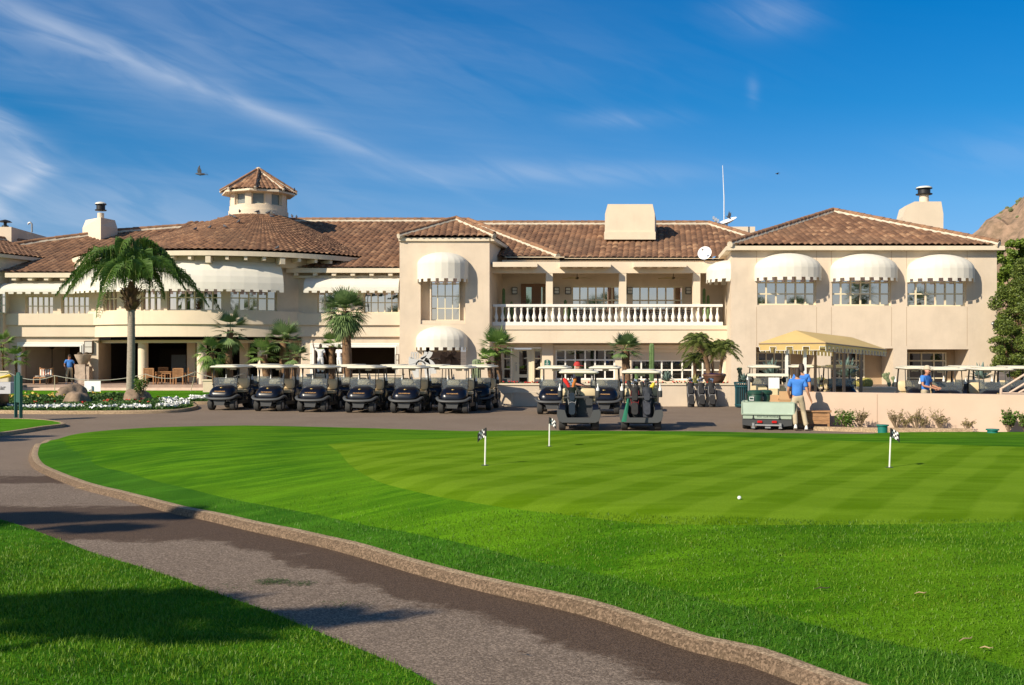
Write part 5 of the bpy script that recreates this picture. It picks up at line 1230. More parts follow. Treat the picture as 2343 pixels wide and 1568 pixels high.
def balcony_cactus(px, yt, lab, k):
    Y = 62.6; o = thing('potted_cactus', lab, 'cactus', (XW(px, Y), Y, BF)); mb = MB(); mb.lathe([(.14, 0), (.2, .3), (.22, .42), (.19, .42), (.01, .4)], (0, 0, 0), 14); mb.build('pot', mat('dark_clay_pot', (.14, .07, .05), .6), o, True, ang=.5)
    h = ZW(yt, Y)-BF
    for i in range(k):
        mb = MB(); x = (i-(k-1)/2)*.24; hh = h*(1-.18*i); mb.tube([(x*.3, 0, .38), (x, 0, .6), (x, 0, hh-.1), (x, 0, hh)], [.07, .1, .09, .03], 10); mb.build('stem', cact, o, True)
balcony_cactus(1226-72-2, 660, 'dark pointed cactus at the left end of the balcony', 1); balcony_cactus(1169+1, 690, 'low cactus pot on the balcony near the left end', 1)
balcony_cactus(1302, 686, 'two stemmed cactus behind the railing left of the big window', 3); balcony_cactus(1591+24, 660, 'slim cactus in a clay pot at the right end of the balcony', 2)
def pear(lab, px, py, Y, s, seed):
    random.seed(seed); o = thing('prickly_pear', lab, 'cactus', (XW(px, Y), Y, ZW(py, Y))); mb = MB()
    def pad(c, d, k, lv):
        e = c+d*.2*s*k; a = math.atan2(d.x, d.z); q = MB(); q.ell((0, 0, 0), (.10*s*k, .03, .16*s*k), 12, 8)
        R_ = Matrix.Rotation(a, 3, 'Y'); mb.add([R_ @ Vector(v)+c+d*.12*s*k for v in q.v], q.f)
        if lv: 
            for _ in range(2): nd = Vector((d.x+random.uniform(-.9, .9), random.uniform(-.2, .2), 1)).normalized(); pad(e, nd, k*.85, lv-1)
    pad(Vector((-.05, 0, 0)), Vector((-.2, 0, 1)).normalized(), 1.3, 3); pad(Vector((.1, 0, 0)), Vector((.5, 0, 1)).normalized(), 1.1, 2); mb.build('pads', mat('pear_green', (.20, .24, .12), .8, var=.2, vscale=6), o, True); return o
pear('prickly pear with stacked pads by the pillar right of the canopy', 2037, 883, 46.6, .72, 41); pear('pale prickly pear behind the trash can', 1697, 876, 46.6, .8, 42)
def barrel(lab, px, py, Y, r):
    o = thing('barrel_cactus', lab, 'cactus', (XW(px, Y), Y, ZW(py, Y))); mb = MB(); N = 32
    mb.loft([[(r*c*(1+.08*(1 if k % 2 else -1))*math.cos(2*PI*k/N), r*c*(1+.08*(1 if k % 2 else -1))*math.sin(2*PI*k/N), z*r) for k in range(N)] for c, z in ((.6, 0), (.95, .4), (1, .8), (.9, 1.25), (.6, 1.6), (.2, 1.7))]); mb.build('stem', barrel_m, o, True, ang=.9)
barrel('round tan barrel cactus beside a canopy post', 1877, 886, 46.7, .26); barrel('low golden barrel cactus right of the canopy', 1982, 887, 46.6, .26); barrel('low golden barrel cactus half hidden by the last canopy post', 1932+28, 886, 46.9, .18)
def leaf_cloud(mb, c, r, n, size, flat=1., dens=2.2):
    c = Vector(c)
    for _ in range(n):
        v = Vector((random.gauss(0, 1), random.gauss(0, 1), random.gauss(0, 1))).normalized()*random.random()**(1/dens); p = c+Vector((v.x*r[0], v.y*r[1], v.z*r[2])); a = Vector((random.gauss(0, 1), random.gauss(0, 1), random.gauss(0, .6))).normalized(); b = a.cross(Vector((random.gauss(0, 1), random.gauss(0, 1), random.gauss(0, 1)))).normalized(); s = size*random.uniform(.6, 1.3)
        mb.add([p-a*s*.5, p+b*s*.28, p+a*s*.5, p-b*s*.28], [(0, 1, 2, 3)])
def shrub(lab, c, r, n, size, m, seed, tw=8, name='shrub', lm=None, sparse=False):
    random.seed(seed); o = thing(name, lab, 'shrub', c); mb = MB(); lf = MB()
    for i in range(tw):
        a = random.uniform(0, 2*PI); d = Vector((math.cos(a)*r[0]*random.uniform(.2, .9), math.sin(a)*r[1]*.8, r[2]*random.uniform(.7, 1.9))); mid = d*.5+Vector((random.uniform(-.05, .05), 0, .05))
        mb.tube([(0, 0, -.03), mid, d], [.012, .009, .004], 5)
        if sparse:
            for k in range(3):
                e = mid.lerp(d, k/3)+Vector((random.uniform(-.14, .14), random.uniform(-.1, .1), random.uniform(.03, .15))); mb.tube([mid.lerp(d, k/3), e], [.006, .003], 4)
                for _ in range(n): leaf_cloud(lf, mid.lerp(e, random.random()), (.05, .05, .05), 2, size)
    mb.build('branches', wood_st, o)
    if not sparse:
        for i in range(7):
            a = random.uniform(0, 2*PI); leaf_cloud(lf, (math.cos(a)*r[0]*.45, math.sin(a)*r[1]*.45, r[2]*random.uniform(.5, 1.4)), (r[0]*.6, r[1]*.6, r[2]*.55), n//7, size)
    lf.build('leaves', m, o); return o
def wp(px, dY=.35): x = None; Y = 31.;  # point in front of the wall
def wpt(px, back=.5):
    Y = 31.0
    for _ in range(8): Y = wally(XW(px, Y))-back
    return (XW(px, Y), Y, .05)
shrub('bright green bushy shrub beside the wooden chest', wpt(1931, .7), (.34, .3, .32), 520, .08, m_bush, 51, 14)
shrub('sparse dry shrub right of the green bush', wpt(1968), (.38, .2, .34), 3, .06, m_dry, 52, 16, sparse=True)
for i, (px, s, m1) in enumerate(((2050, 1., m_dry), (2072, .55, m_dry), (2096, 1.05, m_dry), (2112, .6, m_dry), (2150, 1., m_dry), (2214, .5, m_dry))):
    shrub(('sparse yellowish shrub just right of the teal drum', 'tiny dry shrub between two bigger ones', 'sparse dry shrub against the wall behind the right flag', 'small reddish dry shrub beside it', 'leafless looking dry shrub in the middle of the pink wall', 'tiny low shrub near the second teal lid')[i], wpt(px), (.36*s, .2, .33*s), 3, .055, m1, 60+i, int(14*s)+3, sparse=True, name='dry_shrub')
shrub('leafy green shrub at the right end of the wall', wpt(2306), (.42, .2, .36), 7, .08, m_bush, 71, 20, sparse=True); shrub('leafy green shrub cut by the right picture edge', wpt(2345), (.4, .2, .36), 8, .08, m_bush, 72, 20, sparse=True)

# trees at the right
def leafy_tree(lab, base, blobs, n, size, m, seed, tr=.2, name='dense_tree'):
    random.seed(seed); o = thing(name, lab, 'tree', base); mb = MB(); B = Vector(base); top = Vector(blobs[0][0])-B
    mb.tube([(0, 0, -.2), (0.05, 0, top.z*.5), (0, 0, top.z)], [tr, tr*.75, tr*.3], 8)
    for c, r in blobs: c = Vector(c)-B; mb.tube([(0, 0, c.z*.45), c*.7+Vector((0, 0, -.1)), c], [tr*.4, tr*.25, .03], 6)
    mb.build('trunk', boot_m, o, True); lf = MB()
    tot = sum(r[0]*r[2] for _, r in blobs)
    for c, r in blobs:
        c = Vector(c)-B; k = int(n*r[0]*r[2]/tot/9)
        for _ in range(9):
            v = Vector((random.gauss(0, 1), random.gauss(0, 1), random.gauss(0, 1))).normalized()*random.uniform(.45, 1.0); leaf_cloud(lf, c+Vector((v.x*r[0], v.y*r[1], v.z*r[2]))*1., (r[0]*.38, r[1]*.38, r[2]*.30), k, size)
    lf.build('crown', m, o); return o
Yt = 56.2; q = lambda px, py, Y=Yt: tuple(P(px, py, Y))
leafy_tree('dense dark green tree in front of the right corner of the clubhouse', (XW(2325, Yt), Yt, 0), [(q(2328, 715), (1.25, 1.2, 1.5)), (q(2302, 815), (.75, 1.3, .9)), (q(2335, 800), (1.3, 1.5, 1.5)), (q(2372, 740), (1.4, 1.4, 2.2)), (q(2322, 655), (.9, 1, .9)), (q(2352, 630), (1.1, 1, 1.2)), (q(2292, 765), (.6, 1, .55)), (q(2305, 730), (.8, 1, .8)), (q(2348, 835), (1.2, 1.4, 1.0)), (q(2312, 838), (.7, 1.2, .7))], 50000, .12, m_dtree, 81)
Yt2 = 66.; leafy_tree('lighter green open tree behind the right corner of the clubhouse', (XW(2330, Yt2), Yt2, 0), [(q(2330, 620, Yt2), (1.4, 1.3, 1.2)), (q(2300, 590, Yt2), (.8, 1, .8)), (q(2318, 565, Yt2), (.6, 1, .5)), (q(2300, 655, Yt2), (.7, 1, .9)), (q(2360, 590, Yt2), (1.2, 1.2, 1.3)), (q(2300, 700, Yt2), (.9, 1, 1.2))], 15000, .19, m_ltree, 82, name='light_tree')
random.seed(3)
# hill
hx = np.linspace(120, 420, 90); hy = np.linspace(330, 640, 60); HX, HYY = np.meshgrid(hx, hy)
Z = 112*np.exp(-((HX-292)/92)**2-((HYY-470)/105)**2)-3
Z += np.array([mnoise.fractal(Vector((a/28, b/28, 3.)), 1., 2., 7)*12 for a, b in zip(HX.ravel(), HYY.ravel())]).reshape(HX.shape)*np.clip(Z/30, 0, 1)
Vh = np.column_stack([HX.ravel(), HYY.ravel(), Z.ravel()]); nx = len(hx); Th = []
for j in range(len(hy)-1):
    for i in range(nx-1): a = j*nx+i; Th += [(a, a+1, a+nx+1), (a, a+nx+1, a+nx)]
tag(np_mesh('hill', Vh, np.array(Th), mat('rocky_hill', (.34, .225, .15), .95, vscale=.3, col2=(.17, .12, .075), bump=1., bscale=.5, detail=8), smooth=False), kind='structure')
mb = MB()
for _ in range(1100):
    i = random.randrange(len(Vh)); 
    if Vh[i][2] > 15: mb.ell(tuple(Vh[i]+np.array([random.uniform(-2, 2), random.uniform(-2, 2), .3])), (random.uniform(.8, 2), 1.4, random.uniform(.6, 1.4)), 6, 4)
tag(mb.build('desert_scrub', mat('scrub_green', (.12, .14, .06), .95)), 'dusty green desert scrub dotted over the rocky hill', 'scrub', kind='stuff')
# ------------------------------------------------------------------ golf carts
navy = mat('navy_gloss_paint', (.003, .004, .010), .28, coat=.22, spec=.3)
navy2 = mat('black_gloss_paint', (.012, .013, .018), .2, coat=.6)
plastic = mat('dark_grey_plastic', (.045, .047, .05), .55); plastic_l = mat('grey_plastic', (.065, .068, .07), .5)
rubber = mat('rubber', (.030, .030, .030), .85); rim_m = mat('silver_rim', (.5, .5, .5), .3, .7)
seat_m = mat('beige_vinyl', (.62, .50, .31), .45); roof_m = mat('cream_roof_plastic', (.74, .70, .56), .4, var=.04, vscale=3)
gold = mat('gold_print', (.55, .30, .10), .5); goldb = mat('gold_badge', (.45, .32, .12), .35, .6)
wplast = mat('white_plastic', (.75, .75, .73), .45); blackf = mat('black_fabric', (.02, .02, .022), .8, var=.3, vscale=9)
def shield():
    m = bpy.data.materials.new('clear_windshield'); m.use_nodes = True; nt = m.node_tree; x = NX(nt); nt.nodes.remove(nt.nodes['Principled BSDF'])
    t = x.n('ShaderNodeBsdfTransparent'); t.inputs[0].default_value = (.72, .75, .76, 1); g = x.n('ShaderNodeBsdfGlossy'); g.inputs['Roughness'].default_value = .25; g.inputs[0].default_value = (.75, .72, .68, 1)
    d = x.n('ShaderNodeBsdfDiffuse'); d.inputs[0].default_value = (.75, .77, .78, 1); a = x.n('ShaderNodeMixShader'); a.inputs[0].default_value = .07; x.link(t.outputs[0], a.inputs[1]); x.link(d.outputs[0], a.inputs[2])
    b = x.n('ShaderNodeMixShader'); fr = x.n('ShaderNodeFresnel'); fr.inputs[0].default_value = 1.5; x.link(fr.outputs[0], b.inputs[0]); x.link(a.outputs[0], b.inputs[1]); x.link(g.outputs[0], b.inputs[2]); x.link(b.outputs[0], nt.nodes['Material Output'].inputs[0]); return m
shield_m = shield()
def add_wheel(t, x, y, r=.23, w=.2, name='wheel', rm=None, z=None):
    mb = MB(); z = r if z is None else z
    mb.lathe([(r*.62, -w/2), (r*.9, -w/2), (r*.985, -w*.38), (r, -w*.2), (r, w*.2), (r*.985, w*.38), (r*.9, w/2), (r*.62, w/2), (r*.6, 0)], (x, y, z), 28, axis='x', cap=False); wh = mb.build(name, rubber, t, True, ang=.5)
    mb = MB(); s = 1 if x > 0 else -1
    mb.lathe([(r*.62, -w*.42), (r*.62, w*.42)], (x, y, z), 20, axis='x'); mb.lathe([(r*.30, s*w*.43), (r*.26, s*w*.5), (r*.05, s*w*.53)], (x, y, z), 14, axis='x')
    for k in range(5): a = 2*PI*k/5; mb.box((x+s*w*.44, y+math.cos(a)*r*.42, z+math.sin(a)*r*.42), (.012, r*.14, r*.34), (PI/2-a+PI/2 if False else -(a-PI/2)*-1, 0, 0))
    mb.build('rim', rm or rim_m, wh, True, ang=.5); return wh
def golf_cart(lab):
    t = thing('golf_cart', lab, 'golf cart', (0, 0, 0), 0)
    # hood: lofted from the nose back to the dash
    mb = MB(); secs = []
    for y, hw, z0, z1, r in ((-1.20, .24, .53, .60, .03), (-1.17, .38, .49, .70, .09), (-1.10, .46, .47, .80, .15), (-.98, .51, .46, .90, .20), (-.82, .525, .46, .97, .22), (-.66, .51, .46, 1.0, .22), (-.56, .48, .46, 1.0, .2)):
        pts = rrect(hw, (z1-z0)/2, r, 4); sc = lambda zz: 1.0 if zz < 0 else 1-.13*(zz/((z1-z0)/2))
        secs.append([(x*sc(z), y, z+(z0+z1)/2) for x, z in pts])
    mb.loft(secs); mb.build('hood', navy, t, True, ang=.9)
    # fender lip wrapping the front
    mb = MB(); pts = [(-.60, -.58, .50), (-.615, -.80, .585), (-.60, -1.0, .57), (-.50, -1.16, .50), (-.3, -1.235, .475), (0, -1.255, .47)]; pts = pts+[(-x, y, z) for x, y, z in pts[::-1][1:]]
    mb.tube(smooth_line(pts, .08), .062, 8, flat=.8); mb.build('front_bumper', plastic_l, t, True)
    mb = MB(); mb.loft([[(x*s, -1.19+dy, z) for x, z in ((-.25, .43), (.25, .43), (.19, .21), (-.19, .21))] for s, dy in ((1, 0), (.95, .18))]); mb.build('grille', plastic, t)
    mb = MB(); mb.bb(-.5, .5, -.62, .15, .27, .33); mb.bb(-.3, .3, -1.0, 1.0, .2, .268); mb.bb(-.42, .42, -.86, -.80, .20, .25); mb.bb(-.42, .42, .80, .86, .20, .25); mb.bb(-.57, -.50, -.55, .5, .24, .38); mb.bb(.50, .57, -.55, .5, .24, .38); mb.build('chassis', black_m, t)
    mb = MB(); mb.bb(-.46, .46, -.56, -.48, .46, .97); mb.tube([(-.47, -.55, 1.0), (.47, -.55, 1.0)], .05, 8); mb.build('dashboard', plastic, t, True)
    mb = MB(); rslab(mb, (0, .30), .55, .30, .33, .67, .08); mb.build('seat_base', navy2, t, True)
    mb = MB(); rslab(mb, (0, .26), .54, .27, .672, .80, .1, .03); mb.build('seat', seat_m, t, True)
    for s in (-1, 1):
        mb = MB(); secs = [[(s*.272+x, .47+dy+z*.12, 1.03+z) for x, z in rrect(.255-i, .20-i, .11, 5)] for dy, i in ((0, .03), (.03, 0), (.09, 0), (.12, .03))]; mb.loft(secs); mb.build('backrest', seat_m, t, True)
    mb = MB(); mb.tube([(-.50, .60, .8), (-.50, .64, 1.0), (.50, .64, 1.0), (.50, .60, .8)], .02, 6); mb.build('seat_frame', black_m, t, True)
    # rear body
    for s in (-1, 1):
        mb = MB(); secs = [[(s*(.50+x*1.0), y, z) for x, z in ((-.10, .42), (.10, .40), (.115, z1*.6+.2), (.06, z1), (-.10, z1+.0))] for y, z1 in ((.45, .62), (.62, .76), (.85, .82), (1.05, .78), (1.14, .68))]
        mb.loft(secs if s > 0 else [q[::-1] for q in secs]); mb.build('rear_fender', navy, t, True, ang=.8)
    mb = MB(); out_ = [(-.60, .30), (-.50, .24), (.50, .24), (.60, .30), (.645, .46), (.635, .60), (.60, .64), (.42, .62), (.36, .42), (.33, .39), (-.33, .39), (-.36, .42), (-.42, .62), (-.60, .64), (-.635, .60), (-.645, .46)]
    mb.loft([[(x*.97, 1.00, z) for x, z in out_], [(x, 1.08, z) for x, z in out_], [(x*.985, 1.19, .44+(z-.44)*.96) for x, z in out_]]); mb.build('rear_bumper', plastic_l, t, True, ang=.5)
    mb = MB(); mb.bb(-.40, .40, .62, 1.05, .34, .385); mb.bb(-.40, .40, .56, .62, .34, .95); mb.bb(-.40, -.38, .62, 1.05, .385, .7); mb.bb(.38, .40, .62, 1.05, .385, .7); mb.tube([(-.42, .78, .96), (-.3, .95, .98), (.3, .95, .98), (.42, .78, .96)], .03, 6); mb.bb(-.02, .02, .62, .66, .385, 1.0)
    mb.build('bag_well', plastic, t)
    mb = MB(); rslab(mb, (0, .07), .59, .93, 1.665, 1.755, .16, .05); rslab(mb, (0, .07), .44, .74, 1.756, 1.79, .14, .02); mb.build('roof', roof_m, t, True, ang=.5)
    for s in (-1, 1):
        mb = MB(); mb.tube([(s*.50, -.62, .90), (s*.505, -.60, 1.15), (s*.50, -.50, 1.67)], .017, 6); mb.build('front_post', black_m, t, True)
        mb = MB(); mb.tube([(s*.50, .76, .70), (s*.50, .74, 1.25), (s*.49, .62, 1.67)], .028, 6); mb.build('rear_post', black_m, t, True)
        mb = MB(); mb.lathe([(.055, .98), (.065, 1.0), (.065, 1.17), (.05, 1.17)], (s*.56, .80, 0), 12); sb = mb.build('sand_bottle_holder', plastic, t, True, ang=.5)
        mb = MB(); mb.lathe([(.048, 1.171), (.048, 1.23), (.022, 1.28), (.02, 1.34), (.026, 1.36), (.01, 1.38)], (s*.56, .80, 0), 12); mb.build('sand_bottle', wplast, sb, True)
    mb = MB(); mb.box((0, -.60, 1.085), (1.0, .012, .40), (math.radians(-6), 0, 0)); mb.box((0, -.615, 1.085), (.98, .010, .36), (math.radians(-6), 0, 0)); mb.build('windshield', shield_m, t)
    mb = MB()
    for s in (-1, 1): mb.bb(s*.47, s*.53, -.65, -.58, .98, 1.03); 
    mb.build('windshield_clips', black_m, t)
    mb = MB(); n = 20; c = Vector((.26, -.28, 1.02)); ax = Vector((0, .75, .65)).normalized(); u1 = Vector((1, 0, 0)); u2 = ax.cross(u1)
    mb.tube([c+(u1*math.cos(2*PI*i/n)+u2*math.sin(2*PI*i/n))*.17 for i in range(n+1)], .018, 6, cap=False); mb.tube([c-u1*.16, c+u1*.16], .014, 5); mb.tube([c, c-u2*.15], .014, 5); mb.tube([c, Vector((.26, -.5, .80))], .03, 6); mb.build('steering_wheel', black_m, t, True)
    for x, y in ((-.46, -.83), (.46, -.83), (-.49, .83), (.49, .83)): add_wheel(t, x, y)
    pl_ = Vector((0, -1.155, .745)); tilt = math.radians(90-38)
    mb = MB(); mb.box((0, -1.125, .748), (.44, .03, .085), (math.radians(-40), 0, 0)); npl = mb.build('nameplate', navy2, t)
    text('THE PHOENICIAN', .056, (0, -1.149, .752), (PI/2-math.radians(40), 0, 0), gold, npl, sx=.98, offset=.001, ext=.004)
    mb = MB(); mb.ell((0, -1.00, .895), (.065, .03, .022), 12, 6); mb.build('badge', goldb, t, True)
    mb = MB(); mb.bb(-.12, .12, .18, .2, 1.58, 1.665); mb.build('notice', wplast, t)
    mb = MB(); mb.bb(-.10, .08, .455, .465, .98, 1.06); return t
cart0 = golf_cart('navy golf cart')
RZ = math.radians(-8)
used = [False]
def place_cart(px, y, lab, group, rz=RZ, Yc=None, z=0.):
    g = G(px, y, z) if Yc is None else Vector((XW(px, Yc), Yc, z)); fwd = Vector((math.sin(rz), -math.cos(rz), 0)); c = g-fwd*.83; c.z = z
    if not used[0]:
        used[0] = True; cart0.location = c; cart0.rotation_euler = (0, 0, rz); cart0['label'] = lab; cart0['group'] = group; return cart0
    return dup(cart0, c, rz, lab, group)
g1 = 'golf carts parked in two rows left of the planter wall'
for px, y, lab in ((510, 938.6, 'navy golf cart at the left end of the front row'), (616, 941, 'second navy golf cart from the left in the front row'), (716, 943, 'third navy golf cart from the left in the front row'),
                   (825.5, 944.6, 'fourth navy golf cart from the left in the front row, left of the sculpture'), (929, 945.4, 'fifth navy golf cart of the front row, next to last'), (1038, 946.4, 'navy golf cart at the right end of the front row')):
    place_cart(px, y, lab, g1)
for px, y, lab in ((587, 931.5, 'back row golf cart behind the two leftmost front carts'), (690, 933, 'back row golf cart between the second and third front carts'), (790, 935, 'back row golf cart between the third and fourth front carts'),
                   (889, 936.5, 'back row golf cart between the fourth and fifth front carts'), (988, 937.5, 'back row golf cart between the last two front carts'), (1092, 938.5, 'golf cart at the right end of the back row')):
    place_cart(px, y, lab, g1)
g2 = 'golf carts in front of the planter wall below the balcony'
place_cart(1264, 948, 'navy golf cart facing the green, left of the man in the red cap', g2); place_cart(1382, 948, 'navy golf cart facing the green, right of the man in the red cap', g2)
# the two seen from behind
def cart_rear(px, Yr, lab): 
    c = Vector((XW(px, Yr), Yr+.83, 0)); return dup(cart0, c, PI-math.atan2(c.x, c.y), lab, 'golf carts seen from behind at the edge of the green')
cA = cart_rear(1328, 30.9, 'golf cart seen from behind carrying one black golf bag'); cB = cart_rear(1474, 30.9, 'golf cart seen from behind carrying two golf bags and a green towel')
g3 = 'golf carts parked behind the pink retaining wall'
for px, Y, lab in ((1752, 41.5, 'cart parked behind the utility truck, left of the canopy posts'), (1846, 42, 'cart under the canopy between its white posts'), (1928, 41, 'cart under the canopy behind its shaded posts'),
                   (2108, 38.6, 'cart just left of the man in the tan cap'), (2170, 36.4, 'cart the man in the tan cap reaches towards'), (2222, 39.4, 'cart behind the gap between the two right hand carts'), (2280, 36.4, 'cart behind the start of the stair railing'), (2338, 39.0, 'cart cut by the right picture edge')):
    place_cart(px, 0, lab, g3, Yc=Y-.8)

# ------------------------------------------------------------------ golf bags
silver = mat('chrome_club', (.6, .6, .6), .25, .9); redf = mat('red_fabric', (.20, .012, .014), .8); piping = mat('grey_piping', (.30, .30, .31), .7); slate = mat('slate_fabric', (.035, .04, .055), .75, var=.3, vscale=9)
def golf_bag(lab, loc, rz, tilt, m, tri, clubs=9, covers=(), h=.86, seed=1, group=None, towel=None, stand=False):
    random.seed(seed); t = thing('golf_bag', lab, 'golf bag', loc, rz, group); t.rotation_euler = (tilt, 0, rz)
    mb = MB(); prof = [(.115, 0), (.13, .03), (.13, .25), (.14, .5), (.135, h-.12), (.15, h-.05), (.155, h), (.135, h), (.12, h-.05)]
    mb.loft([[(r*math.cos(2*PI*k/16), r*.85*math.sin(2*PI*k/16), z) for k in range(16)] for r, z in prof], cap=True); mb.build('bag_body', m, t, True, ang=.6)
    mb = MB(); mb.loft([[(x*s, -.10+dy, .24+z) for x, z in rrect(.11, .17, .07, 4)] for s, dy in ((1, 0), (1, -.07), (.8, -.11))]); mb.build('pocket', m, t, True)
    mb = MB(); mb.loft([[(x*s, -.10+dy, .60+z) for x, z in rrect(.095, .11, .06, 4)] for s, dy in ((1, 0), (1, -.05), (.8, -.08))]); mb.build('pocket', m, t, True)
    mb = MB()
    for s in (-1, 1): mb.tube([(s*.128, -.03, .1), (s*.10, -.155, .22), (s*.10, -.15, .42), (s*.125, -.08, .55), (s*.11, -.12, .78)], .008, 5)
    mb.tube([(-.09, -.19, .42), (0, -.20, .44), (.09, -.19, .42)], .008, 5); mb.build('piping', tri, t, True)
    mb = MB(); mb.tube([(.14, .02, .15), (.20, .0, .35), (.20, 0, .6), (.14, .02, .76)], .016, 6); mb.build('strap', blackf, t, True)
    for i in range(clubs):
        a = random.uniform(0, 2*PI); r = random.uniform(.02, .09); x, y = r*math.cos(a), r*.8*math.sin(a); hh = h+random.uniform(.10, .22); mb = MB(); dx = random.uniform(-.03, .03)
        mb.tube([(x, y, h-.1), (x+dx, y, hh)], .006, 5)
        if i < 6: mb.loft([[(x+dx+sx*.048, y-.01, hh+sz*.04) for sx, sz in ((-1, -.4), (.8, -1), (1, .3), (-.6, .9))], [(x+dx+sx*.048, y+.012, hh+sz*.04) for sx, sz in ((-1, -.4), (.8, -1), (1, .3), (-.6, .9))]])
        else: mb.ell((x+dx+.02, y, hh+.02), (.062, .045, .04), 10, 6)
        mb.build('club', silver if i < 5 else blackf, t, True)
    for (x, y, z0, z1, lean, cm) in covers:
        mb = MB(); mb.tube([(x, y, z0), (x+lean*.4, y, (z0+z1)/2), (x+lean*.8, y, z1-.06), (x+lean, y, z1)], [.035, .055, .062, .03], 12); mb.build('headcover', cm, t, True)
    return t
g4 = 'three golf bags leaning on the planter wall'
for k, (px, lab) in enumerate(((1580.5, 'left golf bag of three leaning on the planter wall'), (1605, 'middle golf bag of three leaning on the planter wall'), (1628.5, 'right golf bag of three leaning on the planter wall'))):
    b = golf_bag(lab, (XW(px, 43.55), 43.55, 0.0), 0, math.radians(-14), blackf, piping, 9, [], .90, 100+k, g4); b.scale = (1.12,)*3
redh = mat('red_knit', (.60, .02, .015), .85); whk = mat('white_knit', (.7, .68, .62), .85); orang = mat('orange_plush', (.48, .16, .03), .9); yel = mat('yellow_cover', (.70, .50, .03), .6)
def on_cart(cart, x, lab, m, tri, covers, seed, clubs): # bag standing in the rear well
    M = Matrix.Translation(cart.location) @ Matrix.Rotation(cart.rotation_euler.z, 4, 'Z'); p = M @ Vector((x, .86, .39)); return golf_bag(lab, tuple(p), cart.rotation_euler.z+PI, math.radians(-5), m, tri, clubs, covers, .88, seed)
on_cart(cA, .20, 'black golf bag with red and orange headcovers on the left rear cart', navy2, piping, [(-.06, 0, .82, 1.15, -.19, redh), (.02, .02, .85, 1.17, .08, orang)], 110, 4)
mb = MB(); c = cA.location
on_cart(cB, .18, 'black and red golf bag on the right hand rear cart', blackf, redf, [(-.10, 0, .78, 1.08, -.12, blackf), (.04, 0, .75, .98, .02, blackf)], 111, 12)
on_cart(cB, -.18, 'slate grey golf bag with a yellow headcover on the right hand rear cart', slate, slate, [(.0, 0, .78, 1.06, -.02, blackf), (.08, 0, .75, 1.02, .12, yel), (-.10, 0, .78, 1.06, -.06, blackf)], 112, 11)
t = thing('towel', 'green towel hanging from the red and black golf bag', 'towel', (XW(1437, 29.95), 29.95, .98)); random.seed(5)
mb = MB(); secs = []
for i in range(8):
    z = -i*.095; w0 = .028+.006*i; xx = -.018*i; secs.append([(xx-w0, -.012, z), (xx-w0*.2, -.03, z), (xx+w0, -.012, z), (xx+w0, .012, z), (xx-w0, .012, z)])
mb.loft(secs); mb.build('cloth', mat('green_towel', (.02, .17, .10), .9), t, True); 

# ------------------------------------------------------------------ utility truck
ug = mat('grey_green_paint', (.34, .42, .33), .5, var=.05, vscale=3); ug2 = mat('pale_green_panel', (.45, .55, .46), .45, var=.06, vscale=2); redl = mat('tail_lamp_red', (.5, .01, .015), .2, coat=1)
U = thing('utility_cart', 'small utility truck with a grey green tipping bed seen from behind', 'utility cart', (XW(1756, 31.0), 31.0, 0), -math.atan2(XW(1756, 31.0), 31.0))
# local: rear bumper at y=0, forward +y
mb = MB(); mb.box((0, -.02, .645), (1.50, .045, .36), (math.radians(4), 0, 0)); tg = mb.build('tailgate', ug2, U)
mb = MB()
for z in (.47, .82): mb.bb(-.765, .765, -.055, -.0, z-.018, z+.018)
for x in (-.75, .75): mb.bb(x-.018, x+.018, -.06, .0, .489, .801)
mb.build('tailgate_rim', ug, tg)
mb = MB(); mb.bb(-.76, -.72, .03, 1.5, .48, .81); mb.bb(.72, .76, .03, 1.5, .48, .81); mb.bb(-.72, .72, 1.46, 1.5, .48, .81); mb.bb(-.72, .72, .03, 1.46, .46, .50); mb.build('bed', ug, U)
mb = MB(); mb.bb(-.72, .68, -.01, .05, .33, .455); bp_ = mb.build('rear_panel', ug, U)
text('GOLF CLUB HOUSE #2', .062, (0, -.014, .395), (PI/2, 0, 0), black_m, bp_, ext=.002)
for x in (-.42, .34): 
    mb = MB(); mb.bb(x-.015, x+.015, -.025, -.012, .36, .44); mb.bb(x-.03, x+.03, -.03, -.012, .34, .36); mb.build('latch', black_m, bp_)
mb = MB(); mb.loft([[(x, .02, z) for x, z in ((-.74, .325), (.70, .325), (.70, .14), (.4, .10), (-.4, .10), (-.74, .14))], [(x, .25, z) for x, z in ((-.74, .325), (.70, .325), (.70, .14), (.4, .10), (-.4, .10), (-.74, .14))]]); mb.build('rear_frame', plastic, U)
for x in (-.23, .19):
    mb = MB(); rslab(mb, (x, 0), .075, .02, .20, .275, .015); mb.build('tail_lamp', redl, U, True)
mb = MB()
for x in (-.42, .36): mb.box((x, -.03, .13), (.07, .08, .16)); mb.bb(x-.05, x+.05, -.10, -.02, .05, .08); mb.tube([(x, -.05, .18), (x+.0, -.08, .12)], .02, 6)
mb.tube([(-.45, -.02, .14), (.4, -.02, .14)], .025, 8); mb.bb(-.08, .08, -.12, .0, .06, .10); mb.build('hitch', metal_g, U, False)
mb = MB(); mb.bb(-.35, .35, .26, 2.6, .25, .45); mb.bb(-.6, .6, 1.5, 2.9, .3, .42); mb.build('chassis', black_m, U)
for x, y in ((-.62, .42), (.60, .42), (-.55, 2.5), (.55, 2.5)): add_wheel(U, x, y, .24, .24)
mb = MB(); rslab(mb, (0, 1.75), .62, .25, .42, .80, .08); mb.build('seat_base', ug, U, True)
for x in (-.28, .28): mb = MB(); mb.loft([[(x+a, 1.98+d, 1.05+b) for a, b in rrect(.26, .2, .1, 4)] for d in (-.08, 0)]); mb.build('backrest', seat_m, U, True)
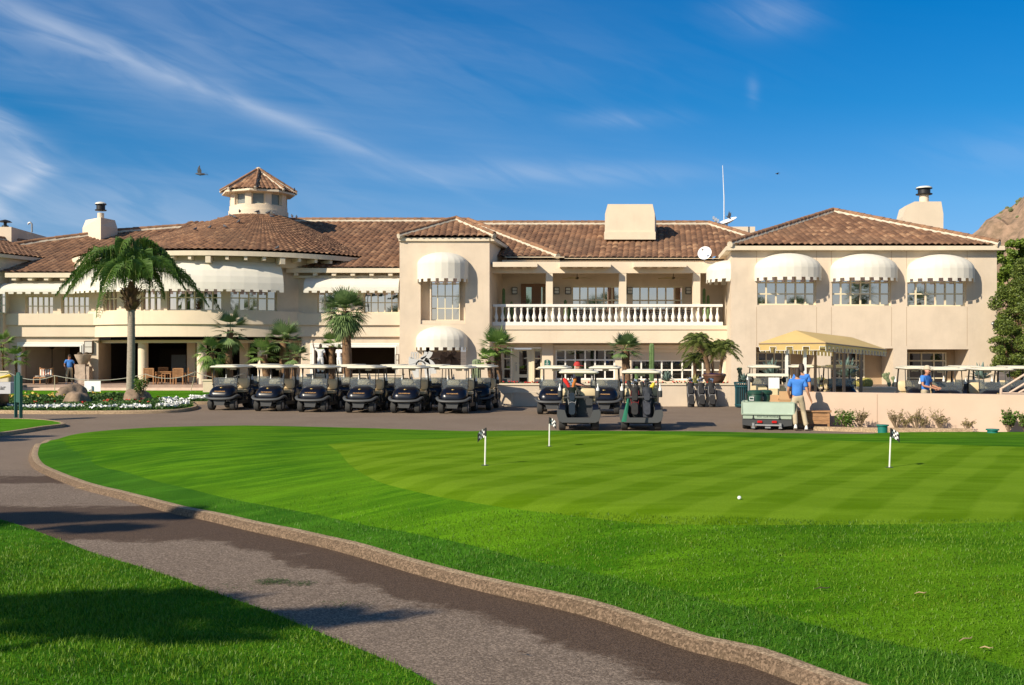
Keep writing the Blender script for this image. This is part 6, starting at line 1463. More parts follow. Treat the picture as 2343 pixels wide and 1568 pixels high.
mb = MB(); mb.loft([[(x, y, z) for x, z in rrect(.6, h_, .1, 3, 0, .45+h_)] for y, h_ in ((2.35, .25), (2.7, .22), (3.0, .12))]); mb.build('hood', ug, U, True)
mb = MB(); mb.bb(-.60, .60, 1.48, 2.75, 1.585, 1.62); mb.bb(-.62, .62, 1.42, 1.50, 1.56, 1.64); mb.build('roof', roof_m, U)
for s in (-1, 1):
    mb = MB(); mb.tube([(s*.58, 1.52, .62), (s*.58, 1.52, 1.58)], .028, 8); mb.tube([(s*.58, 2.7, .8), (s*.56, 2.6, 1.58)], .022, 8); mb.build('roof_post', metal_g, U, True)
mb = MB(); mb.bb(.02, .35, 1.46, 1.475, 1.18, 1.52); mb.build('notice_sheet', wplast, U)
for s in (-1, 1): mb = MB(); mb.ell((s*.5, 2.6, 1.42), (.07, .03, .1), 10, 6); mb.build('mirror', black_m, U, True)
ub = U.location
dg = mat('dark_green_plastic', (.012, .055, .035), .5)
for dx, lab, s in ((-.37, 'dark green drinks cooler in the truck bed, left one with the white spout', 1.), (-.10, 'dark green drinks cooler in the truck bed, behind the other', .95)):
    c = thing('drinks_cooler', lab, 'cooler', tuple(U.matrix_basis @ Vector((dx, .55+(.3 if s < 1 else 0), .505))), U.rotation_euler.z); mb = MB(); mb.lathe([(.21, 0), (.225, .03), (.225, .50), (.215, .53), (.24, .54), (.24, .60), (.19, .65), (.05, .66)], (0, 0, 0), 24); mb.build('barrel', dg, c, True, ang=.5)
    mb = MB(); mb.tube([(-.16, -.20, .36), (-.16, -.21, .45), (-.04, -.25, .45), (-.04, -.245, .36), (-.16, -.20, .36)], .014, 6); mb.build('handle', wplast, c, True)
card = mat('cardboard', (.42, .25, .12), .85, var=.1, vscale=3)
for (x, y, w1_, d1, h1, lab) in ((.50, .6, .34, .36, .64, 'tall cardboard box at the right of the truck bed'), (.20, .7, .26, .3, .52, 'smaller open cardboard box beside the coolers')):
    c = thing('cardboard_box', lab, 'box', tuple(U.matrix_basis @ Vector((x, y, .505))), U.rotation_euler.z); mb = MB(); mb.bb(-w1_/2, w1_/2, -d1/2, d1/2, 0, h1*.58); mb.build('carton', card, c); mb = MB(); mb.box((0, -d1/2+.006, h1*.79), (w1_, .01, h1*.4), (0, 0, 0)); mb.box((-w1_/2, 0, h1*.7), (.01, d1, h1*.22), (0, math.radians(20), 0)); mb.build('flap', mat('cardboard_light', (.50, .31, .16), .85), c)

# ------------------------------------------------------------------ chest, trash can, drums, pins, ball
woodm = mat('teak_wood', (.36, .17, .065), .6, var=.3, vscale=4, stretch=(1, 1, 8)); woodc = mat('chest_wood', (.34, .18, .08), .6, var=.35, vscale=5, stretch=(1, 1, 9))
cx0 = XW(1858, 31.35); c = thing('wooden_chest', 'long brown wooden chest on legs against the pink wall', 'chest', (cx0, 31.38, 0), math.radians(-17)); 
mb = MB()
for i in range(3): mb.bb(-.50, .46, -.20, -.16, .17+i*.115, .17+(i+1)*.115-.006)
mb.bb(-.50, .46, .16, .20, .17, .52); mb.bb(.46, .50, -.20, .20, .17, .52); mb.bb(-.52, -.50, -.2, .2, .17, .52); mb.build('box', woodc, c)
mb = MB(); mb.bb(-.56, .56, -.25, .24, .521, .56); mb.build('lid', woodc, c)
for x, y in ((-.50, -.2), (.47, -.2), (-.5, .18), (.47, .18)): mb = MB(); mb.bb(x-.03, x+.035, y-.022, y+.02, 0, .519); mb.build('leg', woodc, c)
c = thing('trash_can', 'blue green slatted metal trash can at the end of the planter wall', 'trash can', (XW(1703, 43), 43.2, 0)); bgm = mat('blue_green_metal', (.012, .07, .085), .4)
mb = MB(); mb.lathe([(.30, .02), (.30, .95)], (0, 0, 0), 24); mb.build('liner', mat('liner_black', (.01, .012, .014), .7), c, True)
mb = MB()
for k in range(28): a = 2*PI*k/28; mb.tube([(.33*math.cos(a), .33*math.sin(a), .03), (.33*math.cos(a), .33*math.sin(a), .8), (.38*math.cos(a), .38*math.sin(a), 1.03)], .017, 4)
mb.build('slats', bgm, c); mb = MB()
for z in (.1, .86): mb.lathe([(.345, z), (.36, z), (.36, z+.05), (.345, z+.05)], (0, 0, 0), 28, cap=False)
mb.lathe([(.37, 1.02), (.40, 1.03), (.40, 1.06), (.37, 1.06)], (0, 0, 0), 28, cap=False); mb.build('hoops', bgm, c)
teal = mat('teal_plastic', (.008, .16, .13), .5)
for px, yb, lab, hh in ((2018.5, 993, 'teal round utility drum with a lid in front of the pink wall', .26), (2270, 1001, 'teal lid showing just above the grass near the right edge', .26)):
    Y = 29.3 if px < 2100 else 28.2; zb = .02 if px < 2100 else -.02; c = thing('utility_drum', lab, 'drum', (XW(px, Y), Y, zb)); mb = MB(); mb.lathe([(.13, 0), (.135, hh*.85), (.12, hh*.85)], (0, 0, 0), 20); mb.build('barrel', teal, c, True, ang=.5); mb = MB(); mb.lathe([(.17, hh*.87), (.17, hh), (.03, hh+.01)], (0, 0, 0), 20); mb.build('lid', teal, c, True, ang=.5)
def pin(px, yb, yt, lab, flagdir, xt=None):
    b = G(px, yb, ZG); b.z = zl1(b.x, b.y); Y = b.y; h = ZW(yt, Y)-b.z; lean = XW((xt or px), Y)-b.x; o = thing('practice_pin', lab, 'flagstick', b, 0, 'short flagsticks on the putting green')
    mb = MB(); mb.tube([(0, 0, -.02), (lean*.75, 0, h*.78)], .011, 8); mb.build('stick', whitep, o, True); mb = MB(); mb.tube([(lean*.75, 0, h*.78), (lean, 0, h)], .013, 8); mb.build('ferrule', black_m, o, True)
    N = 7; W_ = .155; Hh = .125; mb = MB(); gx = []
    for j in range(5):
        for i in range(N): s = i/(N-1); gx.append(Vector((lean+flagdir*s*W_*.75, .02*math.sin(s*5), h-.01-Hh*j/4-s*s*.075)))
    fr = []; mi = []
    for j in range(4):
        for i in range(N-1): a = j*N+i; fr.append((a, a+1, a+N+1, a+N)); mi.append(1 if ((i+j) % 2 == 0 and 1 <= i <= 4) else 0)
    k = len(mb.v); mb.v += [tuple(v) for v in gx]+[(v.x, v.y+.003, v.z) for v in gx]; mb.f += fr+[tuple(q+len(gx) for q in f[::-1]) for f in fr]; mb.m += mi+mi
    mb.build('flag', [mat('black_flag', (.012, .012, .014), .7), mat('white_check', (.75, .75, .75), .7)], o)
    mb = MB(); mb.lathe([(.054, .0), (.054, .004)], (0, 0, 0), 16); mb.build('cup', black_m, o)
pin(1109, 1076, 979, 'left short flagstick with its checkered flag seen edge on', -1, 1111); pin(1256, 1027, 955, 'farther short flagstick in front of the rear view carts', 1, 1257); pin(2034, 1073, 980, 'right short flagstick near the pink wall', 1, 2038)
b = G(1691, 1158, ZG); b.z = zl1(b.x, b.y)+.021; o = MB(); o.ell((0, 0, 0), (.0213,)*3, 20, 12); o = o.build('golf_ball', mat('golf_ball_white', (.85, .85, .85), .3, bump=.4, bscale=350), None, True); o.location = b; tag(o, 'white golf ball lying on the putting green', 'golf ball')
# ------------------------------------------------------------------ canopy
CYF, CYB = 36., 45.
ycan = mat('yellow_canvas', (.86, .61, .25), .85, var=.04, vscale=2, trans=.25); wtrim = mat('white_binding', (.8, .8, .76), .8); shaded_post = mat('shaded_post', (.33, .24, .17), .6)  # browner post colour has the shade under the canopy painted in
cn = thing('canopy', 'pale yellow canvas canopy with a scalloped white edged valance leading to the clubhouse', 'canopy', (XW(1840, 40), 40, 0)); co = cn.location
c1, c2 = P(1735.6, 785, CYF), P(1888, 783.5, CYF); k1 = P(1820, 756, CYF+1.1)
c4 = P(2028, 799.5, CYB); k2 = P(1948, 772, CYB-1.0); c3 = Vector((c1.x+(c4.x-c2.x), CYB, c4.z))
mb = MB(); mb.add([c1, c2, k1], [(0, 1, 2)]); mb.add([c2, c4, k2, k1], [(0, 1, 2, 3)]); mb.add([c1, k1, k2, c3], [(0, 1, 2, 3)]); mb.add([c3, k2, c4], [(0, 1, 2)]); cv = mb.build('canvas_roof', ycan, cn, False, co)
def valance(a, b, drop=.27, tw=.30):
    d = b-a; L = d.length; d.normalize(); n = max(2, round(L/(tw*1.75))); st = L/n; mb = MB(); wb = MB(); nn = Vector((d.y, -d.x, 0))*.006
    mb.add([a, b, b-Vector((0, 0, .14)), a-Vector((0, 0, .14))], [(0, 1, 2, 3)])
    for i in range(n):
        p = a+d*(i*st+st*.04); q = p+d*st*.60; z0, z1 = Vector((0, 0, -.14)), Vector((0, 0, -drop)); r_ = q; s_ = a+d*min(L, (i+1)*st+st*.04)
        mb.add([p+z0, q+z0, q+z1, p+z1], [(0, 1, 2, 3)])
        for u_, v_ in ((p+z0, p+z1), (p+z1, q+z1), (q+z1, q+z0), (q+z0, s_+z0)): wb.tube([u_+nn, v_+nn], .010, 4)
    mb.build('valance', ycan, cn, False, co); wb.build('valance_binding', wtrim, cn, False, co)
valance(c1, c2, .27, .30); valance(c2, c4, .30, .34); valance(c3, c1, .30, .34)
for px, Y, m, r in ((1799, 36.2, whitep, .045), (1840.5, 36.3, whitep, .05), (1865, 38.5, shaded_post, .04), (1908, 37.6, shaded_post, .045), (1930, 38.6, shaded_post, .045), (1969, 41, shaded_post, .05)):
    mb = MB(); x = XW(px, Y); mb.bb(x-r, x+r, Y-r, Y+r, 0, 2.42); mb.build('post', m, cn, False, co)
mb = MB(); 
for a, b in ((c1, c2), (c2, c4), (c4, c3), (c3, c1), (k1, k2), (c1, k1), (c2, k1), (c4, k2), (c3, k2)): mb.tube([a-Vector((0, 0, .03)), b-Vector((0, 0, .03))], .022, 5)
mb.build('canopy_frame', shaded_post, cn, False, co)

# ------------------------------------------------------------------ people
skin_m = mat('skin', (.48, .25, .15), .55); skin_d = mat('dark_skin', (.10, .05, .032), .5); skin_r = mat('tanned_skin', (.45, .21, .13), .55)
blue_m = mat('blue_polo_cloth', (.045, .20, .62), .8, var=.12, vscale=6, bump=.3, bscale=14); khaki = mat('khaki_cloth', (.42, .35, .24), .85, var=.12, vscale=5, bump=.3, bscale=12); white_c = mat('white_cloth', (.78, .78, .76), .85, bump=.4, bscale=10)
navy_c = mat('navy_striped_cloth', (.02, .025, .05), .85, var=.3, vscale=20); hair_m = mat('brown_hair', (.035, .02, .012), .7); shoe_m = mat('white_shoe', (.7, .68, .64), .6); shoe_b = mat('black_shoe', (.02, .02, .02), .5); redc = mat('red_cap_cloth', (.42, .03, .025), .8); tanc = mat('tan_cap_cloth', (.52, .44, .32), .85); eye_m = mat('eye_dark', (.015, .01, .01), .3); lip_m = mat('lip', (.35, .12, .09), .5); belt_m = mat('black_belt', (.015, .013, .012), .5)
def skin_obj(name, verts, edges, rad, m, parent, root=0, sub=2):
    me = bpy.data.meshes.new(name); me.from_pydata(verts, edges, []); o = bpy.data.objects.new(name, me); COL.objects.link(o)
    sk = o.modifiers.new('skin', 'SKIN'); sk.use_smooth_shade = True
    if not me.skin_vertices: return o
    dt = me.skin_vertices[0].data
    for i, r in enumerate(rad):
        dt[i].radius = r if hasattr(r, '__len__') else (r, r); dt[i].use_root = (i == root)
    s = o.modifiers.new('sub', 'SUBSURF'); s.levels = sub; s.render_levels = sub
    dg_ = bpy.context.evaluated_depsgraph_get(); dg_.update(); ev = o.evaluated_get(dg_); m2 = bpy.data.meshes.new_from_object(ev); m2.materials.clear(); m2.materials.append(m)
    bpy.data.objects.remove(o); bpy.data.meshes.remove(me); m2.name = name
    m2.polygons.foreach_set('use_smooth', [True]*len(m2.polygons)); o = bpy.data.objects.new(name, m2); COL.objects.link(o); o.parent = parent; return o
def person(lab, loc, rz, H=1.78, pose=None, shirt=blue_m, pants=khaki, skin=None, shoes=shoe_m, cap=None, hair=True, belt=True, headturn=0., sleeves=.55, female=False):
    skin = skin or skin_m; p = dict(pel=(0, 0, .96), sp=(0, 0, 1.12), ch=(0, 0, 1.30), nk=(0, .0, 1.47), hd=(0, -.01, 1.60),
        sl=(-.185, 0, 1.42), el=(-.24, .03, 1.13), wl=(-.25, -.06, .88), sr=(.185, 0, 1.42), er=(.24, .03, 1.13), wr=(.25, -.06, .88),
        hl=(-.095, 0, .93), kl=(-.11, -.02, .50), al=(-.12, .03, .085), hr=(.095, 0, .93), kr=(.11, -.02, .50), ar=(.12, .03, .085), tl=None, tr=None)
    p.update(pose or {}); t = thing('person', lab, 'person', loc, rz, scale=H/1.78); V = {k: (Vector(v) if v else None) for k, v in p.items()}
    for s in 'lr':
        if V['t'+s] is None: V['t'+s] = V['a'+s]+Vector((0, -.17, -.045))
    # body: one skin of bones
    vs, es, rd = [], [], []
    def add(v, r, par=None): vs.append(tuple(v)); rd.append(r); i = len(vs)-1; (es.append((par, i)) if par is not None else None); return i
    pe = add(V['pel'], (.118, .085)); sp = add(V['sp'], (.12, .085), pe); ch = add(V['ch'], (.155, .105), sp); up_ = add(V['ch'].lerp(V['nk'], .6), (.115, .085), ch); nk = add(V['nk']+Vector((0, 0, .02)), .055, up_)
    hd = V['hd']; q = Matrix.Rotation(headturn, 3, 'Z')
    h1 = add(hd+q@Vector((0, -.015, -.035)), (.066, .075), nk); h2 = add(hd+q@Vector((0, 0, .045)), (.078, .095), h1); h3 = add(hd+q@Vector((0, .005, .115)), (.068, .085), h2)
    add(hd+q@Vector((0, -.118, .015)), .012, h2)                                       # nose
    for s in (-1, 1): add(hd+q@Vector((s*.085, .01, .01)), (.012, .02), h2)            # ears
    for s in 'lr':
        sg = -1 if s == 'l' else 1
        a = add(V['s'+s], .062, up_); m1 = add(V['s'+s].lerp(V['e'+s], .5), .050, a); e = add(V['e'+s], .040, m1); m2 = add(V['e'+s].lerp(V['w'+s], .4), .038, e); w_ = add(V['w'+s], .026, m2)
        d = (V['w'+s]-V['e'+s]).normalized(); sd = Vector((d.y, -d.x, 0)); sd = (Vector((0, 1, 0)) if abs(d.z) > .6 else Vector((0, 0, 1))); sd = (sd-d*sd.dot(d)).normalized(); nn = d.cross(sd)
        pm = add(V['w'+s]+d*.05, (.030, .022), w_); pk = add(V['w'+s]+d*.085, (.034, .018), pm)
        for i, (of, L) in enumerate(((-.030, .060), (-.010, .072), (.010, .068), (.029, .052))):
            b0 = V['w'+s]+d*.10+sd*of; f1 = add(b0+d*.012, .0095, pk); f2 = add(b0+d*L*.6+nn*-sg*.008, .0085, f1); add(b0+d*L+nn*-sg*.022, .007, f2)
        th = add(V['w'+s]+d*.055-sd*.045, .011, pm); add(V['w'+s]+d*.095-sd*.062, .009, th)
        hp = add(V['h'+s], .082, pe); tm = add(V['h'+s].lerp(V['k'+s], .5), .078, hp); k = add(V['k'+s], .056, tm); c = add(V['k'+s].lerp(V['a'+s], .35), .054, k); an = add(V['a'+s], .036, c); add(V['a'+s].lerp(V['t'+s], .9), (.036, .026), an)
    skin_obj('body', vs, es, rd, skin, t, pe)
    # shirt
    vs, es, rd = [], [], []
    k = 1.10; pe = add(V['pel']+Vector((0, 0, -.03)), (.178, .134)); sp = add(V['sp'], (.168, .125), pe); ch = add(V['ch'], (.178, .13), sp); up_ = add(V['ch'].lerp(V['nk'], .62), (.125, .098), ch); add(V['nk']+Vector((0, 0, -.005)), .066, up_)
    for s in 'lr':
        a = add(V['s'+s], .078, up_); m1 = add(V['s'+s].lerp(V['e'+s], sleeves*.6), .074, a); add(V['s'+s].lerp(V['e'+s], sleeves*1.25), .078, m1)
    skin_obj('shirt', vs, es, rd, shirt, t, pe)
    # trousers
    vs, es, rd = [], [], []
    tp = add(V['pel']+Vector((0, 0, .10)), (.160, .118)); pe = add(V['pel']+Vector((0, 0, -.02)), (.165, .125), tp)
    for s in 'lr':
        hp = add(V['h'+s]+Vector((0, 0, -.04)), .108, pe); tm = add(V['h'+s].lerp(V['k'+s], .5), .095, hp); kk = add(V['k'+s], .078, tm); c = add(V['k'+s].lerp(V['a'+s], .5), .074, kk); add(V['a'+s]+Vector((0, 0, .02)), .070, c)
    skin_obj('trousers', vs, es, rd, pants, t, pe)
    if belt and False:
        mb = MB(); c = V['pel']+Vector((0, 0, .085)); mb.loft([[(c.x+r*.180*math.cos(a*PI/12), c.y+r*.138*math.sin(a*PI/12), c.z+z) for a in range(24)] for r, z in ((1, -.02), (1.02, -.018), (1.02, .018), (1, .02))]); mb.build('belt', belt_m, t, True)
    for s in 'lr':
        d = V['t'+s]-V['a'+s]; mb = MB(); A = V['a'+s]; yaw = math.atan2(d.y, d.x); ln = d.length; dn = d.normalized(); sd = dn.cross(Vector((0, 0, 1))).normalized(); u_ = sd.cross(dn)
        secs = []
        for f, w_, h in ((-.45, .032, .05), (-.35, .042, .085), (0, .044, .095), (.5, .048, .06), (.95, .05, .045), (1.25, .035, .03), (1.32, .02, .02)):
            cc = A+dn*ln*f-u_*.045; secs.append([cc+sd*x+u_*z for x, z in ((-w_, -.03), (w_, -.03), (w_, h*.5-.02), (w_*.5, h), (-w_*.5, h), (-w_, h*.5-.02))])
        mb.loft(secs); mb.build('shoe', shoes, t, True, ang=.9)
    R3 = lambda v: hd+q@Vector(v)
    mb = MB()
    for s in (-1, 1): mb.ell(R3((s*.032, -.086, .052)), (.013, .008, .008), 8, 6)
    mb.build('eyes', eye_m, t, True); mb = MB(); mb.ell(R3((0, -.083, -.035)), (.024, .008, .006), 8, 6); mb.build('mouth', lip_m, t, True)
    if hair:
        mb = MB(); secs = []
        for i in range(7):
            ph = PI/2*i/6; ring = []
            for j in range(20):
                a = 2*PI*j/20; back = (1+math.sin(a))/2; zlow = .055-.10*back; z = zlow+(.205-zlow)*math.sin(ph); r = math.cos(ph)**.8; ring.append(R3((.092*r*math.cos(a), .012+.112*r*math.sin(a), z)))
            secs.append(ring)
        mb.loft(secs); mb.build('hair', hair_m, t, True)
    if cap:
        mb = MB(); secs = []
        for i in range(7):
            ph = PI/2*i/6; secs.append([R3((.098*math.cos(ph)**.7*math.cos(2*PI*j/20), .008+.116*math.cos(ph)**.7*math.sin(2*PI*j/20), .085+.14*math.sin(ph))) for j in range(20)])
        mb.loft(secs); mb.loft([[R3((x, y, z+dz)) for x, y, z in ((-.085, -.07, .09), (-.07, -.15, .085), (-.03, -.20, .075), (.03, -.20, .075), (.07, -.15, .085), (.085, -.07, .09))] for dz in (0, .012)]); mb.build('cap', cap, t, True)
    return t
# walking man with blue shirt behind the truck: seen from behind, striding to the right
pz = G(1818, 985, 0)
person('man in blue polo and khaki trousers walking beside the utility truck, seen from behind', (XW(1824, 30.95), 30.95, 0), PI-math.radians(14), 1.83,
       dict(hl=(-.095, 0, .93), kl=(-.17, -.08, .51), al=(-.24, .16, .10), hr=(.095, 0, .93), kr=(.08, .10, .53), ar=(.06, .34, .14), el=(-.27, .04, 1.13), wl=(-.36, -.06, .90), er=(.26, -.06, 1.15), wr=(.22, -.22, .96), nk=(0, -.03, 1.47), hd=(0, -.05, 1.60), ch=(0, -.015, 1.3)))
person('man in blue polo behind the other one, half hidden beside the canopy post', (XW(1833, 33.6), 33.6, 0), PI-math.radians(10), 1.93, dict(er=(.27, .02, 1.14), wr=(.27, -.1, .9)))
person('man in red cap and dark striped shirt standing behind the left rear view cart', (XW(1320, 36.3), 36.3, 0), math.radians(70), 1.93, dict(wl=(-.22, -.28, 1.05), wr=(.22, -.25, 1.02)), shirt=navy_c, pants=belt_m, cap=redc, hair=False, skin=skin_r)
person('man in tan cap and blue polo leaning over among the carts at the right', (XW(2117, 35.4), 35.4, 0), math.radians(38), 1.84, dict(hd=(0, -.06, 1.58), nk=(0, -.03, 1.46), er=(.26, -.06, 1.14), wr=(.16, -.32, 1.08), el=(-.25, -.05, 1.14), wl=(-.08, -.34, 1.06)), cap=tanc, hair=False, skin=skin_r)
person('man in blue polo and khaki trousers walking on the terrace past the stone pot', (XW(159, 60.4), 60.4, .45), math.radians(14), 1.68, dict(kl=(-.13, -.10, .52), al=(-.16, -.06, .085), kr=(.10, .06, .5), ar=(.13, .22, .10), el=(-.31, .08, 1.15), wl=(-.22, -.04, .93), er=(.29, .05, 1.13), wr=(.33, -.08, .88)), skin=skin_r, headturn=-.5)
person('painter in white with his left arm raised to the opening frame', (XW(733, 58.), 58., 1.07), PI+math.radians(8), 1.66, dict(er=(.40, -.04, 1.56), wr=(.44, -.10, 1.84), el=(-.27, .04, 1.15), wl=(-.33, -.12, .95)), shirt=white_c, pants=white_c, skin=skin_d, shoes=shoe_b)
person('painter in white working half behind the tall palm trunk', (XW(776, 58.), 58., 1.07), PI-math.radians(35), 1.64, dict(wr=(.25, -.3, 1.25), wl=(-.2, -.3, 1.15)), shirt=white_c, pants=white_c, skin=skin_d, shoes=shoe_b)

# ------------------------------------------------------------------ boulders, flower bed
rock = mat('boulder', (.26, .185, .125), .95, var=.35, vscale=2.5, bump=1., bscale=6)
def boulder(lab, x0, x1, yt, yb, Y, dep, seed):
    c = Vector((XW((x0+x1)/2, Y), Y, 0)); rx = (x1-x0)/2/F*Y; zt = ZW(yt, Y); o = thing('boulder', lab, 'boulder', c); bm = bmesh.new(); bmesh.ops.create_icosphere(bm, subdivisions=4, radius=1)
    for v in bm.verts:
        n = mnoise.fractal(v.co*1.3+Vector((seed*3.1, 0, 0)), 1., 2.2, 5)*.22; f = 1+n; v.co = Vector((v.co.x*rx*f, v.co.y*dep*f, max(-.1, .0+v.co.z*zt*f*.97)))
    for f in bm.faces: f.smooth = True
    me = bpy.data.meshes.new('rock'); bm.to_mesh(me); bm.free(); me.materials.append(rock); r = bpy.data.objects.new('rock', me); COL.objects.link(r); r.parent = o
boulder('large tan boulder at the back of the flower bed, in front of the walking man', 127, 203, 879, 900, 46.6, 1., 1); boulder('low tan boulder in the middle of the flower bed', 147, 213, 895, 924, 43.4, .7, 2); boulder('tan boulder at the foot of the feathery palm', 281, 348, 886, 914, 45.4, .9, 3)
shrub('small leafy green shrub growing on the boulder by the feathery palm', (XW(324, 44.9), 44.9, .45), (.32, .3, .42), 420, .11, m_bush, 77, 12)
bedg = leafmat('bed_leaf', (.04, .10, .02), (.10, .18, .04)); wfl = mat('white_petal', (.82, .82, .80), .7); rfl = mat('red_petal', (.55, .03, .02), .7); yfl = mat('yellow_petal', (.75, .55, .12), .7)
def bi_front(x): # y of the kerb's inner edge at x
    return 41.9
kl_xy = np.array([tuple(p[:2]) for p in bi]); bedpoly = [tuple(p[:2]) for p in bo]
def scatter(n, y0, y1, x0, x1, zf, edge, size, m, name, lab, cat, mode, clump=0.):
    mb = MB(); pts = rng.uniform((x0, y0), (x1, y1), (n*3, 2)); d = dist_line(pts, [tuple(q) for q in kl_xy]); ok = in_poly(pts, bedpoly) & (d > edge[0]) & (d < edge[1])
    for bx, by, r_ in ((XW(165, 46.6), 46.2, .95), (XW(180, 43.4), 43.1, .8), (XW(314, 45.4), 45., .8)): ok &= np.hypot(pts[:, 0]-bx, pts[:, 1]-by) > r_
    pts = pts[ok][:n]
    for x, y in pts:
        if clump and mnoise.noise(Vector((x*1.2, y*1.2, clump))) < -.05: continue
        z = zf(x, y)*random.uniform(.7, 1.1)
        for _ in range(mode[0]):
            c = Vector((x+random.uniform(-1, 1)*mode[1], y+random.uniform(-1, 1)*mode[1], .13+z*random.uniform(mode[2], 1))); a = Vector((random.gauss(0, 1), random.gauss(0, 1), random.gauss(0, .6))).normalized(); b = a.cross(Vector((random.gauss(0, 1), random.gauss(0, 1), random.gauss(0, 1)))).normalized(); s = size*random.uniform(.6, 1.3)
            mb.add([c-a*s*.5, c+b*s*.35, c+a*s*.5, c-b*s*.35], [(0, 1, 2, 3)])
    o = mb.build(name, m); return tag(o, lab, cat, kind='stuff')
fx0, fx1 = -30, -12.6
scatter(3200, 38.8, 48, fx0, fx1, lambda x, y: .10, (.15, 1.3), .10, bedg, 'flower_bed', 'low green foliage of the white flower border', 'foliage', (8, .12, .1))
scatter(5200, 39, 46, fx0, fx1, lambda x, y: .17+.08*mnoise.noise(Vector((x, y, 0))), (1.0, 6.5), .10, bedg, 'flower_bed', 'green bedding foliage behind the white flowers', 'foliage', (8, .12, .1))
scatter(1500, 41, 48, fx0, XW(283, 47), lambda x, y: .30+.12*mnoise.noise(Vector((x, y, 0))), (3.6, 6.5), .13, bedg, 'flower_bed', 'taller dark green foliage at the back of the bed', 'foliage', (14, .12, .15))
scatter(2600, 38.8, 48, fx0, fx1, lambda x, y: .18, (.25, 1.25), .12, wfl, 'white_flowers', 'white flowers in a border along the kerb of the bed', 'flowers', (6, .10, .75), 5.)
scatter(34, 39, 46, fx0, fx1, lambda x, y: .24, (1.4, 3.8), .11, rfl, 'red_flowers', 'red flowers scattered in the middle of the bed', 'flowers', (5, .06, .9))
scatter(110, 41, 48, fx0, XW(283, 47), lambda x, y: .42, (4.2, 6.6), .12, yfl, 'yellow_flowers', 'yellow flowers along the back of the bed', 'flowers', (4, .06, .9))
mb = MB()
for _ in range(420):
    x, y = random.uniform(wX0+.2, wX1-.2), random.uniform(PW+.3, PW+.6); c = Vector((x, y, .90+random.uniform(0, .10)))
    for _ in range(3): a = Vector((random.gauss(0, 1), random.gauss(0, 1), random.gauss(0, 1))).normalized()*.05; b = a.cross(Vector((random.gauss(0, 1), random.gauss(0, 1), 1))).normalized()*.03; mb.add([c-a, c+b, c+a, c-b], [(0, 1, 2, 3)])
tag(mb.build('planter_plants', bedg), 'small leafy bedding plants along the top of the planter wall', 'foliage', kind='stuff')
mb = MB()
for _ in range(70):
    x, y = random.uniform(wX0+.2, wX1-.2), random.uniform(PW+.26, PW+.5); mb.ell((x, y, 1.0+random.uniform(-.02, .05)), (.035, .035, .03), 6, 4)
tag(mb.build('planter_flowers', rfl), 'small red flowers along the top of the planter wall', 'flowers', kind='stuff')

# ------------------------------------------------------------------ terrace furniture
def teak_chair(lab, loc, rz, group=None):
    t = thing('teak_chair', lab, 'chair', loc, rz, group)
    for x in (-.27, .27):
        mb = MB(); mb.bb(x-.03, x+.03, -.27, -.21, 0, .62); mb.build('leg', woodm, t); mb = MB(); mb.bb(x-.03, x+.03, .22, .28, 0, .92); mb.build('leg', woodm, t); mb = MB(); mb.bb(x-.04, x+.04, -.30, .22, .621, .655); mb.build('arm', woodm, t)
    mb = MB(); mb.bb(-.24, .24, -.27, .26, .40, .44); mb.build('seat', woodm, t); mb = MB(); mb.bb(-.24, .24, .225, .27, .86, .93); mb.bb(-.24, .24, .23, .265, .46, .51)
    for i in range(7): x = -.20+i*.4/6; mb.bb(x-.02, x+.02, .235, .258, .511, .859)
    mb.build('backrest', woodm, t); return t
tc0 = teak_chair('teak slatted armchair with its back turned, between the column and the table', (XW(343.5, 59.2), 59.2, .45), PI, 'teak chairs on the terrace')
for px, Y, rz, lab in ((410.5, 59.0, PI, 'teak slatted armchair with its back turned, right of the small table'), (370, 62.2, 0, 'teak armchair facing out behind the small table'), (441, 60.5, PI/2+.3, 'teak armchair seen from the side near the leaning pole'), (482, 61.5, PI, 'teak armchair partly behind the leftmost fan palm')):
    dup(tc0, (XW(px, Y), Y, .45), rz, lab)
t = thing('teak_table', 'small square teak table between two armchairs on the terrace', 'table', (XW(380, 59.6), 59.6, .45)); mb = MB(); mb.bb(-.42, .42, -.4, .4, .68, .72); mb.bb(-.38, .38, -.36, .36, .60, .679); mb.build('tabletop', woodm, t)
for x in (-.36, .36):
    for y in (-.34, .34): mb = MB(); mb.bb(x-.03, x+.03, y-.03, y+.03, 0, .599); mb.build('leg', woodm, t)
t = thing('striped_bench', 'teak garden seat with a red and white striped back cushion', 'bench', (XW(99, 60.0), 60.0, .45), math.radians(-14)); mb = MB(); mb.bb(-.42, .42, -.3, .3, .34, .40)
mb.bb(-.42, .42, .26, .31, .84, .90)
for i in range(4): mb.bb(-.42, .42, .27, .30, .45+i*.1, .48+i*.1)
mb.build('frame', woodm, t)
for x in (-.42, .42):
    for y in (-.27, .28): mb = MB(); mb.bb(x-.03, x+.03, y-.03, y+.03, 0, .339 if y < 0 else .95); mb.build('leg', woodm, t)
mb = MB()
for i in range(9): mb.bb(-.37+i*.083, -.37+(i+1)*.083-.002, .20, .255, .44, .83, i % 2)
mb.build('cushion', [mat('stripe_white', (.75, .70, .62), .85), mat('stripe_red', (.40, .13, .07), .85)], t); mb = MB(); rslab(mb, (0, -.02), .38, .24, .401, .48, .06); mb.build('seat_cushion', mat('grey_cushion', (.4, .36, .32), .9), t, True)
t = thing('side_table', 'low teak side table right of the striped seat', 'table', (XW(121, 60.4), 60.4, .45)); mb = MB(); mb.bb(-.22, .22, -.2, .2, .40, .44); mb.build('tabletop', woodm, t)
for x in (-.18, .18): mb = MB(); mb.bb(x-.03, x+.03, -.17, .17, 0, .399); mb.build('leg', woodm, t)
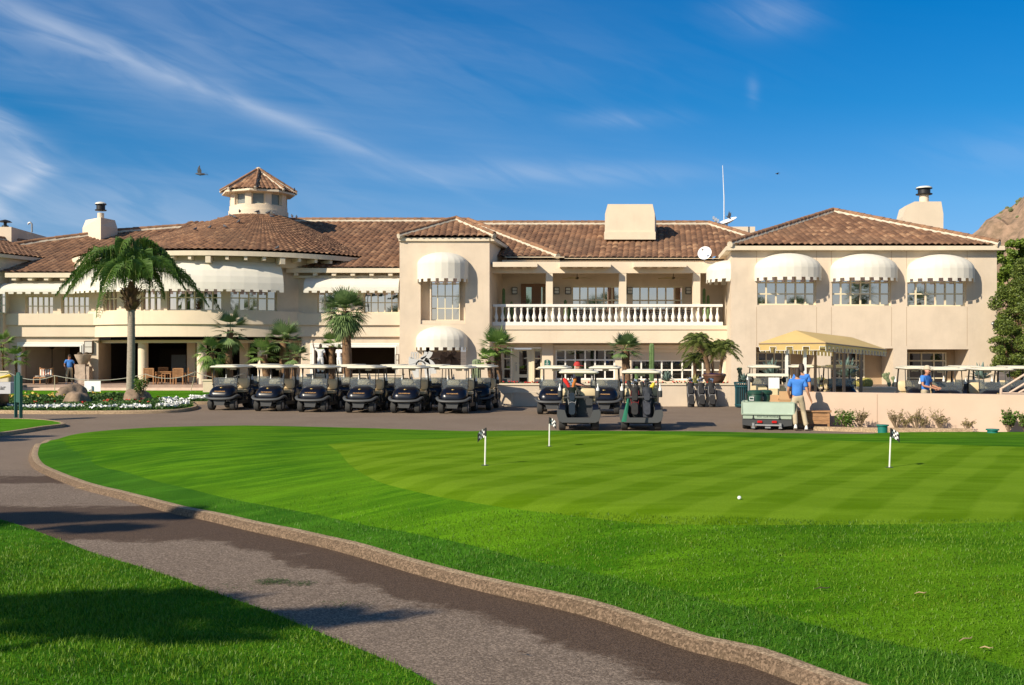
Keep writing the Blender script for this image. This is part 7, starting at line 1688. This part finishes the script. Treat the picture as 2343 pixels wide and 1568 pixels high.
t = thing('floor_lamp', 'dark floor lamp with a flared shade inside the left opening', 'lamp', (XW(119, 63.5), 63.5, .45)); mb = MB(); mb.lathe([(.16, 0), (.16, .03), (.02, .05)], (0, 0, 0), 12); mb.tube([(0, 0, .03), (0, 0, 2.0)], .025, 6); mb.build('pole', black_m, t, True); mb = MB(); mb.lathe([(.06, 2.0), (.34, 2.28), (.34, 2.3)], (0, 0, 0), 18); mb.build('lamp_shade', black_m, t, True, ang=.5)
# stone pot on pedestal
stone_m = mat('pink_stone', (.46, .36, .28), .9, var=.25, vscale=3, bump=.5, bscale=12)
t = thing('stone_pedestal', 'block pedestal of pinkish stone carrying the big pot', 'pedestal', (XW(191, 60.3), 60.3, .45)); mb = MB(); mb.bb(-.40, .22, -.3, .3, 0, .56); mb.bb(-.38, .20, -.29, .29, .562, 1.12); mb.bb(.223, .42, -.25, .25, 0, 1.0); mb.build('block', stone_m, t)
t = thing('stone_pot', 'flared stone pot with dark round plants on the pedestal', 'pot', (XW(190, 60.3), 60.3, 1.57)); mb = MB(); mb.lathe([(.20, 0), (.24, .03), (.42, .40), (.48, .56), (.43, .57), (.38, .50), (.02, .48)], (0, 0, 0), 20); mb.build('pot', stone_m, t, True, ang=.6)
for x in (-.18, .2): mb = MB(); mb.ell((x, 0, .58), (.16, .16, .13), 12, 8); mb.build('plant', mat('dark_plant', (.07, .05, .03), .9), t, True)
# sconces
def sconce(lab, px, y0, y1, Y, w_, m=None):
    zt, zb = ZW(y0, Y), ZW(y1, Y); t = thing('wall_lamp', lab, 'lamp', (XW(px, Y), Y, zb)); h = zt-zb; mb = MB(); mb.bb(-w_/2-.02, w_/2+.02, -.02, .0, -.02, h+.02)
    for x in (-w_/2, w_/2): mb.bb(x-.015, x+.015, -.14, -.02, 0, h)
    for z in (0, h/2, h-.02): mb.bb(-w_/2-.015, w_/2+.015, -.145, -.02, z, z+.025)
    mb.build('bracket', m or black_m, t); mb = MB(); mb.bb(-w_/2+.016, w_/2-.016, -.13, -.02, .026, h-.022); mb.build('glass_shade', mat('milky_glass', (.60, .58, .52), .3), t)
sconce('ornate iron wall lamp beside the left opening', 204, 781, 808, FY-.02, .45, mat('rusty_iron', (.10, .06, .04), .8)); sconce('iron wall lamp at the right jamb of the second opening', 909, 811, 838, FY-.02, .16, MATS['rusty_iron'])
for px, lab in ((1214-.5-0, 'square wall lamp left of the balcony door'),): pass
for px, Y, lab in ((1177, 64.45, 'square wall lamp left of the wooden balcony door'), (1273, 64.45, 'bright square wall lamp right of the wooden balcony door'), (1299, 64.45, 'dim square wall lamp left of the first big window'), (1440.5, 64.45, 'narrow wall lamp between the two big balcony windows'), (1574, 64.45, 'wall lamp right of the second big window')): sconce(lab, px, 658.5, 673, Y, .30)
def sign(px, Y):
    t = thing('notice_sign', 'dark green arched notice board on the pillar beside the glass door', 'sign', (XW(px, Y), Y, ZW(840, Y))); mb = MB(); out_ = [(-.17, 0), (.17, 0), (.17, .36), (.14, .40), (.06, .43), (-.06, .43), (-.14, .40), (-.17, .36)]; mb.prism(out_, -.03, 0); b = mb.build('board', mat('sign_green', (.012, .12, .09), .5), t)
    for k, s in enumerate(('GOLF SHOP', 'ENTRANCE', 'WELCOME')[:0]): pass
    mb = MB()
    for k, w_ in enumerate((.11, .20, .12, .22)):
        n = 5
        for j in range(n): x0 = -w_/2+w_*j/n; mb.bb(x0, x0+w_/n*.7, -.034, -.030, .25-k*.055, .275-k*.055)
    mb.ell((-.02, -.032, .36), (.028, .004, .025), 8, 6); mb.ell((.02, -.032, .36), (.028, .004, .025), 8, 6); mb.prism([(-.045, .355), (.045, .355), (0, .31)], -.036, -.03); mb.build('lettering', whitep, t)
sign(1251.5, 61.68)
# ceiling fans
for px, lab in ((1320, 'ceiling fan hanging over the balcony by the first big window'), (1540, 'ceiling fan hanging over the balcony by the second big window')):
    Y = 62.8; t = thing('ceiling_fan', lab, 'ceiling fan', (XW(px, Y), Y, zbb-.02)); mb = MB(); mb.tube([(0, 0, .25), (0, 0, -.08)], .02, 6); mb.lathe([(.04, -.2), (.11, -.16), (.11, -.10), (.03, -.06)], (0, 0, 0), 12); mb.build('motor', belt_m, t, True)
    for k in range(5): a = 2*PI*k/5+.3; mb = MB(); mb.box((math.cos(a)*.52, math.sin(a)*.52, -.14), (.8, .17, .012), (math.radians(8), 0, a)); mb.build('blade', mat('fan_blade', (.42, .34, .16), .6), t)
# balcony chairs
def iron_chair(lab, loc, rz): 
    t = thing('iron_chair', lab, 'chair', loc, rz, 'dark chairs on the balcony'); mb = MB(); rslab(mb, (0, 0), .24, .24, .42, .46, .06); mb.build('seat', belt_m, t)
    for x in (-.22, .22):
        for y in (-.22, .22): mb = MB(); mb.tube([(x, y, 0), (x, y, .42 if y < 0 else .98)], .018, 6); mb.build('leg', black_m, t)
    mb = MB()
    for z in (.56, .68, .80, .94): mb.bb(-.22, .22, .21, .235, z, z+.05)
    for x in (-.1, 0, .1): mb.bb(x-.015, x+.015, .212, .23, .46, .95)
    mb.build('backrest', black_m, t); return t
ic = None
for i, (px, rz) in enumerate(((1206, 0), (1222, .6), (1245, 2.5), (1318, .4), (1332, 3.0), (1352, .2), (1366, 2.6), (1388, 1.0), (1452, .2), (1466, 2.9), (1486, .7), (1504, 3.3), (1540, .4), (1556, 3.0), (1572, .1), (1590, 1.2))):
    Y = 62.3+(i % 3)*.5; lab = 'dark metal chair on the balcony, number hidden behind the railing'
    lab = 'dark metal chair standing on the balcony behind the white railing'
    if ic is None: ic = iron_chair(lab, (XW(px, Y), Y, BF), rz)
    else: dup(ic, (XW(px, Y), Y, BF), rz)
# sculpture
alu = mat('brushed_aluminium', (.60, .60, .58), .55, .25)
Y = 49.5; t = thing('metal_sculpture', 'silver metal sculpture of an open hand and curved strips before the tower', 'sculpture', (XW(966, Y), Y, .86)); o0 = t.location
def SP(zx, zy): return Vector((XW((1400+zx/3.336)/1.6533, Y), Y, ZW((1150+zy/3.336)/1.6533, Y)))-o0
def plate(pts, d=.06): mb = MB(); mb.loft([[(v.x, -d, v.z) for v in pts], [(v.x, d, v.z) for v in pts]]); return mb
def strip_(pts, w0): # curved flat strip
    L = smooth_line(pts, .06); a, b = [], []
    for i, p in enumerate(L):
        T = (L[min(i+1, len(L)-1)]-L[max(i-1, 0)]).normalized(); n = Vector((T.z, 0, -T.x)); ww = w0[0]+(w0[1]-w0[0])*i/(len(L)-1); a.append(p+n*ww); b.append(p-n*ww)
    mb = MB(); mb.loft([[(p.x, -.06, p.z), (q_.x, -.06, q_.z), (q_.x, .06, q_.z), (p.x, .06, p.z)] for p, q_ in zip(a, b)]); return mb
for k in range(3):
    x = 528+k*32; strip_([SP(x-10, 690), SP(x-12, 630), SP(x, 608), SP(x+12, 630), SP(x+10, 690)], (.018, .018)).build('finger', alu, t)
strip_([SP(560, 690), SP(545, 740), SP(560, 790), SP(590, 930)], (.27, .10)).build('palm', alu, t)
strip_([SP(765, 605), SP(745, 650), SP(690, 690), SP(610, 720)], (.10, .10)).build('limb', alu, t)
strip_([SP(705, 605), SP(685, 660), SP(640, 690)], (.08, .07)).build('limb', alu, t)
strip_([SP(690, 700), SP(760, 735), SP(795, 790), SP(800, 880)], (.09, .13)).build('limb', alu, t)
strip_([SP(690, 720), SP(720, 790), SP(725, 860), SP(730, 960)], (.20, .10)).build('body', alu, t)
strip_([SP(580, 800), SP(590, 740), SP(640, 720), SP(690, 750), SP(700, 820)], (.03, .03)).build('ring', alu, t)
brick_wall('sculpture_plinth', 'low pinkish plinth under the silver sculpture', XW(927, 49.8), XW(1010, 49.8), 49.2, 50.2, 1.0, mat('pink_plinth', (.55, .30, .22), .9), cat='plinth')

# small white board and its stake
t = thing('white_board', 'small blank white board standing on the lawn behind the boulders', 'sign', (XW(211.5, 50), 50, .15)); mb = MB(); zt = ZW(872, 50)-.15; zb = ZW(896, 50)-.15; mb.bb(-.39, .39, 0, .02, zb, zt); mb.build('board', mat('bright_white', (.85, .85, .85), .6), t); mb = MB(); mb.bb(-.03, .03, -.05, -.001, 0, zt-.24); mb.build('stake', mat('grey_stake', (.12, .14, .18), .6), t)
# rope barrier
t = thing('rope_barrier', 'rope hanging between thin posts in front of the terrace steps', 'rope barrier', (XW(120, 56.5), 56.5, .15)); o0 = t.location; pst = []
for px, tp in ((-30, 852), (33, 852), (125, 858), (316+90+60-20, 850)):
    pass
for (xb, xt, yt) in ((-40, -40, 850), (20, 20, 853), (125, 125, 859.5), (333, 333, 856), (436, 447, 851), (560, 560, 854)):
    Y = 56.5; b = Vector((XW(xb, Y), Y, .15)); tp = Vector((XW(xt, Y), Y, ZW(yt, Y))); mb = MB(); mb.tube([b-o0, tp-o0], .022, 6); mb.build('post', mat('pale_post', (.5, .42, .3), .7), t, True); pst.append(tp)
mb = MB()
for a, b in zip(pst[:-1], pst[1:]): mb.tube([a.lerp(b, i/10)-o0-Vector((0, 0, .30*(1-(2*i/10-1)**2))) for i in range(11)], .018, 5)
mb.build('rope', mat('pale_rope', (.45, .42, .36), .8), t, True)
# green signpost at the left
t = thing('green_signpost', 'dark green two legged signboard with a rounded top seen almost edge on', 'sign', (XW(42, 35), 35, .10), math.radians(130)); sgn = mat('sign_dark_green', (.02, .09, .07), .5)
for x in (-.30, .30): mb = MB(); mb.bb(x-.045, x+.045, -.045, .045, 0, 1.42); mb.build('post', sgn, t)
mb = MB(); mb.prism([(-.254, .52), (.254, .52), (.254, 1.35), (.20, 1.47), (.1, 1.53), (-.1, 1.53), (-.20, 1.47), (-.254, 1.35)], -.02, .02); mb.build('board', sgn, t)
# sign box on a service cart cut by the left edge
t = thing('sign_box_cart', 'white sign box with dark lettering on a dark cart cut by the left picture edge', 'cart', (XW(-8, 40), 40, 0)); mb = MB(); mb.bb(-1.2, .68, -.3, .3, .72, 1.15); bx = mb.build('box', mat('grey_white_panel', (.5, .5, .52), .6), t)
text('Club Car', .26, (.50, -.306, .95), (PI/2, 0, 0), black_m, bx, align='RIGHT')
mb = MB(); rslab(mb, (-.6, 0), .9, .5, .25, .70, .15); mb.build('body', navy, t, True); add_wheel(t, -.1, -.4); add_wheel(t, -1.2, -.4)
for k in range(2): mb = MB(); mb.tube([(-.6+.1*k, -.1, 1.16), (.62, -.1-.1*k, 1.38+.06*k)], .03, 8); mb.build('pole', yel, t, True)
# strappy palms at the left edge
fan_palm('spiky_plant', 'spiky green plant in front of the left wing', (XW(8, 58), 58, .3), tuple(P(5, 790, 58)), .75, 16, .05, m_fan2, .4, .2, seed=91); fan_palm('spiky_plant', 'second spiky plant right of the first at the left wing', (XW(38, 58), 58, .3), tuple(P(37, 822, 58)), .7, 18, .05, m_fan2, .5, .2, seed=92)
brick_wall('planter_wall', 'low cream wall at the far left edge of the terrace', XW(-80, 57), XW(18, 57), 57, 57.3, ZW(849, 57), stucco)
# ------------------------------------------------------------------ roof gear
t = thing('satellite_dish', 'round white satellite dish on a short mast beside the balcony roof', 'satellite dish', (XW(1612, 60.8), 60.8, zbt)); mb = MB(); N = 28; dn = Vector((-.45, -1, .35)).normalized(); s_ = dn.cross(Vector((0, 0, 1))).normalized(); u_ = s_.cross(dn); C0 = Vector((0, 0, ZW(580, 60.8)-zbt)); rad = 16/F*60.8
mb.loft([[C0+(s_*math.cos(2*PI*k/N)+u_*math.sin(2*PI*k/N))*rad*r+dn*(.10*r*r-.03) for k in range(N)] for r in (.05, .4, .7, 1.)], cap=False); mb.build('reflector', mat('white_dish', (.85, .85, .86), .4), t, True); mb = MB(); mb.tube([(0, .05, 0), (0, .05, C0.z)], .03, 8); mb.tube([C0-u_*rad*.9, C0+dn*.55], .012, 5); mb.tube([C0-s_*rad*.8, C0+dn*.55], .010, 5); mb.build('mast', metal_g, t); mb = MB(); mb.box(tuple(C0+dn*.57), (.1, .1, .1)); mb.build('receiver', metal_g, t)
Y = 71; t = thing('satellite_dish', 'white dish with a feed arm lying back on the roof ridge', 'satellite dish', (XW(1660, Y), Y, zr2-.1)); o0 = t.location; mb = MB(); dn = Vector((-.35, -.25, .9)).normalized(); s_ = dn.cross(Vector((0, 1, 0))).normalized(); u_ = s_.cross(dn); C0 = P(1663, 513, Y)-o0
mb.loft([[C0+(s_*math.cos(2*PI*k/N)*.75+u_*math.sin(2*PI*k/N)*.5)*r+dn*(.22*r*r) for k in range(N)] for r in (.05, .4, .7, 1.)], cap=False); mb.build('reflector', MATS['white_dish'], t, True); mb = MB(); mb.tube([C0, P(1643, 513, Y)-o0, P(1630, 500, Y)-o0], .04, 6); mb.tube([C0-Vector((0, 0, .5)), C0], .05, 6)
for k in range(3): mb.box(tuple(P(1632+k*5, 499+k*3, Y)-o0), (.12, .1, .2))
mb.build('feed_arm', mat('light_metal', (.6, .62, .66), .4, .5), t)
t = thing('radio_mast', 'thin white whip antenna standing above the roof ridge', 'antenna', (XW(1656, 72), 72, 10.2)); mb = MB(); h = ZW(379, 72)-10.2; mb.tube([(0, 0, 0), (0, 0, h*.55), (-.1, 0, h)], [.045, .04, .022], 6); mb.build('rod', mat('antenna_white', (.6, .65, .72), .5), t, True)
t = thing('security_light', 'small wall light high on the right corner of the clubhouse', 'lamp', (XW(2272, 57.9), 57.9, ZW(746, 57.9))); mb = MB(); mb.bb(-.06, .06, -.04, .0, .02, .26); mb.build('bracket', black_m, t)
for x in (-.1, .12): mb = MB(); mb.ell((x, -.12, .12), (.09, .1, .09), 10, 8); mb.build('lamp', mat('lamp_metal', (.4, .4, .4), .3, .6), t, True)
# bag rail on the planter wall
t = thing('bag_rail', 'thin rail on brackets along the planter wall between the cart groups', 'rail', (XW(1190, PW), PW, .6)); o0 = t.location; mb = MB(); x0, x1 = XW(1140, PW-.2), XW(1235, PW-.2); mb.tube([(x0-o0.x, -.22, 0), (x1-o0.x, -.22, 0)], .02, 6); mb.build('rail', trim, t)
for i in range(6): x = x0-o0.x+(x1-x0)*(i+.4)/6; mb = MB(); mb.box((x, -.11, 0), (.03, .21, .03)); mb.build('bracket', trim, t)
t = thing('wall_pipe', 'pale vertical pipe on the planter wall right of the cart rows', 'pipe', (XW(1171, PW-.1), PW-.08, 0)); mb = MB(); mb.tube([(0, 0, 0), (0, 0, .6)], .045, 8); mb.tube([(-.9, 0, .05), (0, 0, .05)], .02, 6); mb.build('pipe', trim, t, True)

# ------------------------------------------------------------------ birds
bird_m = mat('slate_feather', (.07, .08, .10), .7, var=.4, vscale=20); bird_l = mat('pale_feather', (.30, .34, .36), .7)
def pigeon(lab, loc, rz, group=None, s=1., m=None):
    t = thing('pigeon', lab, 'bird', loc, rz, group, s); mb = MB()
    mb.tube([(0, .26, .07), (0, .15, .10), (0, .05, .12), (0, -.05, .145), (0, -.10, .19), (0, -.115, .24), (0, -.135, .255), (0, -.165, .25)], [.02, .045, .075, .075, .045, .032, .030, .004], 10); mb.build('body', m or bird_m, t, True)
    mb = MB(); mb.tube([(-.02, 0, .07), (-.02, -.01, .0)], .008, 5); mb.tube([(.02, 0, .07), (.02, -.01, 0)], .008, 5); mb.build('legs', lip_m, t); return t
random.seed(12)
def cone_at(px, py):     # ray/cone-surface by stepping
    d = Vector(((px-CX)/F, 1, -(py-HY)/F))
    for i in range(900):
        p = Vector((0, 0, CAMZ))+d*(56.+i*.02); best = None
        # radial position between the two circles
        lo, hi = 0., 1.
        for t_ in range(24):
            m_ = (lo+hi)/2; c = EC.lerp(CU, m_); r = RE+(RC-.1-RE)*m_
            if (Vector(p[:2])-c).length < r: lo = m_
            else: hi = m_
        if (Vector(p[:2])-EC).length < RE and p.z <= EZ+(CZ-EZ)*lo-.12*math.sin(lo*PI)+.10: return p
    return Vector((XW(px, 60), 60, ZW(py, 60)))
pg = None
for px, py in ((447+0, 528), (527, 497), (536, 500), (546, 511), (548, 488), (589, 488), (614, 490), (621, 499), (626, 492), (668, 499), (678, 501), (514, 522), (480, 524)):
    p = cone_at(px, py); lab = 'dark pigeon perched on the tiles of the round roof'
    if pg is None: pg = pigeon(lab, p, random.uniform(0, 6), 'pigeons on the round roof', .85)
    else: dup(pg, p, random.uniform(0, 6), lab)
ec = EC+Vector((math.cos(-1.15), math.sin(-1.15)))*RE; dup(pg, P(634.5, 571, 58.6), 1.0, 'pale pigeon perched on the eave of the round roof', 'pigeons perched elsewhere on the roofs')
for px, py, Y, lab in ((604.5, 400, 67, 'pigeon perched near the peak of the turret roof'), (519, 441-4, 66.2, 'pigeon at the left eave of the turret roof'), (527, 435.5, 66.2, 'upright pigeon just above the left eave of the turret'), (673, 443-4, 66.5, 'pigeon on the right eave of the turret roof'), (1046, 505, 62.6, 'dark pigeon on the peak of the tower roof'), (1636, 514, 70.8, 'dark pigeon perched on the ridge left of the dish')): 
    dup(pg, P(px, py, Y), random.uniform(0, 6), lab, 'pigeons perched elsewhere on the roofs')
def flying(lab, px, py, Y, s, wings, tilt):
    t = thing('flying_bird', lab, 'bird', P(px, py, Y), 0, None, s*.85); mb = MB(); mb.tube([(.24, 0, -.02), (.12, 0, 0), (0, 0, 0), (-.10, 0, .015), (-.16, 0, .02), (-.2, 0, .01)], [.015, .05, .06, .04, .03, .004], 10); mb.build('body', bird_m, t, True)
    mb = MB(); mb.loft([[(.18, -.02, -.01), (.18, .02, -.01), (.18, .02, .0), (.18, -.02, 0)], [(.34, -.08, -.03), (.34, .08, -.03), (.34, .08, -.02), (.34, -.08, -.02)]]); mb.build('tail', bird_m, t)
    for w_ in wings:
        mb = MB(); pts = [Vector(q_) for q_ in w_]; mb.loft([[(p.x-c, p.y, p.z), (p.x, p.y-.006, p.z), (p.x+c, p.y, p.z), (p.x, p.y+.006, p.z)] for p, c in zip(pts, (.08, .09, .05, .01))]); mb.build('wing', bird_l if w_ is wings[0] and s > 5 else bird_m, t)
    t.rotation_euler = (0, tilt, 0)
flying('pigeon flying with raised wings in the sky left of the turret', 457, 399, 38, 1.0, [[(0, -.03, .03), (.0, -.06, .15), (-.01, -.08, .26), (.02, -.09, .36)], [(.03, .04, .02), (.08, .25, .08), (.12, .4, .12), (.2, .5, .12)]], 0.)
flying('bird flying beside the whip antenna above the roof', 1666, 498, 60, 1.0, [[(0, -.03, .03), (-.05, -.1, .15), (-.12, -.14, .28), (-.2, -.15, .38)], [(.03, .04, .02), (.03, .1, .2), (.02, .14, .32), (0, .15, .42)]], .5)
flying('tiny distant bird in the sky right of the antenna', 1777, 398, 120, 1.2, [[(0, -.03, .03), (.1, -.3, .08), (.15, -.5, .05), (.2, -.6, .0)], [(0, .04, .03), (.1, .3, .08), (.15, .5, .05), (.2, .6, .0)]], 0.)

# ------------------------------------------------------------------ litter on path and lawn
random.seed(4)
def clip_pile(lab, px, py, r, n):
    g = GZ(px, py, zdrive); o = MB()
    for _ in range(n):
        a = random.uniform(0, 2*PI); rr = r*random.random()**.7; c = g+Vector((math.cos(a)*rr*1.3, math.sin(a)*rr, .006+random.uniform(0, .012))); d = Vector((random.uniform(-1, 1), random.uniform(-1, 1), random.uniform(-.1, .3))).normalized()*.02; s = Vector((-d.y, d.x, 0))*.12; o.add([c-d-s, c-d+s, c+d+s, c+d-s], [(0, 1, 2, 3)])
    tag(o.build('grass_clippings', mat('clipping_green', (.045, .075, .015), .9)), lab, 'grass clippings', kind='stuff')
clip_pile('larger heap of green grass clippings on the path', 622, 1333, .13, 260); clip_pile('thin heap of grass clippings right of the larger one', 688, 1337, .12, 110); clip_pile('few loose grass clippings low on the path', 790, 1385, .2, 60); clip_pile('loose grass clippings farther left on the path', 540, 1345, .22, 50)
def twig(lab, px, py, L, rz, m, zf=zl1):
    g = GZ(px, py, zf); o = MB(); o.tube([(-L*.4, 0, .0), (-L*.1, .006, .010), (L*.2, -.006, .006), (L*.4, .01, .010)], [.002, .005, .004, .002], 6); o = o.build('twig', m, None, True); o.location = (g.x, g.y, g.z+.03); o.rotation_euler = (0, 0, rz); tag(o, lab, 'twig')
dk_t = mat('dark_twig', (.06, .04, .03), .9); pl_t = mat('dry_twig', (.42, .30, .16), .9)
twig('dark twig lying on the lawn at the lower right', 1881, 1356, .17, .1, dk_t); twig('pale curved twig lying on the lawn near the lower right corner', 2210, 1474, .18, .5, pl_t); twig('small dry leaf stalk on the lawn below the pale twig', 2256, 1494, .10, -.4, pl_t); twig('pale straw on the lawn right of the dark twig', 2106, 1367, .12, 0., pl_t); twig('pale stick on the path at the left', 187, 1122, .3, .0, pl_t, zdrive); twig('small dark twig on the path', 1195, 1503, .10, -.3, dk_t, zdrive)

# ------------------------------------------------------------------ trees behind the photographer (they shade the foreground and show in the window glass)
def tall_palm(lab, x, y, h, seed):
    return fan_palm('tall_palm', lab, (x, y, 0), (x, y, h), 2.6, 44, .28, m_fan, .5, .7, 'tall palms behind the photographer', seed=seed)
tp = tall_palm('tall palm across the lawn, seen only reflected in the windows', -44, -34, 9.5, 201)
random.seed(9)
for x in (-36, -25, -17, -7, 3, 12, 17, 27, 35, 41, 52, 60): dup(tp, (x+random.uniform(-2, 2), -34+random.uniform(-6, 8), random.uniform(-2.5, 1.5)), random.uniform(0, 6))
def shade_tree(lab, x, y, h, r, n, seed, dens=1.): 
    leafy_tree(lab, (x, y, 0), [((x, y, h), r)], n, .22, m_dtree, seed, .16, 'shade_tree')
SX, SY = 0.63/0.54, 0.58/0.54
def shade_for(px, py, z, h): g = G(px, py, z); return g.x-SX*(h-z), g.y-SY*(h-z)
for i, (px, py, h, r, n) in enumerate(((180, 1400, 8.5, (2.1, .6, .5), 1500), (400, 1425, 8.2, (1.5, .4, .4), 900), (60, 1185, 9., (1.7, .8, .6), 3000), (-120, 985, 9.5, (2.4, .9, .8), 4500))):
    x, y = shade_for(px, py, .25, h); shade_tree(('tree behind the photographer shading the near lawn', 'second tree behind the photographer shading the near lawn', 'tree left of the camera shading the path bend', 'tree far left shading the driveway', 'last tree far left near the driveway bend')[i], x, y, h, r, n, 210+i)
